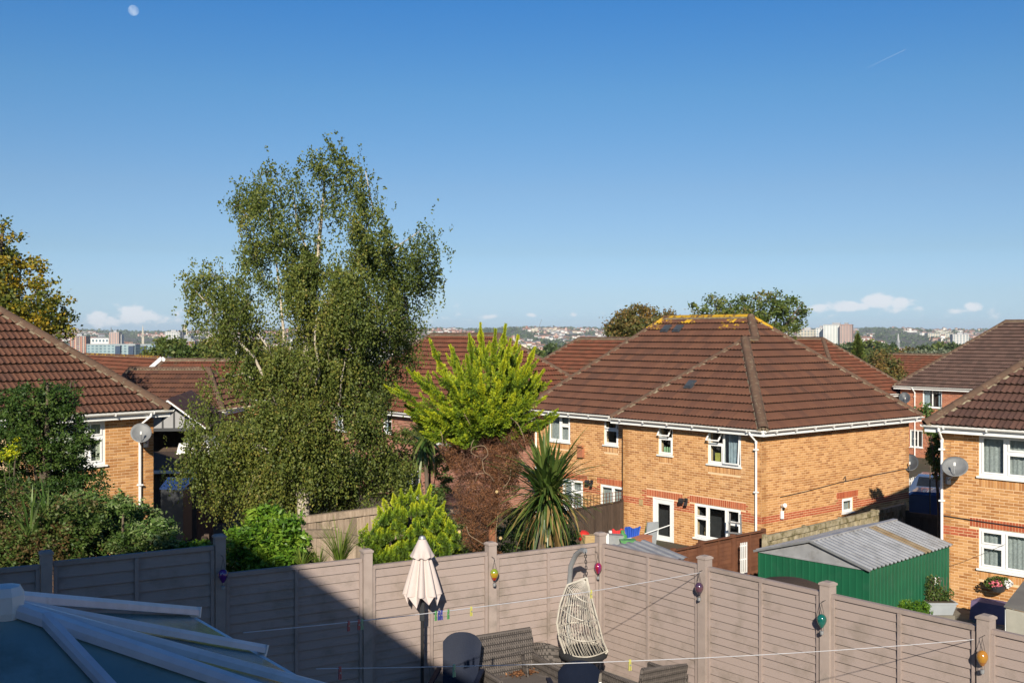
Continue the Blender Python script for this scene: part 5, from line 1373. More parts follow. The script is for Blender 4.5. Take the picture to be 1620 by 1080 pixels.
# dark boards with lattice on top between the two gardens of the middle pair
bx_ = board_fence((1.95, 36.15), (3.80, 37.68), -.86, -.78, 1.5, 'dark stained board fence with a brown lattice top between the two back gardens', 'timber_dark', .14, 1.9, rail=False)
for i in range(17):
    m = MB(); x = i*.148; m.bar((x, -.03, -.82), (x, -.03, -.42), .022, .012, (0, 1, 0)); m.build('lattice_bar', m_['timber_brown'], bx_)
for j in range(4):
    m = MB(); m.bar((0, -.045, -.80+.12*j), (2.4, -.045, -.80+.12*j), .022, .012); m.build('lattice_bar', m_['timber_brown'], bx_)
# left of the conifers: two stretches of silvered boards, and the dark side fence by the laurel
board_fence((-4.75, 22.2), (-2.72, 23.4), 1.22, 1.30, 1.0, 'silvery board fence with top rail under the birch', 'timber_old', .15, 2.3)
board_fence((-2.66, 23.45), (-1.2, 24.3), 1.10, 1.12, 1.2, 'short silvery board panel between birch and small golden conifer', 'timber_old', .15, 1.6)
board_fence((-4.6, 20.8), (-3.45, 21.2), 1.25, 1.19, 1.8, 'low brown board fence with a round post behind the tall grass', 'timber_old', .12, .55)
board_fence((-3.42, 21.2), (-2.2, 21.5), 1.15, .82, 1.6, 'low brown paling fence sloping down behind the tall grass', 'timber_old', .12, 1.2)
board_fence((-6.35, 22.6), (-5.35, 18.3), .80, .62, 1.9, 'side fence running back below the birch, boards toned dark for its shade', 'timber_dark', .13, 1.8)  # dark boards carry the shade beside the birch in their colour
# ------------------------------------------------------------------ things in the middle house's garden
def airer():
    root = empty('rotary_airer', tuple(at(1005, 905, 31)), 0, 'rotary clothes airer with white arms among the clutter', 'clothes airer'); z0 = 0
    c = at(1003, 850, 31)-at(1005, 905, 31)
    m = MB(); m.tube([(c.x, 0, -.6), c], .02, 6); m.build('pole', m_['steel_grey'], root)
    for px, py, dy in ((962, 856, -.4), (1020, 862, .6), (1060, 830, .3), (948, 870, .5)):
        e = at(px, py, 31+dy)-at(1005, 905, 31); m = MB(); m.tube([c, e], .015, 5); m.build('arm', m_['white_plastic'], root)
airer()
def cloth(name, px, py, Y, w, h, mat, label, cat, seed):
    p = at(px, py, Y); rg = random.Random(seed); m = MB(); nx, nz = 14, 10
    ph = [rg.random()*6 for _ in range(4)]
    for i in range(nz+1):
        for j in range(nx+1):
            x = (j/nx-.5)*w*(1-.15*math.sin(3*i/nz+ph[0])); z = -i/nz*h*(1+.15*math.sin(5*j/nx+ph[1]))
            m.v.append((x, .05*math.sin(7*j/nx*3+ph[2])+.04*math.sin(4*i/nz+ph[3]), z+.03*math.sin(9*j/nx+ph[0])))
    m._f([(i*(nx+1)+j, i*(nx+1)+j+1, (i+1)*(nx+1)+j+1, (i+1)*(nx+1)+j) for i in range(nz) for j in range(nx)], 0)
    return m.build(name, m_[mat], None, p, smooth=True, label=label, cat=cat)
cloth('washing', 978, 838, 31.1, .42, .34, 'red_cloth', 'crumpled red garment hanging on the airer', 'clothing', 1)
cloth('washing', 1001, 834, 31.0, .44, .52, 'blue_cloth', 'bright blue garment hanging on the airer beside the red one', 'clothing', 2)
p = at(924, 848, 30.5); m = MB(); m.lathe([(.0, -.15), (.13, -.13), (.18, .0), (.16, .10), (.07, .15), (0, .15)], 12); o = m.build('bucket', m_['red_plastic'], None, p, (R(25), R(30), 0), smooth=True); tag(o, 'bright red plastic tub lying left of the airer', 'tub')
pb = empty('parrot_plant', tuple(at(1018, 875, 31.5)), 0, 'spiky green leaves standing in a pot between airer and door', 'plant')
for a, b in ((-.12, .5), (.10, 1.05), (.22, .9), (.02, .6)):
    m = MB(); m.v = [(0, 0, 0), (.03+a*.3, 0, b*.5), (a, 0, b), (a*.5-.035, 0, b*.5)]; m._f([(0, 1, 2, 3)], 0); m.build('leaf', m_['blade_green'], pb)
m = MB(); m.lathe([(.12, -.35), (.16, 0), (.15, .0), (.0, -.04)], 12); m.build('pot', m_['terracotta'], pb)
pc = empty('white_chair', tuple(at(957, 895, 30.0)), R(20), 'white plastic garden chair tipped among the clutter', 'chair')
m = MB(); m.box(-.2, .2, -.2, .2, .38, .42); m.build('seat', m_['white_plastic'], pc); m = MB(); m.box(-.2, .2, .18, .22, .42, .85); m.build('backrest', m_['white_plastic'], pc)
for x in (-.18, .18):
    for y in (-.18, .18): m = MB(); m.box(x-.02, x+.02, y-.02, y+.02, -.1, .38); m.build('leg', m_['white_plastic'], pc)
for i, (px, py, Y, mt, lab, s) in enumerate([(938, 851, 30.4, 'deck_board', 'pale wooden box left of the tipped white chair', .3), (972, 850, 30.6, 'steel_grey', 'grey box right of the tipped white chair', .22),
                                      (1016, 853, 30.6, 'terracotta', 'terracotta coloured box at the foot of the airer', .25), (993, 858, 30.3, 'peg_green', 'dark green box at the foot of the airer', .2)]):
    p = at(px, py, Y); m = MB(); m.box(-s, s, -.15, .15, -.3, .06); m.box(-s-.015, s+.015, -.165, .165, .0605, .09); o = m.build('storage_box', m_[mt], None, p, (0, R(random.uniform(-6, 6)), R(random.uniform(0, 50)))); tag(o, lab, 'box')
ld = empty('folding_ladder', tuple(at(1163, 872, 33.2)), R(-35), 'small grey folding ladder standing by the kitchen window', 'ladder')
m = MB(); m.bar((-.22, 0, 0), (-.17, .0, 1.15), .03, .05); m.bar((.22, 0, 0), (.17, 0, 1.15), .03, .05); m.build('rail', m_['steel_grey'], ld)
for z in (.25, .55, .85): m = MB(); m.box(-.2, .2, -.06, .06, z, z+.03); m.build('step', m_['steel_grey'], ld)
for i, (px, py, h_, mt, lab) in enumerate([(985, 866, .5, 'peg_green', 'green plastic watering can shaped jug among the clutter'), (1030, 868, .7, 'planter_grey', 'grey board leaning beside the white back door'), (1024, 866, .55, 'terracotta', 'terracotta pot by the airer'), (966, 866, .5, 'white_plastic', 'white plastic bottle shaped container among the clutter')]):
    p = at(px, py, 31+i*.3); m = MB()
    if i == 1: m.obox((0, 0, h_/2), .35, .05, h_+.2, (R(14), 0, R(20)))
    else: m.lathe([(.10, 0), (.15, h_*.35), (.13, h_*.7), (.05, h_*.85), (.06, h_)], 10)
    o = m.build(['jug', 'leaning_board', 'plant_pot', 'container'][i], m_[mt], None, p); tag(o, lab, ['jug', 'board', 'pot', 'container'][i])
# low roof of blue grey corrugated sheet right behind the fence corner
lr = empty('low_shed', tuple(at(1010, 880, 25.5)), R(35), 'low shed roof of pale blue grey corrugated sheet just behind the fence corner', 'shed')
for q in range(9):
    m = MB(); m.rv = random.random(); w = .24; x0 = -1.25+q*w
    pr = [(x0, 0), (x0+w*.3, 0), (x0+w*.45, .03), (x0+w*.8, .03), (x0+w*.95, 0), (x0+w, 0)]
    for x, dz in pr: m.v += [(x, -.75, dz-.02), (x, .75, dz+.16)]
    m._f([(2*t, 2*t+2, 2*t+3, 2*t+1) for t in range(5)], 0); m.build('roof_sheet', m_['galvanised'], lr)
m = MB(); m.box(-1.15, .85, -.65, .65, -1.6, -.03); m.build('wall', m_['timber_brown'], lr)
# things in the right hand garden
tb = empty('gazebo_canopy', (0, 0, 0), 0, 'grey canvas canopy roof with pale side flap at the right edge', 'canopy')
a, b, c = at(1588, 958, 20.5), at(1622, 905, 22.5), at(1700, 975, 19.8)
m = MB(); m.v = [tuple(q) for q in (a, at(1640, 892, 23.0), at(1760, 925, 21.5), at(1700, 985, 19.5))]; m._f([(0, 1, 2, 3)], 0)
m.v += [tuple(Vector(q)-Vector((0, 0, .02))) for q in m.v[:4]]; m._f([(4, 7, 6, 5), (0, 3, 7, 4), (0, 4, 5, 1)], 0); m.build('roof_cloth', m_['tarp_grey'], tb)
m = MB(); lo = at(1592, 1000, 20.5); m.v = [tuple(a-Vector((-.04, 0, .03))), tuple(at(1700, 988, 19.5)), tuple(at(1700, 1025, 19.5)), tuple(at(1592, 1003, 20.5))]; m._f([(0, 1, 2, 3)], 0); m.build('side_flap', m_['tarp_pale'], tb)
for q in ((1590, 20.5), (1698, 19.6)):
    p = at(q[0], 960, q[1]); m = MB(); m.tube([(p.x+.03, p.y+.03, -2.0), (p.x+.03, p.y+.03, p.z-.05)], .02, 6); m.build('pole', m_['white_plastic'], tb)
pt = at(1572, 968, 25.6); tbl = empty('covered_table', (pt.x, pt.y, -1.85), crot, 'small table with a lilac cloth below the window in the shade', 'table')
m = MB(); m.box(-.42, .42, -.22, .22, .52, .55); m.build('tabletop', m_['white_plastic'], tbl)
m = MB(); m.v = [(-.43, -.24, .56), (.43, -.24, .56), (.46, -.27, .15), (-.46, -.27, .12), (0, -.30, .10)]; m._f([(0, 1, 2, 4, 3)], 0); m.v += [(-.43, .24, .56), (.43, .24, .56)]; m._f([(0, 1, 6, 5)], 0); m.build('cloth', m_['lilac_cloth'], tbl)
for x in (-.38, .38):
    for y in (-.18, .18): m = MB(); m.box(x-.02, x+.02, y-.02, y+.02, 0, .52); m.build('leg', m_['white_plastic'], tbl)
# planter with a straggly shrub in front of the shed
pl = at(1486, 972, 25.35); pr_ = empty('planter', (pl.x, pl.y, -1.50), 0, 'grey rectangular planter with a straggly shrub in front of the green shed', 'planter')
m = MB(); m.hexa([(-.26, -.13, 0), (.26, -.13, 0), (.26, .13, 0), (-.26, .13, 0), (-.34, -.18, .26), (.34, -.18, .26), (.34, .18, .26), (-.34, .18, .26)]); m.box(-.36, .36, -.2, .2, .2605, .29); m.build('trough', m_['planter_grey'], pr_)
m = MB(); m.box(-.3, .3, -.16, .16, -.24, -.002); m.build('stand', m_['paving_old'], pr_)
m = MB(); m.box(-.31, .31, -.15, .15, .2905, .30); m.build('soil', m_['soil'], pr_)
P, _, _ = blobs([(-.15, 0, .62, .2, .12, .30), (.12, 0, .45, .22, .12, .18), (-.05, 0, .42, .3, .12, .14)], 900, .3)
leaf_mesh('foliage', P, unit(900), unit(900), .06, .035, RG.random(900), m_['leaf_mixed'], pr_, kind='stuff')
m = MB()
for i in range(7): x = random.uniform(-.25, .2); m.tube([(x, 0, .3), (x+random.uniform(-.1, .1), 0, .85)], .008, 4)
m.build('stem', m_['bark'], pr_)
fl_ = at(1482, 918, 25.4); wf = empty('flower_ornament', fl_, 0, 'white flower shaped ornament hung on the green shed wall', 'ornament')
m = MB()
for k in range(6):
    a = k*math.pi/3; n0 = len(m.v); m.v += [(0, 0, 0), (.06*math.cos(a-.4), -.01, .06*math.sin(a-.4)), (.11*math.cos(a), .0, .11*math.sin(a)), (.06*math.cos(a+.4), -.01, .06*math.sin(a+.4))]; m._f([(0, 1, 2, 3)], n0)
m.build('petals', m_['petal_white'], wf); m = MB(); m.tube([(0, .01, 0), (0, .02, -.75)], .008, 5); m.build('stem', m_['blade_green'], wf)
# hanging basket on the right house
hb = at(1578, 925, 26.4); hbk = empty('hanging_basket', hb, 0, 'hanging basket of pink and pale flowers under the lower window at the right', 'hanging basket')
m = MB(); m.lathe([(.05, -.2), (.16, -.14), (.2, 0), (.0, .02)], 12); m.build('basket', m_['black_plastic'], hbk)
for nm, mt, cx, n in (('foliage', 'leaf_mixed', 0, 500), ('pink_flowers', 'petal_pink', -.06, 130), ('pale_flowers', 'petal_white', .2, 130)):
    P, _, _ = blobs([(cx, 0, .05, .32 if n > 200 else .14, .15, .16 if n > 200 else .1)], n, .5); leaf_mesh(nm, P+[0, -.05 if n < 200 else 0, 0], unit(n), unit(n), .07, .05, RG.random(n), m_[mt], hbk, kind='stuff')
# dark rounded felt roof of a low store between fence and shed
ls = empty('low_store', tuple(at(1247, 927, 21.5)), R(-52), 'dark rounded felt roof of a low store between fence and green shed', 'shed')
m = MB(); n = 8; pr = []
pr = [(-.75+1.5*i/n, .11*math.sin(math.pi*i/n)) for i in range(n+1)]
m.prism([(x, -.4, z) for x, z in pr]+[(.75, -.4, -.06), (-.75, -.4, -.06)], (0, .8, 0)); m.build('roof', m_['timber_dark'], ls)
m = MB(); m.box(-.7, .7, -.35, .35, -1.3, -.065); m.build('wall', m_['timber_dark'], ls)

# ------------------------------------------------------------------ vehicles
def car(loc, rz, mat, label, L=4.2, Wd=1.75, H=1.45, van=False):
    root = empty('parked_van' if van else 'parked_car', loc, rz, label, 'van' if van else 'car')
    if van: prof = [(-L/2, .35), (-L/2, 1.0), (-L/2+.25, 1.15), (-L/2+1.0, H-.05), (-L/2+1.3, H), (L/2-.05, H), (L/2, H-.1), (L/2, .35)]
    else: prof = [(-L/2, .35), (-L/2, .62), (-L/2+.15, .75), (-L/2+1.0, .90), (-L/2+1.75, H-.05), (-L/2+2.1, H), (L/2-1.0, H-.02), (L/2-.35, .98), (L/2-.05, .92), (L/2, .6), (L/2, .35)]
    m = MB(); n = len(prof)
    rows = [(-.5, .9), (-.46, 1), (.46, 1), (.5, .9)]
    for f, sc in ((-.5, 0), (-.43, 1), (.43, 1), (.5, 0)):
        for x, z in prof:
            zz = z if z < .95 else (z if sc else z-.10); yy = f*Wd*(1 if z < 1.0 else .86)
            m.v.append((x*(1 if sc else .985), yy, zz))
    m._f([(i*n+j, i*n+(j+1) % n, (i+1)*n+(j+1) % n, (i+1)*n+j) for i in range(3) for j in range(n)]+[tuple(range(n)), tuple(range(3*n, 4*n))[::-1]], 0)
    o = m.build('body', m_[mat], root); smooth_flat(o, 35)
    def gl(pts): m = MB(); m.poly(pts); m.build('window', m_['car_glass'], root)
    y = Wd*.43*.86+.004
    if not van:
        gl([(-L/2+1.06, -y*.92, .93), (-L/2+1.06, y*.92, .93), (-L/2+1.70, y*.86, H-.055), (-L/2+1.70, -y*.86, H-.055)])
        gl([(L/2-.94, -y*.86, H-.06), (L/2-.94, y*.86, H-.06), (L/2-.40, y*.9, 1.02), (L/2-.40, -y*.9, 1.02)])
        for s in (-1, 1):
            ys = s*(Wd*.5*.86+.012)
            gl([(-L/2+1.25, ys, .98), (-L/2+2.1, ys, .98), (-L/2+2.1, ys*.995, H-.13), (-L/2+1.8, ys*.995, H-.15)]); gl([(-L/2+2.16, ys, .98), (L/2-.55, ys, .98), (L/2-1.0, ys*.995, H-.13), (-L/2+2.16, ys*.995, H-.13)])
    else:
        gl([(-L/2+.29, -y, 1.19), (-L/2+.29, y, 1.19), (-L/2+.97, y*.9, H-.09), (-L/2+.97, -y*.9, H-.09)])
    for x in (-L/2+.8, L/2-.8):
        for s in (-1, 1):
            m = MB(); m.tube([(x, s*(Wd/2-.2), .31), (x, s*(Wd/2+.01), .31)], .31, 18); w = m.build('wheel', m_['rubber'], root)
            m = MB(); m.tube([(x, s*(Wd/2+.012), .31), (x, s*(Wd/2+.03), .31)], .19, 12); m.build('rim', m_['alloy'], w)
    for s in (-1, 1):
        m = MB(); m.obox((-L/2+.05, s*.6, .66), .12, .32, .14); m.build('headlight', m_['glass'], root)
        m = MB(); m.obox((-L/2+1.25, s*(Wd/2+.08), 1.0), .12, .16, .12); m.build('mirror', m_[mat], root)
        m = MB(); m.obox((L/2-.03, s*.65, .8), .08, .25, .16); m.build('tail_light', m_['red_plastic'], root)
c1 = at(1478, 770, 47); car((c1.x, 47, -2.55), R(60), 'car_silver', 'blue silver car parked in the shade between the middle and right houses')
c2 = at(1462, 790, 41); car((c2.x+.8, 41.0, -2.35), R(150), 'car_blue', 'dark blue car parked nearer, just above the shaded fence')
pf = board_fence(W2(1432, 50), W2(1500, 52), -1.65, -1.45, .9, 'low pointed picket fence beyond the parked cars', 'tile_render', .16, 3, rail=False, cap=False, name='picket_fence', gap=.07)
cp = empty('carport', (-10.2, 38.0, 0), R(4), 'white edged flat carport roof half hidden behind the left side of the birch', 'carport')
m = MB(); m.hexa([(-1.5, -.05, .82), (2.2, -.05, .82), (2.2, .0, .82), (-1.5, .0, .82), (-1.4, -.05, 1.20), (2.2, -.05, 1.20), (2.2, .0, 1.20), (-1.4, .0, 1.20)]); m.build('fascia', m_['upvc_old'], cp)
m = MB(); m.box(-1.4, 2.2, .005, 3.4, 1.0, 1.15); m.build('roof', m_['white_plastic'], cp)
for x in (-1.3, 2.1):
    for y in (.1, 3.3): m = MB(); m.box(x-.05, x+.05, y-.05, y+.05, -2.5, .999); m.build('post', m_['timber_dark'], cp)
bl = at(278, 768, 26); b_ = empty('blue_cold_frame', bl, R(-8), 'small blue tilted lid shining in the dark gap left of the birch', 'lid')
m = MB(); m.hexa([(-.30, -.22, -.06), (.30, -.22, -.06), (.34, .3, .13), (-.34, .3, .13), (-.30, -.22, -.03), (.30, -.22, -.03), (.34, .3, .16), (-.34, .3, .16)]); m.build('lid', m_['car_blue'], b_)  # blue lowered to navy so the colour holds the gap's shade
m = MB(); m.box(-.28, .28, -.2, .28, -1.3, -.075); m.build('bin', m_['black_plastic'], b_)
# ------------------------------------------------------------------ trees and plants
def pxb(bl, Y, dep=1.0, yoff=None, seed=1):
    """ellipsoids from (px, py, half width px, half height px) at distance Y; depth is spread by a seeded offset"""
    rg = random.Random(seed); out = []; k = Y/FPX
    for q in bl:
        dy = rg.uniform(-1, 1)*dep if len(q) < 5 else q[4]
        p = at(q[0], q[1], Y+dy); out.append((p.x, p.y, p.z, q[2]*k, (q[2]+q[3])/2*k*1.05, q[3]*k))
    return out
def limb_mesh(name, mat, parent, runs):
    for pts, r0, r1 in runs:
        P = [Vector(p) for p in pts]; m = MB(); n = len(P); Q = []
        for i in range(n-1):
            a, b = P[i], P[i+1]
            for t in (0, .5): Q.append(a.lerp(b, t)+Vector((random.uniform(-.02, .02), random.uniform(-.02, .02), 0))*(1 if t else 0))
        Q.append(P[-1]); k = len(Q)
        m.tube(Q, [r0+(r1-r0)*i/(k-1) for i in range(k)], 7); o = m.build(name, m_[mat], parent, smooth=True)

def birch():
    Y = 24.0; g = at(478, 900, Y); root = empty('birch_tree', (g.x, Y, gz(g.x, Y)), 0, 'tall drooping silver birch with pale limbs towering left of centre', 'tree'); o = root.location.copy()
    L = lambda px, py, dy=0: at(px, py, Y+dy)-o
    base = Vector((0, 0, -.3))
    limb_mesh('trunk', 'bark_birch', root, [([base, L(480, 800), L(489, 700), L(486, 600), L(487, 540)], .17, .10)])
    limb_mesh('limb', 'bark_birch', root, [
        ([L(487, 540), L(498, 450, .3), L(508, 350, .5), L(514, 260, .4)], .09, .015), ([L(484, 690, 0), L(452, 640, -.5), L(446, 590, -.7), L(449, 530, -.4), L(440, 440, 0), L(425, 330, .2)], .06, .012),
        ([L(447, 590, -.7), L(425, 552, -1.0), L(408, 528, -1.0)], .03, .012), ([L(478, 720), L(430, 620, -.9), L(402, 565, -1.1), L(360, 520, -.3), L(310, 460, .2)], .05, .01),
        ([L(489, 600), L(520, 520, -.2), L(575, 440, .1), L(620, 395, .3), L(665, 365, .2)], .05, .008), ([L(487, 560), L(530, 470, -.2), L(560, 420, .2), L(590, 330, .3), L(578, 270, .2)], .045, .008),
        ([L(510, 540, -.6), L(530, 500, -1.1), L(548, 482, -1.2), L(575, 468, -.6)], .028, .01), ([L(402, 600, -.9), L(385, 590, -.8), L(352, 600, -.2)], .02, .006),
        ([L(470, 660, -.2), L(410, 640, -.3), L(345, 650, .2)], .03, .01), ([L(486, 640), L(560, 600, .5), L(620, 560, .7)], .05, .012), ([L(488, 720), L(570, 690, .2), L(620, 720, .3)], .04, .01),
        ([L(485, 740), L(400, 700, .2), L(330, 720, .3)], .04, .01), ([L(500, 420, .3), L(470, 360, .5), L(462, 300, .4)], .03, .008), ([L(478, 800, 0), L(455, 740, .5), L(440, 690, .8)], .04, .01),
        ([L(488, 640, -.2), L(505, 590, -1.0), L(498, 540, -1.2), L(502, 500, -.7)], .04, .015), ([L(487, 700, 0), L(535, 650, -.6), L(540, 600, -1.1), L(548, 560, -.8)], .035, .012)])
    bl = [(512, 250, 30, 22), (500, 295, 40, 40), (535, 300, 45, 42), (578, 262, 17, 24), (588, 310, 26, 45), (586, 362, 26, 34), (425, 278, 16, 20), (412, 318, 38, 32), (398, 298, 18, 22), (420, 362, 46, 36), (398, 400, 26, 34), (445, 420, 50, 45),
          (500, 360, 40, 45), (545, 390, 40, 45), (590, 415, 36, 34), (655, 372, 22, 16), (668, 398, 26, 30), (676, 436, 20, 28), (640, 440, 30, 42), (325, 452, 40, 22), (300, 480, 18, 20), (345, 492, 48, 34), (395, 470, 40, 36),
          (440, 480, 48, 40), (500, 460, 55, 50), (570, 480, 55, 46), (622, 510, 40, 48), (655, 560, 10, 20), (365, 535, 42, 30), (445, 545, 40, 34), (540, 545, 60, 42), (610, 565, 38, 40), (430, 580, 40, 26, -.9), (520, 575, 50, 26, -.8), (385, 600, 30, 22, -.6), (470, 560, 30, 20, -1.0),
          (375, 570, 24, 26), (480, 600, 46, 34), (560, 610, 56, 40), (345, 625, 38, 28), (395, 665, 50, 30), (460, 655, 48, 36), (535, 665, 56, 40), (572, 640, 24, 32), (325, 665, 28, 26), (345, 705, 46, 32), (420, 715, 60, 40), (500, 720, 62, 44), (575, 715, 52, 40), (622, 740, 26, 24),
          (300, 740, 26, 16), (350, 755, 46, 28), (425, 770, 46, 26), (510, 765, 56, 34), (590, 760, 46, 26), (372, 795, 30, 22), (325, 770, 24, 16), (560, 790, 30, 16)]
    B = pxb(bl, Y, 1.25, seed=3)
    B = [(b[0]-o.x, b[1]-o.y, b[2]-o.z, b[3], b[4], b[5]) for b in B]
    n = 34000; nc = 1700; C0, DC, _ = blobs(B, nc, .62); kc = RG.integers(0, nc, n); P0 = C0[kc]+RG.normal(0, 1, (n, 3))*np.array([.125, .125, .16])*(.6+.8*RG.random(nc))[kc][:, None]; D0 = DC[kc]
    keep = lumps(P0*[1, 1, .5], 3.1, 31)+RG.normal(0, .07, n) > np.where(P0[:, 2]+o.z > 6.2, .425, np.where(P0[:, 2]+o.z > 3.4, .405, .35)); P0, D0, kc = P0[keep], D0[keep], kc[keep]; n = len(P0)
    zrel = (P0[:, 2]+o.z-3.0)/6.0
    ln = np.where(RG.random(n) < .75, .14+.34*RG.random(n), .1)*np.where(zrel > .5, .8, 1.15)
    out = D0*[1, 1, 0]*.35; drop = np.column_stack([out[:, 0]+RG.normal(0, .15, n), out[:, 1]+RG.normal(0, .15, n), -np.ones(n)])
    up = RG.random(n) < .13; drop[up, 2] = .8
    m_leaf = 8; t = (np.arange(m_leaf)+.5)/m_leaf
    P = P0[:, None, :]+drop[:, None, :]*ln[:, None, None]*t[None, :, None]+RG.normal(0, .028, (n, m_leaf, 3))
    P = P.reshape(-1, 3); N = len(P)
    D = RG.normal(0, .55, (N, 3))+[0, 0, -.8]; S = unit(N)
    cl = np.repeat(lumps(P0, 1.1, 5)*.5+RG.random(nc)[kc]*.5, m_leaf); rnd = .12+.55*cl+RG.normal(0, .13, N)
    leaf_mesh('crown', P, D, S, .060*(.7+.6*RG.random(N)), .044*(.7+.5*RG.random(N)), rnd, m_['leaf_birch'], root, kind='stuff')
    tw = MB()
    for i in range(420):
        j = RG.integers(0, n); p = Vector(P0[j]); q = p+Vector((random.uniform(-.25, .25), random.uniform(-.25, .25), random.uniform(-.1, -.55))); tw.tube([p+Vector((random.uniform(-.2, .2), random.uniform(-.2, .2), random.uniform(.0, .15))), p, q], [.008, .005, .002], 3, False)
    tw.build('twigs', m_['bark'], root, kind='stuff')
birch()

def broadleaf(label, bl, Y, n, leaf, mat, trunk, seed, dep=1.0, name='broadleaf_tree', cat='tree', spread=.35, kind=None, shell=.5, contrast=.6, flat=0, group=None, clump=None):
    """trunk: (px, py of the foot, radius) or None; leaf = (length, width)"""
    B = pxb(bl, Y, dep, seed=seed); cx = sum(b[0] for b in B)/len(B)
    fx = (trunk[0]-810)/FPX*Y if trunk else cx; o = Vector((fx, Y, gz(fx, Y)))
    root = empty(name, o, 0, label, cat, group)
    B = [(b[0]-o.x, b[1]-o.y, b[2]-o.z, b[3], b[4], b[5]) for b in B]
    if trunk:
        top = max(B, key=lambda b: b[2]); r0 = trunk[2]
        mid = Vector((0, 0, max(.5, min(b[2] for b in B)*.8)))
        limb_mesh('trunk', 'bark', root, [([(0, 0, -.3), mid, (top[0]*.5, top[1]*.5, (mid.z+top[2])/2), (top[0], top[1], top[2])], r0, r0*.15)])
        limb_mesh('limb', 'bark', root, [([mid*(.75+.2*random.random()), (mid+Vector(b[:3]))/2-Vector((0, 0, .1)), b[:3]], r0*.4, r0*.08) for b in B[:14]])
    c = clump or .3*np.mean([b[3] for b in B]); nc = max(12, n//28)
    C, D0, _ = blobs(B, nc, shell); k = RG.integers(0, nc, n)
    P = C[k]+RG.normal(0, 1, (n, 3))*c*[.5, .5, .38]
    D = RG.normal(0, 1, (n, 3))*[1, 1, .6]+D0[k]*spread; S = unit(n)+np.array([0, 0, flat])*0
    cl = lumps(C, 1.2/max(.3, np.mean([b[3] for b in B])), seed)[k]*.6+RG.random(nc)[k]*.4
    rnd = .5+(cl-.5)*contrast*1.6+RG.normal(0, .13, n)
    leaf_mesh('foliage' if cat != 'tree' else 'crown', P, D, S, leaf[0]*(.7+.6*RG.random(n)), leaf[1]*(.7+.6*RG.random(n)), rnd, m_[mat], root, kind='stuff')
    return root
# maple with yellowing leaves behind the left house
broadleaf('big tree with yellowing autumn leaves behind the left house roof', [(0, 385, 30, 35), (15, 430, 55, 30), (-30, 440, 60, 80), (45, 470, 50, 24), (88, 478, 30, 12), (75, 505, 44, 22), (30, 510, 60, 30), (5, 355, 14, 12), (70, 440, 22, 18), (100, 500, 20, 12), (-60, 520, 90, 60), (60, 530, 45, 26), (95, 525, 20, 12)],
          44, 26000, (.15, .11), 'leaf_maple', (-20, 620, .35), 11, 2.0, contrast=1.0)
# trees rising behind the middle roof
broadleaf('rounded tree with rusty leaves behind the left end of the middle roof', [(985, 512, 26, 18), (1012, 500, 24, 15), (1045, 500, 20, 12), (1005, 525, 42, 20), (1050, 520, 30, 20), (975, 530, 20, 16), (990, 545, 30, 16)], 74, 9500, (.20, .14), 'leaf_autumn', (1010, 640, .3), 12, 1.5, clump=.45)
broadleaf('wide feathery green tree behind the ridge of the middle roof', [(1103, 490, 13, 18), (1130, 480, 18, 14), (1155, 480, 18, 13), (1178, 478, 14, 14), (1205, 470, 14, 15), (1228, 466, 8, 10), (1240, 480, 18, 14), (1270, 478, 10, 9), (1258, 500, 20, 14), (1220, 495, 26, 20), (1180, 500, 30, 16), (1130, 500, 30, 14), (1245, 525, 22, 18), (1268, 490, 10, 12), (1255, 545, 16, 14), (1150, 520, 60, 20), (1210, 520, 30, 22)],
          72, 13500, (.20, .13), 'leaf_tree', (1190, 640, .35), 13, 1.8, clump=.38, shell=.3)
def cone_tree(label, px, ytop, ybot, hw, Y, n, leaf, mat, seed, group=None):
    k = Y/FPX; x = (px-810)*k; z0 = gz(x, Y); root = empty('conifer_tree', (x, Y, z0), 0, label, 'tree', group)
    zt = at(px, ytop, Y).z-z0; zl = at(px, ybot, Y).z-z0
    m = MB(); m.tube([(0, 0, -.3), (0, 0, zt*.6), (0, 0, zt*.97)], [.22, .12, .02], 6); m.build('trunk', m_['bark'], root)
    t = RG.random(n)**.7; a = RG.random(n)*6.283; bumps = .78+.22*np.sin(a*5+t*31)+RG.normal(0, .08, n); r = hw*k*(t**.85)*bumps*np.sqrt(.25+.75*RG.random(n))
    P = np.column_stack([r*np.cos(a), r*np.sin(a), zt-(zt-zl)*t+RG.normal(0, .1, n)])
    D = np.column_stack([np.cos(a), np.sin(a), .5+RG.normal(0, .4, n)]); rnd = .5+.4*np.sin(t*40+a*3)*.5+RG.normal(0, .2, n)
    leaf_mesh('crown', P, D, unit(n), leaf[0]*(.7+.6*RG.random(n)), leaf[1], rnd, m_[mat], root, kind='stuff'); return root
cone_tree('dark pointed conifer behind the right slope of the middle roof', 1357, 529, 640, 34, 92, 12000, (.34, .18), 'leaf_tree', 5)
broadleaf('leafy young tree right of the pointed conifer', [(1385, 580, 18, 22), (1405, 600, 22, 26), (1400, 565, 12, 12), (1418, 590, 14, 22), (1380, 610, 22, 16), (1425, 620, 16, 16), (1350, 610, 22, 14)], 84, 7000, (.22, .15), 'leaf_autumn', (1400, 660, .18), 14, 1.5, clump=.5)
broadleaf('low bright green tree above the brown roofs left of the birch', [(270, 548, 22, 12), (300, 556, 24, 10), (340, 550, 26, 14), (320, 565, 40, 10), (240, 560, 20, 6)], 88, 6000, (.3, .2), 'leaf_tree', (300, 600, .25), 15, 2, clump=.5)
broadleaf('orange brown tree patch seen through the birch limbs', [(415, 610, 26, 24), (440, 580, 26, 30), (400, 560, 20, 20)], 40, 3500, (.13, .09), 'leaf_autumn', (420, 690, .1), 16, 1.0)
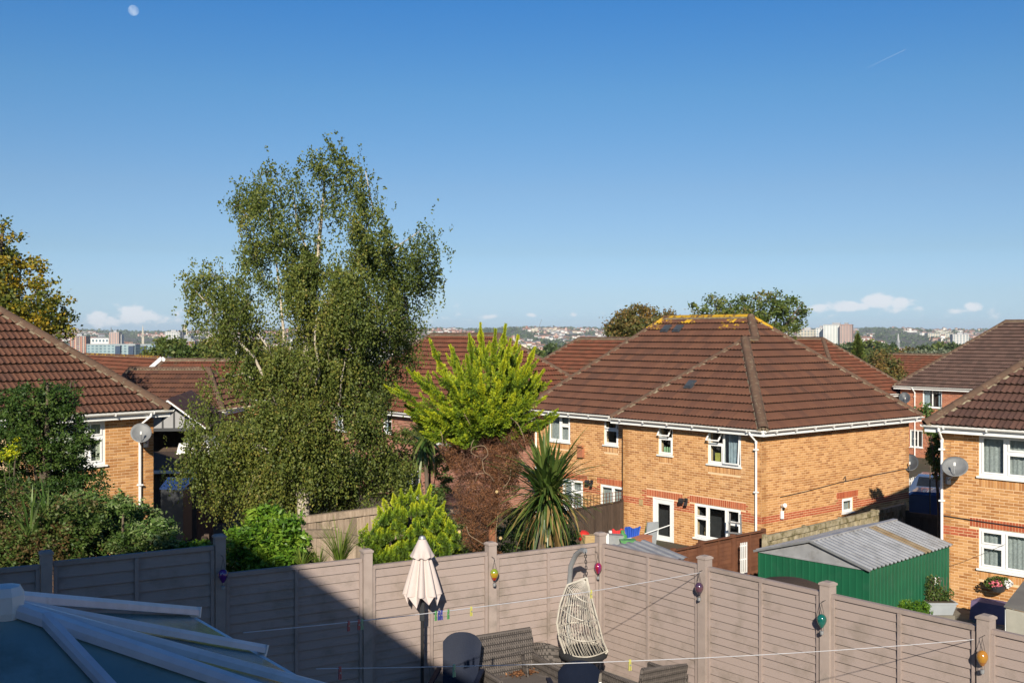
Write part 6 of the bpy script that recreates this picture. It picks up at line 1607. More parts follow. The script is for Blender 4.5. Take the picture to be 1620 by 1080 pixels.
# shrubs on the left behind the fence
broadleaf('large dark glossy evergreen shrub in front of the left house', [(60, 640, 62, 36), (20, 640, 30, 22), (88, 624, 36, 24), (30, 690, 60, 50), (84, 690, 60, 54), (116, 728, 40, 46), (60, 760, 80, 40), (136, 740, 18, 24), (-20, 720, 50, 60), (100, 780, 60, 30), (75, 605, 8, 16), (40, 612, 5, 14), (112, 605, 6, 14), (156, 760, 16, 18)],
          19.5, 34000, (.058, .034), 'leaf_holly', (70, 900, .12), 21, .7, 'evergreen_shrub', 'shrub', clump=.10, contrast=.8)
broadleaf('mixed dull green hedge shrubs along the left fence', [(20, 800, 70, 40), (100, 820, 70, 34), (60, 860, 90, 34), (160, 850, 60, 26), (0, 870, 60, 40), (200, 865, 40, 16), (60, 880, 90, 24), (-40, 820, 50, 60), (130, 880, 60, 16)], 15.0, 26000, (.052, .03), 'leaf_mixed', (60, 930, .08), 22, .5, 'mixed_shrub', 'shrub', clump=.10, contrast=1.2)
broadleaf('pale variegated elder shrub left of the dark gap', [(135, 795, 34, 18), (170, 812, 44, 22), (215, 818, 36, 20), (250, 838, 30, 16), (150, 845, 40, 24), (205, 850, 44, 20), (240, 862, 36, 12), (115, 830, 30, 24), (195, 795, 16, 14)], 15.2, 15000, (.075, .028), 'leaf_light', (190, 920, .06), 23, .5, 'elder_shrub', 'shrub', clump=.10, contrast=1.4)
broadleaf('small golden yellow sprig at the left edge beside the dark shrub', [(16, 716, 14, 12), (27, 706, 6, 12), (4, 722, 8, 8)], 18.6, 900, (.05, .02), 'leaf_golden', (16, 760, .02), 24, .1, 'golden_shrub', 'shrub', clump=.05)
broadleaf('strip of light green ground cover behind the stepped fence post', [(300, 866, 36, 6), (330, 862, 16, 7), (270, 872, 24, 5)], 15.4, 1700, (.05, .032), 'leaf_laurel', None, 25, .2, 'ground_cover', 'plant', clump=.06)
# corn-like arching leaves
def arching(label, px, py, Y, n, ln, mat, seed, name='arching_plant', w=.022, up=1.0):
    rg = random.Random(seed); p = at(px, py, Y); root = empty(name, p, 0, label, 'plant')
    for i in range(n):
        a = rg.random()*6.283; l = ln*(.6+.6*rg.random()); m = MB(); m.rv = rg.random(); k = 5; lean = rg.uniform(.2, .75)
        for j in range(k+1):
            t = j/k; r = l*lean*t*(.5+.5*t)*1.1; z = l*up*(t-.42*lean*t*t*1.3); ww = w*(1-t)**.6*(.6+.8*t if t < .5 else 1)
            cx, cy = r*math.cos(a), r*math.sin(a); m.v += [(cx-ww*math.sin(a), cy+ww*math.cos(a), z), (cx+ww*math.sin(a), cy-ww*math.cos(a), z)]
        m._f([(2*j, 2*j+1, 2*j+3, 2*j+2) for j in range(k)], 0); m.build('leaf', m_[mat], root)
arching('light green reedy plant with arching leaves among the left shrubs', 48, 862, 14.3, 36, .85, 'leaf_light', 3)
arching('second reedy plant with arching leaves just right of the first', 74, 845, 14.5, 26, .75, 'leaf_light', 4)
arching('tuft of narrow arching leaves left of the downpipe', 182, 830, 15.6, 22, .5, 'leaf_light', 5)
arching('tall clump of green and yellow grass behind the fence', 538, 905, 16.0, 150, .72, 'grass_blade', 6, 'tall_grass', .008, 1.2)
arching('low clump of yellowish grass beside the laurel', 478, 905, 15.6, 90, .36, 'grass_blade', 7, 'tall_grass', .008, 1.1)
arching('spiky clump of brown green grass right of the tall clump', 505, 905, 15.9, 60, .36, 'grass_blade', 8, 'tall_grass', .008, 1.2)
# laurel
broadleaf('bright green glossy laurel bush behind the step in the fence', [(425, 840, 42, 34), (400, 865, 40, 34), (455, 850, 34, 34), (380, 885, 26, 24), (430, 885, 50, 26), (465, 880, 28, 22), (420, 815, 26, 14), (480, 845, 10, 14)], 16.3, 12500, (.095, .038), 'leaf_laurel', (425, 950, .05), 26, .35, 'laurel_bush', 'shrub', clump=.10, contrast=1.25, spread=.9)
broadleaf('climbing ivy between the right house downpipe and the house behind', [(1482, 690, 10, 18), (1480, 720, 12, 22), (1486, 745, 8, 18), (1472, 680, 8, 8)], 31.5, 3500, (.07, .05), 'leaf_light', (1484, 790, .04), 27, .3, 'ivy_climber', 'plant', clump=.1)
broadleaf('sparse pale climber in front of the window of the orange house behind', [(1470, 650, 16, 8), (1490, 640, 6, 14), (1450, 655, 8, 10), (1478, 665, 10, 6)], 40, 500, (.1, .06), 'leaf_light', (1472, 700, .03), 28, .3, 'sparse_climber', 'plant', clump=.2)
broadleaf('dark shrubs under the birch right side', [(600, 745, 46, 26), (640, 735, 34, 24), (620, 770, 50, 22), (660, 700, 20, 18)], 26, 9000, (.06, .042), 'leaf_tree', (620, 850, .06), 29, .6, 'understorey_shrub', 'shrub')
broadleaf('olive green shrub between the small golden conifer and the dead branches', [(650, 690, 30, 14), (690, 730, 24, 20), (700, 765, 14, 24), (680, 660, 18, 10)], 24.5, 4500, (.07, .03), 'leaf_tree', (680, 850, .05), 30, .5, 'understorey_shrub', 'shrub')
broadleaf('small round yellow green bush at the foot of the green shed', [(1445, 958, 22, 10), (1432, 964, 14, 8), (1460, 965, 14, 8)], 22.3, 3000, (.045, .02), 'leaf_laurel', None, 31, .15, 'round_bush', 'shrub', clump=.05)

broadleaf('dark hedge in the shade behind the birch', [(330, 745, 40, 22), (400, 740, 50, 22), (460, 745, 40, 24), (530, 740, 50, 24)], 37, 9000, (.11, .08), 'leaf_holly', (400, 800, .08), 41, .8, 'dark_hedge', 'hedge', clump=.3)
broadleaf('brown and green scrub filling the ground behind the corner of the fence', [(720, 850, 40, 30), (800, 860, 40, 24), (870, 868, 50, 16), (905, 850, 26, 14), (820, 830, 30, 26), (690, 800, 20, 34)], 22.5, 7000, (.09, .04), 'leaf_mixed', (800, 930, .05), 42, .8, 'scrub', 'shrub')
# golden conifer with bare brown lower half
def plume_foliage(name, root, plumes, n, mat, ln, wd, seed, gold=.55):
    """plumes: (base, tip, radius); fronds sweep upwards and get finer to the tip"""
    B = np.array([p[0] for p in plumes], float); T = np.array([p[1] for p in plumes], float); Rr = np.array([p[2] for p in plumes], float)
    l = np.linalg.norm(T-B, axis=1); w = l*Rr; w /= w.sum(); k = RG.choice(len(B), n, p=w); t = RG.random(n)**.85
    ax = (T-B)/l[:, None]; sag = np.array([0, 0, -.16])*l[:, None]; C = B[k]+(T-B)[k]*t[:, None]+sag[k]*(t*(1-t))[:, None]*2.2
    d = unit(n); d = d-ax[k]*np.sum(d*ax[k], axis=1, keepdims=True); d /= np.maximum(1e-6, np.linalg.norm(d, axis=1, keepdims=True))
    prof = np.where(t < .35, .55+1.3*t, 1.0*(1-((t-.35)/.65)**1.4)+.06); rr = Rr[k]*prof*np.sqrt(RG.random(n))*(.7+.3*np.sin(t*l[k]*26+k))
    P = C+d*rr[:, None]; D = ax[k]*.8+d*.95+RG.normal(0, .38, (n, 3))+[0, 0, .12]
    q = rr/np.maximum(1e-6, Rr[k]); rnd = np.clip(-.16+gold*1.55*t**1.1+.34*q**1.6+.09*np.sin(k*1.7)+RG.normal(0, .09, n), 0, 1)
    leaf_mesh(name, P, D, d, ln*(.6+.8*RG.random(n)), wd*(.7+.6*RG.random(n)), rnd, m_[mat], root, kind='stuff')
def golden_conifer():
    Y = 19.8; g = at(780, 900, Y); o = Vector((g.x, Y, gz(g.x, Y))); root = empty('golden_conifer', o, 0, 'golden green conifer with upswept plumes above a bare brown lower half', 'tree')
    L = lambda px, py, dy=0: at(px, py, Y+dy)-o
    limb_mesh('trunk', 'bark_red', root, [([(0, 0, -.3), L(779, 860, 0), L(783, 800, -.05), L(784, 720, -.1), L(775, 650, 0), L(765, 580, 0)], .10, .03)])
    tips = [(624, 614, -.3), (640, 650, -.5), (663, 600, -.2), (683, 548, -.1), (672, 648, -.6), (655, 588, .5), (700, 585, -.5), (722, 570, .3), (742, 528, 0), (738, 560, -.5), (765, 540, .3), (784, 520, -.2), (800, 512, 0), (808, 535, -.4), (800, 560, -.8), (826, 555, .2), (847, 548, 0), (838, 580, -.5), (861, 584, 0),
            (862, 604, .4), (850, 622, -.5), (845, 650, -.3), (884, 656, -.2), (868, 670, .1), (835, 676, -.5), (700, 640, -.9), (730, 610, -1.0), (760, 590, -1.0), (790, 600, -1.0), (815, 620, -.9), (745, 650, -1.1), (780, 650, -1.1), (705, 675, -.8), (672, 690, -.4), (655, 665, .0), (720, 700, -.8), (812, 655, -.8),
            (712, 545, .5), (760, 510, .5), (820, 530, .8), (690, 620, .6), (850, 590, .8), (700, 520+60, .9), (640, 640, .5)]
    pl = []
    for i, (px, py, dy) in enumerate(tips):
        T = L(px, py, dy); bx = 768+(px-768)*.14; by = 690-(700-py)*.10-6*abs(px-765)/120; B = L(bx, by, dy*.35)
        ln = (T-B).length; pl.append((tuple(B), tuple(T), .14+.05*ln))
        rg = random.Random(i)
        for s in (-1, 1, 0):
            f = rg.uniform(.25, .80); b2 = B.lerp(T, f); dvec = (T-B)*rg.uniform(.16, .34)+Vector((s*rg.uniform(.08, .26), rg.uniform(-.28, .12), rg.uniform(-.02, .16))); pl.append((tuple(b2), tuple(b2+dvec), .085))
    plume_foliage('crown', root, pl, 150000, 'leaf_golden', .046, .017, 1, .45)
    limb_mesh('limb', 'bark_red', root, [([L(780, 740-10*(i % 4)), (L(780, 720)+Vector(p[0]))/2, p[0], Vector(p[0]).lerp(Vector(p[1]), .5)], .028, .008) for i, p in enumerate(pl[::4][:34])])
    # dead lower branches
    bl = [(770, 685, 66, 24), (738, 725, 40, 34), (790, 735, 42, 40), (745, 775, 36, 30), (780, 800, 36, 34), (755, 845, 30, 30), (778, 885, 26, 20), (815, 690, 34, 30), (700, 680, 22, 18), (835, 665, 22, 22), (712, 705, 22, 22), (735, 810, 26, 22), (808, 765, 18, 22)]
    B = [(b[0]-o.x, b[1]-o.y, b[2]-o.z, b[3]*.82, b[4]*.75, b[5]*.9) for b in pxb(bl, Y, .25, seed=9)]
    n = 42000; P, D0, k = blobs(B, n, .3); P = P[lumps(P, 7, 77) > .36]; n = len(P)
    leaf_mesh('dead_foliage', P, unit(n)+[0, 0, -.3], unit(n), .055*(.5+RG.random(n)), .010, .30+.45*lumps(P, 5, 4)+RG.normal(0, .2, n), m_['leaf_dead'], root, kind='stuff')
    n = 3400; P, D0, k = blobs(B, n, .4); leaf_mesh('dead_twigs', P, unit(n)+[0, 0, -.2], unit(n), .30*(.4+RG.random(n)), .010, RG.random(n), m_['twig_brown'], root, kind='stuff')
    # vine stems
    V = [[(762, 728, -.9), (772, 718, -.95), (765, 705, -.9), (748, 708, -.95), (746, 716, -.95), (757, 722, -.9)], [(763, 728, -.9), (766, 745, -.95), (775, 752, -.9), (782, 762, -.8)], [(752, 762, -.9), (756, 750, -1.0), (766, 748, -1.0)],
         [(808, 660, -.8), (820, 672, -.8), (828, 690, -.8), (830, 700, -.7)], [(738, 832, -.8), (742, 845, -.9), (752, 852, -.9), (765, 860, -.85)], [(697, 682, -.7), (700, 694, -.7), (698, 712, -.6)], [(808, 742, -.6), (806, 758, -.6), (796, 772, -.7)],
         [(745, 708, -.8), (747, 700, -.8), (750, 695, -.7)], [(785, 890, -.5), (784, 850, -.6), (788, 810, -.5)], [(735, 655, -1.1), (744, 672, -1.0)]]
    def spline(p):
        p = [p[0]]+p+[p[-1]]; out = []
        for i in range(1, len(p)-2):
            for t in (0, .25, .5, .75): out.append(.5*((2*p[i])+(p[i+1]-p[i-1])*t+(2*p[i-1]-5*p[i]+4*p[i+1]-p[i+2])*t*t+(3*p[i]-p[i-1]-3*p[i+1]+p[i+2])*t**3))
        return out+[p[-1]]
    for v in V: m = MB(); m.tube(spline([L(*q) for q in v]), .0065, 5); m.build('vine_stem', m_['vine_stem'], root, smooth=True)
    for px, py in ((786, 777), (727, 840), (792, 850)): m = MB(); a = L(px, py, -.35); m.tube([a, a+Vector((.0, -.10, .01))], .028, 8); m.build('cut_stub', m_['deck_board'], root)
golden_conifer()
def small_golden():
    Y = 18.0; g = at(645, 930, Y); o = Vector((g.x, Y, gz(g.x, Y))); root = empty('small_golden_conifer', o, 0, 'smaller bushy golden conifer behind the parasol', 'shrub')
    L = lambda px, py, dy=0: at(px, py, Y+dy)-o; pl = []; rg = random.Random(5)
    env = [(571, 872), (578, 850), (590, 828), (598, 800), (606, 788), (622, 780), (634, 772), (650, 768), (664, 764), (682, 766), (690, 782), (704, 792), (706, 812), (716, 838), (728, 862), (724, 880)]
    for px, py in env: pl.append((L(648+(px-648)*.6, py+40, 0), L(px, py, rg.uniform(-.2, .2)), .13))
    for i in range(120):
        a = rg.uniform(0, math.pi*2); r = rg.random()**.5; px = 648+72*r*math.cos(a); py = 845-66*r*abs(math.sin(a))*(1 if math.sin(a) > 0 else -.55)
        if py < 792+abs(px-655)*.75-20: py += 16
        dy = -math.sqrt(max(0, 1-((px-648)/80)**2))*.62*(1-.4*max(0, (840-py)/80))+rg.uniform(-.06, .1); t = L(px, py, dy); pl.append((t-Vector(((px-648)*-.0012, .16, .20)), t, .11))
    for i in range(40): t = L(rg.uniform(590, 710), rg.uniform(800, 880), rg.uniform(.1, .5)); pl.append((t-Vector((0, 0, .3)), t, .15))
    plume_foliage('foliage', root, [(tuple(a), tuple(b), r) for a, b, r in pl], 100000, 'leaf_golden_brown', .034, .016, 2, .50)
    limb_mesh('trunk', 'bark', root, [([(0, 0, -.3), L(648, 860), L(650, 800)], .07, .02)])
small_golden()
def cordyline(label, px, py, Y, n, ln, tpx, tpy, seed, dark=False, straw=.22):
    rg = random.Random(seed); h = at(px, py, Y); f = at(tpx, tpy, Y); z0 = gz(f.x, Y); o = Vector((f.x, Y, z0)); root = empty('cordyline_palm', o, 0, label, 'palm')
    hd = h-o; m = MB(); m.tube([(0, 0, -.2), (hd.x*.3, 0, hd.z*.5), (hd.x, 0, hd.z)], [.12, .10, .08] if straw else [.05, .045, .04], 9); m.build('trunk', m_['bark'], root, smooth=True)
    meshes = {}
    for i in range(n):
        el = rg.uniform(-72, 70) if i > n*.35 else rg.uniform(10, 88); v = int((el+75)/25); st = el < 8 and rg.random() < straw*2.6; key = (v, st, i % 3)
        if key not in meshes:
            b = MB(); b.rv = rg.random(); e = R(-75+25*v+12); k = 7; w = .042; x = z = 0; ang = e; L_ = ln*(.85+.15*(i % 3)); drp = (1.0-.15*(i % 3))*(1.15-.5*math.sin(max(0, e)))
            for j in range(k+1):
                t = j/k; ww = w*(.55+1.2*t if t < .35 else 1.0*(1-t)**.55+.02); b.v += [(x, -ww, z), (x, 0, z-.006), (x, ww, z)]
                x += L_/k*math.cos(ang); z += L_/k*math.sin(ang); ang = max(R(-88), ang-R(7.5)*drp*(1 if t > .25 else .4))
            b._f([(3*j+q, 3*j+3+q, 3*j+4+q, 3*j+1+q) for j in range(k) for q in (0, 1)], 0)
            meshes[key] = b.mesh('leaf', m_['blade_straw' if st else 'blade_green'])
        q = link('leaf', meshes[key], root, hd+Vector((rg.uniform(-.10, .10), rg.uniform(-.10, .10), rg.uniform(-.30, .12)))); q.rotation_euler = (rg.uniform(-.15, .15), rg.uniform(-.12, .12), rg.uniform(0, 6.283)); s = rg.uniform(.75, 1.12); q.scale = (s, s, s)
    if straw:                                  # the rest of the head, past the leaves kept one by one
        b = MB(); b.cur = 0
        for i in range(260):
            b.rv = rg.random(); az, l, w = rg.uniform(0, 6.283), ln*rg.uniform(.6, .95), .036; ang = R(rg.uniform(-75, 45)); x = .05; z = 0; k = 6; n0 = len(b.v); ca, sa = math.cos(az), math.sin(az); oz = hd.z+rg.uniform(-.45, .05)
            b.cur = 1 if rg.random() < .14 else 0
            for j in range(k+1):
                t = j/k; ww = w*(.55+1.2*t if t < .35 else (1-t)**.55+.02)*.5
                b.v += [(hd.x+x*ca-ww*sa, x*sa+ww*ca, oz+z), (hd.x+x*ca+ww*sa, x*sa-ww*ca, oz+z)]; x += l/k*math.cos(ang); z += l/k*math.sin(ang); ang = max(R(-88), ang-R(10))
            b._f([(2*j, 2*j+1, 2*j+3, 2*j+2) for j in range(k)], n0)
        b.build('leaves', [m_['blade_green'], m_['blade_straw']], root, kind='stuff')
        n2 = 26
        for i in range(n2):
            b = MB(); b.rv = rg.random(); a = rg.uniform(0, 6.28); r = rg.uniform(.1, .22); w = .02; l = rg.uniform(.35, .7); z = hd.z-rg.uniform(.3, .7); 
            for t in (0, .5, 1): rr = r*(.6+1.0*t); b.v += [(hd.x+rr*math.cos(a)-w*math.sin(a), rr*math.sin(a)+w*math.cos(a), z-l*t), (hd.x+rr*math.cos(a)+w*math.sin(a), rr*math.sin(a)-w*math.cos(a), z-l*t)]
            b._f([(0, 1, 3, 2), (2, 3, 5, 4)], 0); b.build('dead_leaf', m_['blade_straw'], root)
cordyline('big spiky cordyline with drooping straw coloured lower leaves right of the conifer', 866, 772, 19.2, 300, 1.05, 842, 900, 3, straw=.12)
cordyline('dark palm clump in the shade behind the golden conifer', 672, 690, 23.0, 120, .75, 682, 790, 4, straw=0)
# scattered ground growth behind the fences
def ground_growth():
    n = 26000; x = RG.uniform(-15, 13, n); y = RG.uniform(12, 32, n)
    d = np.maximum((x-F0.x)*NL[0]+(y-F0.y)*NL[1], (x-F0.x)*NR[0]+(y-F0.y)*NR[1]); k = (d > .3) & (d < 14) & ~((x > 5.2) & (y > 22)) & (lumps(np.column_stack([x, y, x*0]), .8, 8) > .34); x, y = x[k], y[k]
    z = np.array([gz(a, b) for a, b in zip(x, y)])+RG.random(len(x))*.12; n = len(x)
    leaf_mesh('undergrowth', np.column_stack([x, y, z]), RG.normal(0, .5, (n, 3))+[0, 0, .8], unit(n), .16, .05, RG.random(n), m_['leaf_mixed'], None, kind='stuff')
ground_growth()
m = MB()
for i in range(5):
    for j in range(4): pass
pt_ = MB(); q = [(8.6, 23.3), (10.7, 27.2), (15.5, 22.2), (12.5, 18.0)]
pt_.prism([(x, y, -1.86) for x, y in q], (0, 0, .10)); o = pt_.build('patio', m_['paving_old'], kind='structure')
fm = MB(); fm.box(-.29, .29, -.29, .29, -.02, 0); fm = fm.mesh('paving_slab', m_['paving_old'])
for i in range(9):
    for j in range(7):
        p = Vector((8.95, 24.0))+Vector((.683, -.73))*(i*.6)+Vector((.73, .683))*(j*.6-.3)
        if p.x-10.93+(0) > 0 and ((p.x-10.93)*.73+(p.y-27.65)*.683) > -.3: continue
        if ((p.x-10.93)*.73+(p.y-27.65)*.683) > -.35 or p.y < 19.5: continue
        link('paving_slab', fm, o, (p.x, p.y, -1.738+random.uniform(-.003, .003)), (0, 0, crot))
# ------------------------------------------------------------------ the valley, the city and the far hills
FG = {}
def far_mat(name, c, v=.15):
    return M(name, c, tuple(q*.8 for q in c), .05, .85, vary=v, spec=.2)
for nm, c in (('far_white', (.62, .60, .57)), ('far_cream', (.52, .46, .36)), ('far_grey', (.34, .34, .35)), ('far_brick', (.33, .15, .10)), ('far_roof', (.24, .11, .075)), ('far_slate', (.15, .15, .165)), ('far_pink', (.50, .33, .27)), ('far_glass', (.10, .16, .20)), ('far_teal', (.26, .34, .36)), ('far_dark', (.03, .05, .09))): far_mat(nm, c)
def block(label, px0, px1, pyt, pyb, Y, mat, name='tower_block', cat='building', rows=8, cols=6, depth=None, win='far_glass', roof=None, rot=0, group=None, ribs=0, ledge=True):
    """a far building: walls, windows set into recess strips, roof and roof plant"""
    k = Y/FPX; w = (px1-px0)*k; x = ((px0+px1)/2-810)*k; zt = EYE-(pyt-527)*k; zb_ = min(gz(x, Y)-2, EYE-(pyb-527)*k-2); d = depth or w*.7; h = zt-zb_
    root = empty(name, (x, Y, zb_), rot, label, cat, group)
    m = MB(); m.box(-w/2, w/2, 0, d, 0, h); m.build('wall', m_[mat], root)
    ww = w/cols; hh = (zt-(EYE-(pyb-527)*k))/max(1, rows)
    if rows:
        wm = MB(); hs = hh*.27
        for r in range(rows):
            for c in range(cols):
                xc, zc = -w/2+ww*(c+.5), h-hh*(r+.55); wm.box(xc-ww*.28, xc+ww*.28, -.05, .05, zc-hs, zc+hs)
        nd = max(2, int(d/ww))
        for s_ in (-1, 1):
            for r in range(rows):
                for c in range(nd):
                    yc, zc = d*(c+.5)/nd, h-hh*(r+.55); wm.box(s_*w/2-.05, s_*w/2+.05, yc-ww*.25, yc+ww*.25, zc-hs, zc+hs)
        wm.build('windows', m_[win], root, kind='stuff')
    m = MB(); m.box(-w/2-.3, w/2+.3, -.3, d+.3, h+.01, h+.9); m.build('roof', m_[roof or 'far_grey'], root)
    if ledge: m = MB(); m.box(-w*.16, w*.16, d*.3, d*.6, h+.91, h+.91+min(5, hh*.9)); m.build('plant_room', m_['far_grey'], root)
    for i in range(ribs):
        m = MB(); xx = -w/2+w*(i+.5)/ribs; m.box(xx-w*.02, xx+w*.02, -1.2, -.06, 0, h); m.build('fin', m_['far_cream'], root)
    return root
block('white high rise with pale blue balcony strips, tallest on the right skyline', 1303, 1340, 514, 552, 1900, 'far_white', rows=12, cols=8, depth=30, rot=R(-24), win='far_teal')
block('white and pink high rise end block joined right of the white one', 1329, 1347, 514, 552, 1880, 'far_pink', rows=12, cols=4, depth=24, rot=R(-24), roof='far_brick')
block('lower white block left of the white high rise', 1291, 1305, 519, 552, 1940, 'far_white', rows=9, cols=3, depth=22, rot=R(-24))
block('cream block with orange shading left of the high rises', 1262, 1291, 522, 555, 2000, 'far_cream', rows=8, cols=6, depth=26, rot=R(-24))
block('small square white tower block on the right skyline', 1508, 1532, 529, 550, 2100, 'far_white', rows=7, cols=5, depth=24, rot=R(-10))
block('red brick tower block at the left of the city', 111, 136, 532, 560, 1700, 'far_brick', rows=8, cols=3, ribs=4, depth=18)
block('long blue grey glass office block', 137, 214, 545, 562, 1600, 'far_teal', 'office_block', rows=4, cols=12, depth=24, ledge=False)
block('glass office block with three dark blue bays, right of the long one', 213, 258, 545, 562, 1620, 'far_teal', 'office_block', rows=4, cols=8, depth=24, ledge=False)
for i, px in enumerate((186, 207, 227)):
    block('dark blue glass bay, %s of the three' % ('left', 'middle', 'right')[i], px-4, px+4, 547, 559, 1595, 'far_dark', 'glass_bay', rows=0, cols=1, depth=3, ledge=False, group='dark glass bays')
block('white and red tower with stepped top in the left city', 173, 188, 526, 545, 2300, 'far_pink', rows=6, cols=4, depth=18)
block('narrow white tower right of the stepped one', 188, 192, 529, 545, 2310, 'far_white', rows=6, cols=1, depth=16)
block('wide pale office slab with many windows in the left city', 261, 285, 525, 544, 2200, 'far_white', 'office_block', rows=7, cols=9, depth=20)
block('dark grey slab beside the pale office slab', 285, 289, 523, 544, 2210, 'far_slate', 'office_block', rows=0, cols=1, depth=20)
block('grey block at the foot of the stone tower', 291, 302, 531, 546, 2150, 'far_grey', 'office_block', rows=5, cols=4, depth=20)
block('red brick block with many windows in the left city', 277, 303, 544, 560, 1650, 'far_brick', 'brick_block', rows=5, cols=8, depth=20)
block('taller red brick block beside the birch', 296, 308, 540, 560, 1640, 'far_brick', 'brick_block', rows=6, cols=3, depth=20)
block('low white block between the glass office and the red brick block', 253, 266, 551, 562, 1640, 'far_white', 'office_block', rows=3, cols=4, depth=16)
block('long low white warehouse roofline in the left city', 139, 172, 535, 542, 2500, 'far_white', 'warehouse', rows=1, cols=6, depth=40, ledge=False)
block('white hospital block at the left of the middle gap', 655, 683, 548, 562, 1900, 'far_white', 'office_block', rows=3, cols=6, depth=30)
block('white factory block in the middle gap', 690, 706, 527, 534, 3300, 'far_white', 'office_block', rows=2, cols=4, depth=40)
block('cream terrace block on the right hill', 1468, 1508, 527, 533, 3600, 'far_cream', 'terrace', rows=2, cols=10, depth=30, ledge=False)
block('cream slab on the right hill below the ridge', 1480, 1500, 524, 527, 4200, 'far_cream', 'terrace', rows=1, cols=8, depth=30, ledge=False)
def spire(label, px, pyt, pys, pyb, Y, hw, mat='far_cream', square=False):
    k = Y/FPX; x = (px-810)*k; zb_ = gz(x, Y)-2; root = empty('church_tower', (x, Y, zb_), R(20), label, 'church tower')
    zs = EYE-(pys-527)*k-zb_; zt = EYE-(pyt-527)*k-zb_; h = hw*k
    m = MB(); m.box(-h, h, -h, h, 0, zs); m.build('tower', m_[mat], root)
    for s in (-.5, .5): m = MB(); m.box(s*h-.15*h, s*h+.15*h, -h-.1, -h, zs*.78, zs*.93); m.build('belfry_opening', m_['far_dark'], root)
    m = MB()
    if square: m.lathe([(h*1.05, zs), (h*.9, zs+(zt-zs)*.4), (h*.45, zt)], 8)
    else: m.lathe([(h*1.0, zs), (h*.45, zs+(zt-zs)*.55), (.05, zt)], 8)
    m.build('spire', m_[mat], root)
spire('slender church spire left of the white and red tower', 176, 516, 529, 545, 2900, 2.0, 'far_slate'); spire('thin stone church spire in the middle of the left city', 226, 513, 527, 540, 3100, 1.7); spire('tall square stone tower with octagonal top beside the birch', 292, 513, 519, 545, 2600, 3.2, 'far_cream', True)
spire('slim church tower among trees on the right', 1421, 528, 538, 553, 1500, 1.7, 'far_grey', True); spire('pale pointed tower beside the golden conifer top', 813, 529, 536, 545, 2600, 1.5)
cr = empty('tower_crane', at(852, 560, 3000), 0, 'thin tilted crane jib on the skyline of the middle gap', 'crane')
m = MB(); a = at(852, 560, 3000); m.bar(at(853, 545, 3000)-a-Vector((0, 0, 60)), at(853, 519, 3000)-a, 1.1, 1.1); m.build('mast', m_['far_slate'], cr); m = MB(); m.bar(at(851, 522, 3000)-a, at(857, 505, 3000)-a, .9, .9); m.build('jib', m_['far_slate'], cr)
# houses on the far slopes
def house_mb(m, x, y, z, w, d, h, a, roofh):
    ca, sa = math.cos(a), math.sin(a); P = lambda u, v, t: (x+ca*u-sa*v, y+sa*u+ca*v, z+t)
    m.cur = m.wallk; m.hexa([P(-w/2, -d/2, -4), P(w/2, -d/2, -4), P(w/2, d/2, -4), P(-w/2, d/2, -4), P(-w/2, -d/2, h), P(w/2, -d/2, h), P(w/2, d/2, h), P(-w/2, d/2, h)])
    m.cur = m.roofk; n = len(m.v); m.v += [P(-w/2-.3, -d/2-.4, h-.1), P(w/2+.3, -d/2-.4, h-.1), P(w/2+.3, d/2+.4, h-.1), P(-w/2-.3, d/2+.4, h-.1), P(-w/2, 0, h+roofh), P(w/2, 0, h+roofh)]
    m._f([(0, 1, 5, 4), (2, 3, 4, 5), (0, 4, 3), (1, 2, 5)], n)
FM = ['far_white', 'far_cream', 'far_grey', 'far_brick', 'far_pink', 'far_roof', 'far_slate']
def far_houses():
    m = MB(); rg = random.Random(4); cnt = 0; singles = 0
    for row in range(2300):
        y = rg.uniform(1500, 5700)**1.0; ratio = rg.uniform(-.5, .52); x = ratio*y
        dn = math.sin(ratio*37+y*.0011)+math.sin(ratio*90+2+y*.0023)+rg.uniform(-.8, .8)
        if dn < -.2 or (y < 2300 and rg.random() < .8): continue
        a = rg.choice([0, .25, -.3, .5, 1.2]); L = rg.randint(2, 7); w = rg.uniform(8, 13); wc = rg.choices(range(5), [5, 3, 1.2, 2.2, 1.6])[0]; rc = rg.choices([5, 6], [3, 2])[0]
        for i in range(L):
            xx = x+math.cos(a)*i*w*1.08; yy = y+math.sin(a)*i*w*1.08; z = gz(xx, yy)
            m.wallk = wc if rg.random() < .8 else rg.randint(0, 4); m.roofk = rc; hh = rg.uniform(6.5, 9.5) if rg.random() < .88 else rg.uniform(11, 18)
            if y < 3300 and singles < 130 and i == 0:
                s = MB(); s.wallk = 0; s.roofk = 1; e = empty('distant_house', (xx, yy, z), 0, 'small distant house on the far hillside across the valley', 'house', 'distant houses on the far hillside')
                q = MB(); q.box(-w/2, w/2, -4, 4, -4, hh); q.build('wall', m_[FM[m.wallk]], e, rot=(0, 0, a))
                q = MB(); q.prism([(-w/2-.3, -4.4, hh), (-w/2-.3, 4.4, hh), (-w/2-.3, 0, hh+3)], (w+.6, 0, 0)); q.build('roof', m_[FM[rc]], e, rot=(0, 0, a)); singles += 1
            else: house_mb(m, xx, yy, z, w, 8, hh, a, 3)
    m.build('distant_houses', [m_[q] for q in FM], kind='stuff')
far_houses()
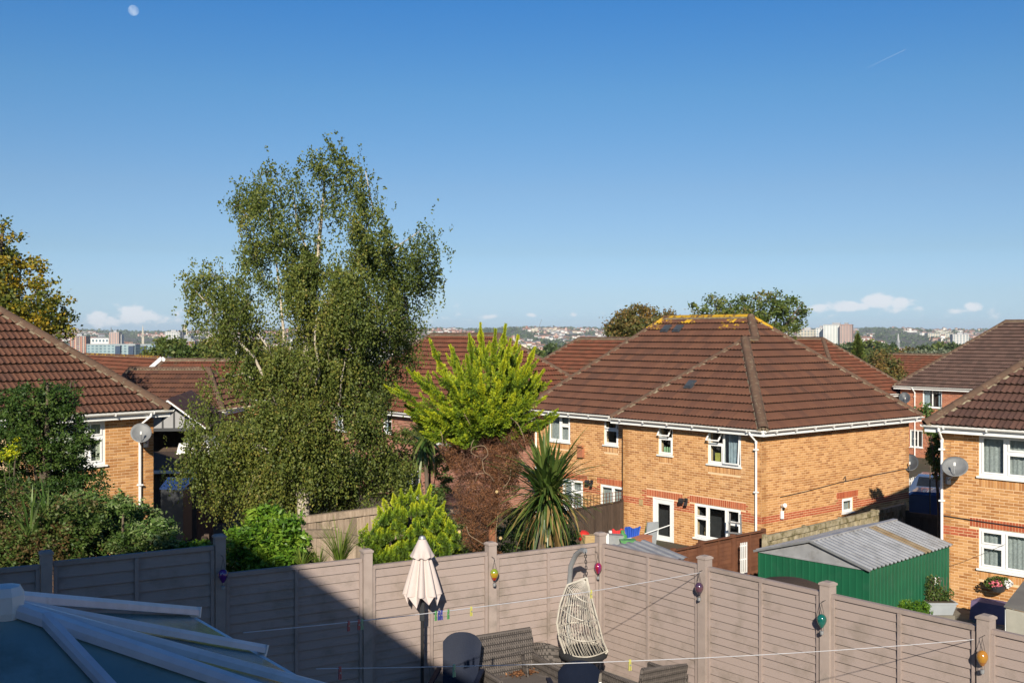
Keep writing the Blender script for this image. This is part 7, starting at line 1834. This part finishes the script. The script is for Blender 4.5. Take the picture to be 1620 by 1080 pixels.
def far_woods():
    rg = np.random.default_rng(12); P = []; S = []
    def belt(n, y0, y1, r0, r1, size, thr, seed, hz):
        y = rg.uniform(y0, y1, n); r = rg.uniform(r0, r1, n); x = r*y
        k = lumps(np.column_stack([x/size/14, y/size/14, x*0]), 1.0, seed) > thr; x, y = x[k], y[k]; m = 9
        rad = size*(.5+.8*rg.random(len(x))); z = np.array([gz(a, b) for a, b in zip(x, y)])
        C = np.column_stack([x, y, z+rad*hz]); d = rg.normal(size=(len(x), m, 3)); d /= np.linalg.norm(d, axis=2, keepdims=True); d[:, :, 2] = np.abs(d[:, :, 2])*1.1-.35
        Q = (C[:, None, :]+d*rad[:, None, None]*[1, 1, .9]).reshape(-1, 3); P.append(Q); S.append(np.repeat(rad, m)*.85)
    belt(7000, 240, 900, -.5, .5, 4.5, .42, 3, .8)
    belt(9000, 900, 1700, -.5, .5, 6.5, .40, 4, .9)
    belt(9000, 1700, 3600, -.5, .52, 7, .52, 5, .7)
    belt(9500, 3600, 5900, -.5, .52, 8, .54, 6, .5)
    belt(1600, 5150, 5800, -.5, .52, 10, .45, 7, .8)
    P = np.concatenate(P); S = np.concatenate(S); n = len(P); print('woods', n)
    D = rg.normal(size=(n, 3))*[1, 1, .5]; leaf_mesh('distant_woods', P, D, rg.normal(size=(n, 3)), S*1.3, S*1.0, rg.random(n)*.5+.5*lumps(P/60, 1, 3), m_['leaf_far'], None, kind='stuff')
far_woods()
# single trees in the middle distance
MT = [(842, 560, 16, 12, 300), (872, 556, 22, 12, 330), (905, 558, 24, 13, 320), (935, 552, 20, 12, 360), (960, 556, 18, 12, 300), (1322, 558, 16, 14, 330), (1300, 552, 12, 12, 380), (1345, 556, 20, 16, 420), (1380, 552, 20, 14, 440), (1405, 556, 16, 12, 400),
      (1440, 560, 18, 8, 380), (1462, 556, 16, 10, 420), (1488, 554, 16, 10, 440), (1512, 552, 16, 10, 420), (1540, 550, 16, 10, 440), (1335, 575, 16, 14, 200), (1430, 572, 20, 8, 220), (200, 575, 14, 6, 300), (240, 565, 18, 6, 320), (325, 562, 22, 10, 240)]
for i, (px, py, rx, ry, Y) in enumerate(MT):
    broadleaf('mid green leafy tree in the belt of trees down in the valley', [(px, py, rx*.7, ry), (px-rx*.5, py+ry*.3, rx*.6, ry*.8), (px+rx*.5, py+ry*.3, rx*.6, ry*.8)], Y, 1500, (.0032*Y, .0022*Y), ['leaf_tree', 'leaf_far', 'leaf_autumn', 'leaf_far'][i % 4], (px, py+ry*2, Y*.0012), 60+i, Y*.006, clump=Y*.0032, group='trees in the valley belt')
broadleaf('pale silvery willow like bushes left of the small white tower block', [(1455, 562, 20, 6), (1480, 560, 16, 6), (1500, 563, 18, 5)], 330, 2500, (.9, .5), 'leaf_grey', (1478, 572, .3), 90, 3, 'willow_bush', 'shrub', clump=1.0)
# moon and vapour trail
mp_ = at(211, 17, 20000); m = MB(); n0 = 0
bmx = bpy.data.meshes.new('moon'); 
import bmesh
bm = bmesh.new(); bmesh.ops.create_uvsphere(bm, u_segments=32, v_segments=16, radius=98); bm.to_mesh(bmx); bm.free()
bmx.polygons.foreach_set('use_smooth', [True]*len(bmx.polygons)); M('moon', (.13, .12, .09), (.045, .045, .035), .012, .95, spec=0); bmx.materials.append(m_['moon'])
nt = m_['moon'].node_tree; pb_ = nt.nodes['Principled BSDF']; tr_ = nt.nodes.new('ShaderNodeBsdfTransparent'); ad_ = nt.nodes.new('ShaderNodeAddShader')   # sky light lies in front of the moon
nt.links.new(pb_.outputs[0], ad_.inputs[0]); nt.links.new(tr_.outputs[0], ad_.inputs[1]); nt.links.new(ad_.outputs[0], nt.nodes['Material Output'].inputs[0])
tag(link('moon', bmx, None, mp_), 'pale daytime moon high in the blue sky at the top left', 'moon')
vm = bpy.data.materials.new('vapour'); vm.use_nodes = True; nt = vm.node_tree; nt.nodes.remove(nt.nodes['Principled BSDF'])
t_ = nt.nodes.new('ShaderNodeBsdfTransparent'); d_ = nt.nodes.new('ShaderNodeBsdfDiffuse'); d_.inputs[0].default_value = (.9, .9, .9, 1); x_ = nt.nodes.new('ShaderNodeMixShader'); x_.inputs[0].default_value = .05
nt.links.new(t_.outputs[0], x_.inputs[1]); nt.links.new(d_.outputs[0], x_.inputs[2]); nt.links.new(x_.outputs[0], nt.nodes['Material Output'].inputs[0])
m = MB(); m.tube([at(1372, 108, 16000), at(1400, 94, 16000), at(1432, 79, 16000)], [2, 4, 5], 8); m.build('vapour_trail', vm, label='faint white vapour trail of a plane in the upper right sky', cat='vapour trail')
# haze
hz = MB(); hz.box(-4200, 4200, -120, 7800, -95, 78); ho = hz.build('haze', [], kind='stuff')
hm = bpy.data.materials.new('haze'); hm.use_nodes = True; nt = hm.node_tree; nt.nodes.remove(nt.nodes['Principled BSDF'])
pv = nt.nodes.new('ShaderNodeVolumePrincipled'); pv.inputs['Color'].default_value = (.80, .90, 1, 1); pv.inputs['Density'].default_value = HAZE
nt.links.new(pv.outputs[0], nt.nodes['Material Output'].inputs['Volume']); ho.data.materials.clear(); ho.data.materials.append(hm); hm.cycles.homogeneous_volume = True
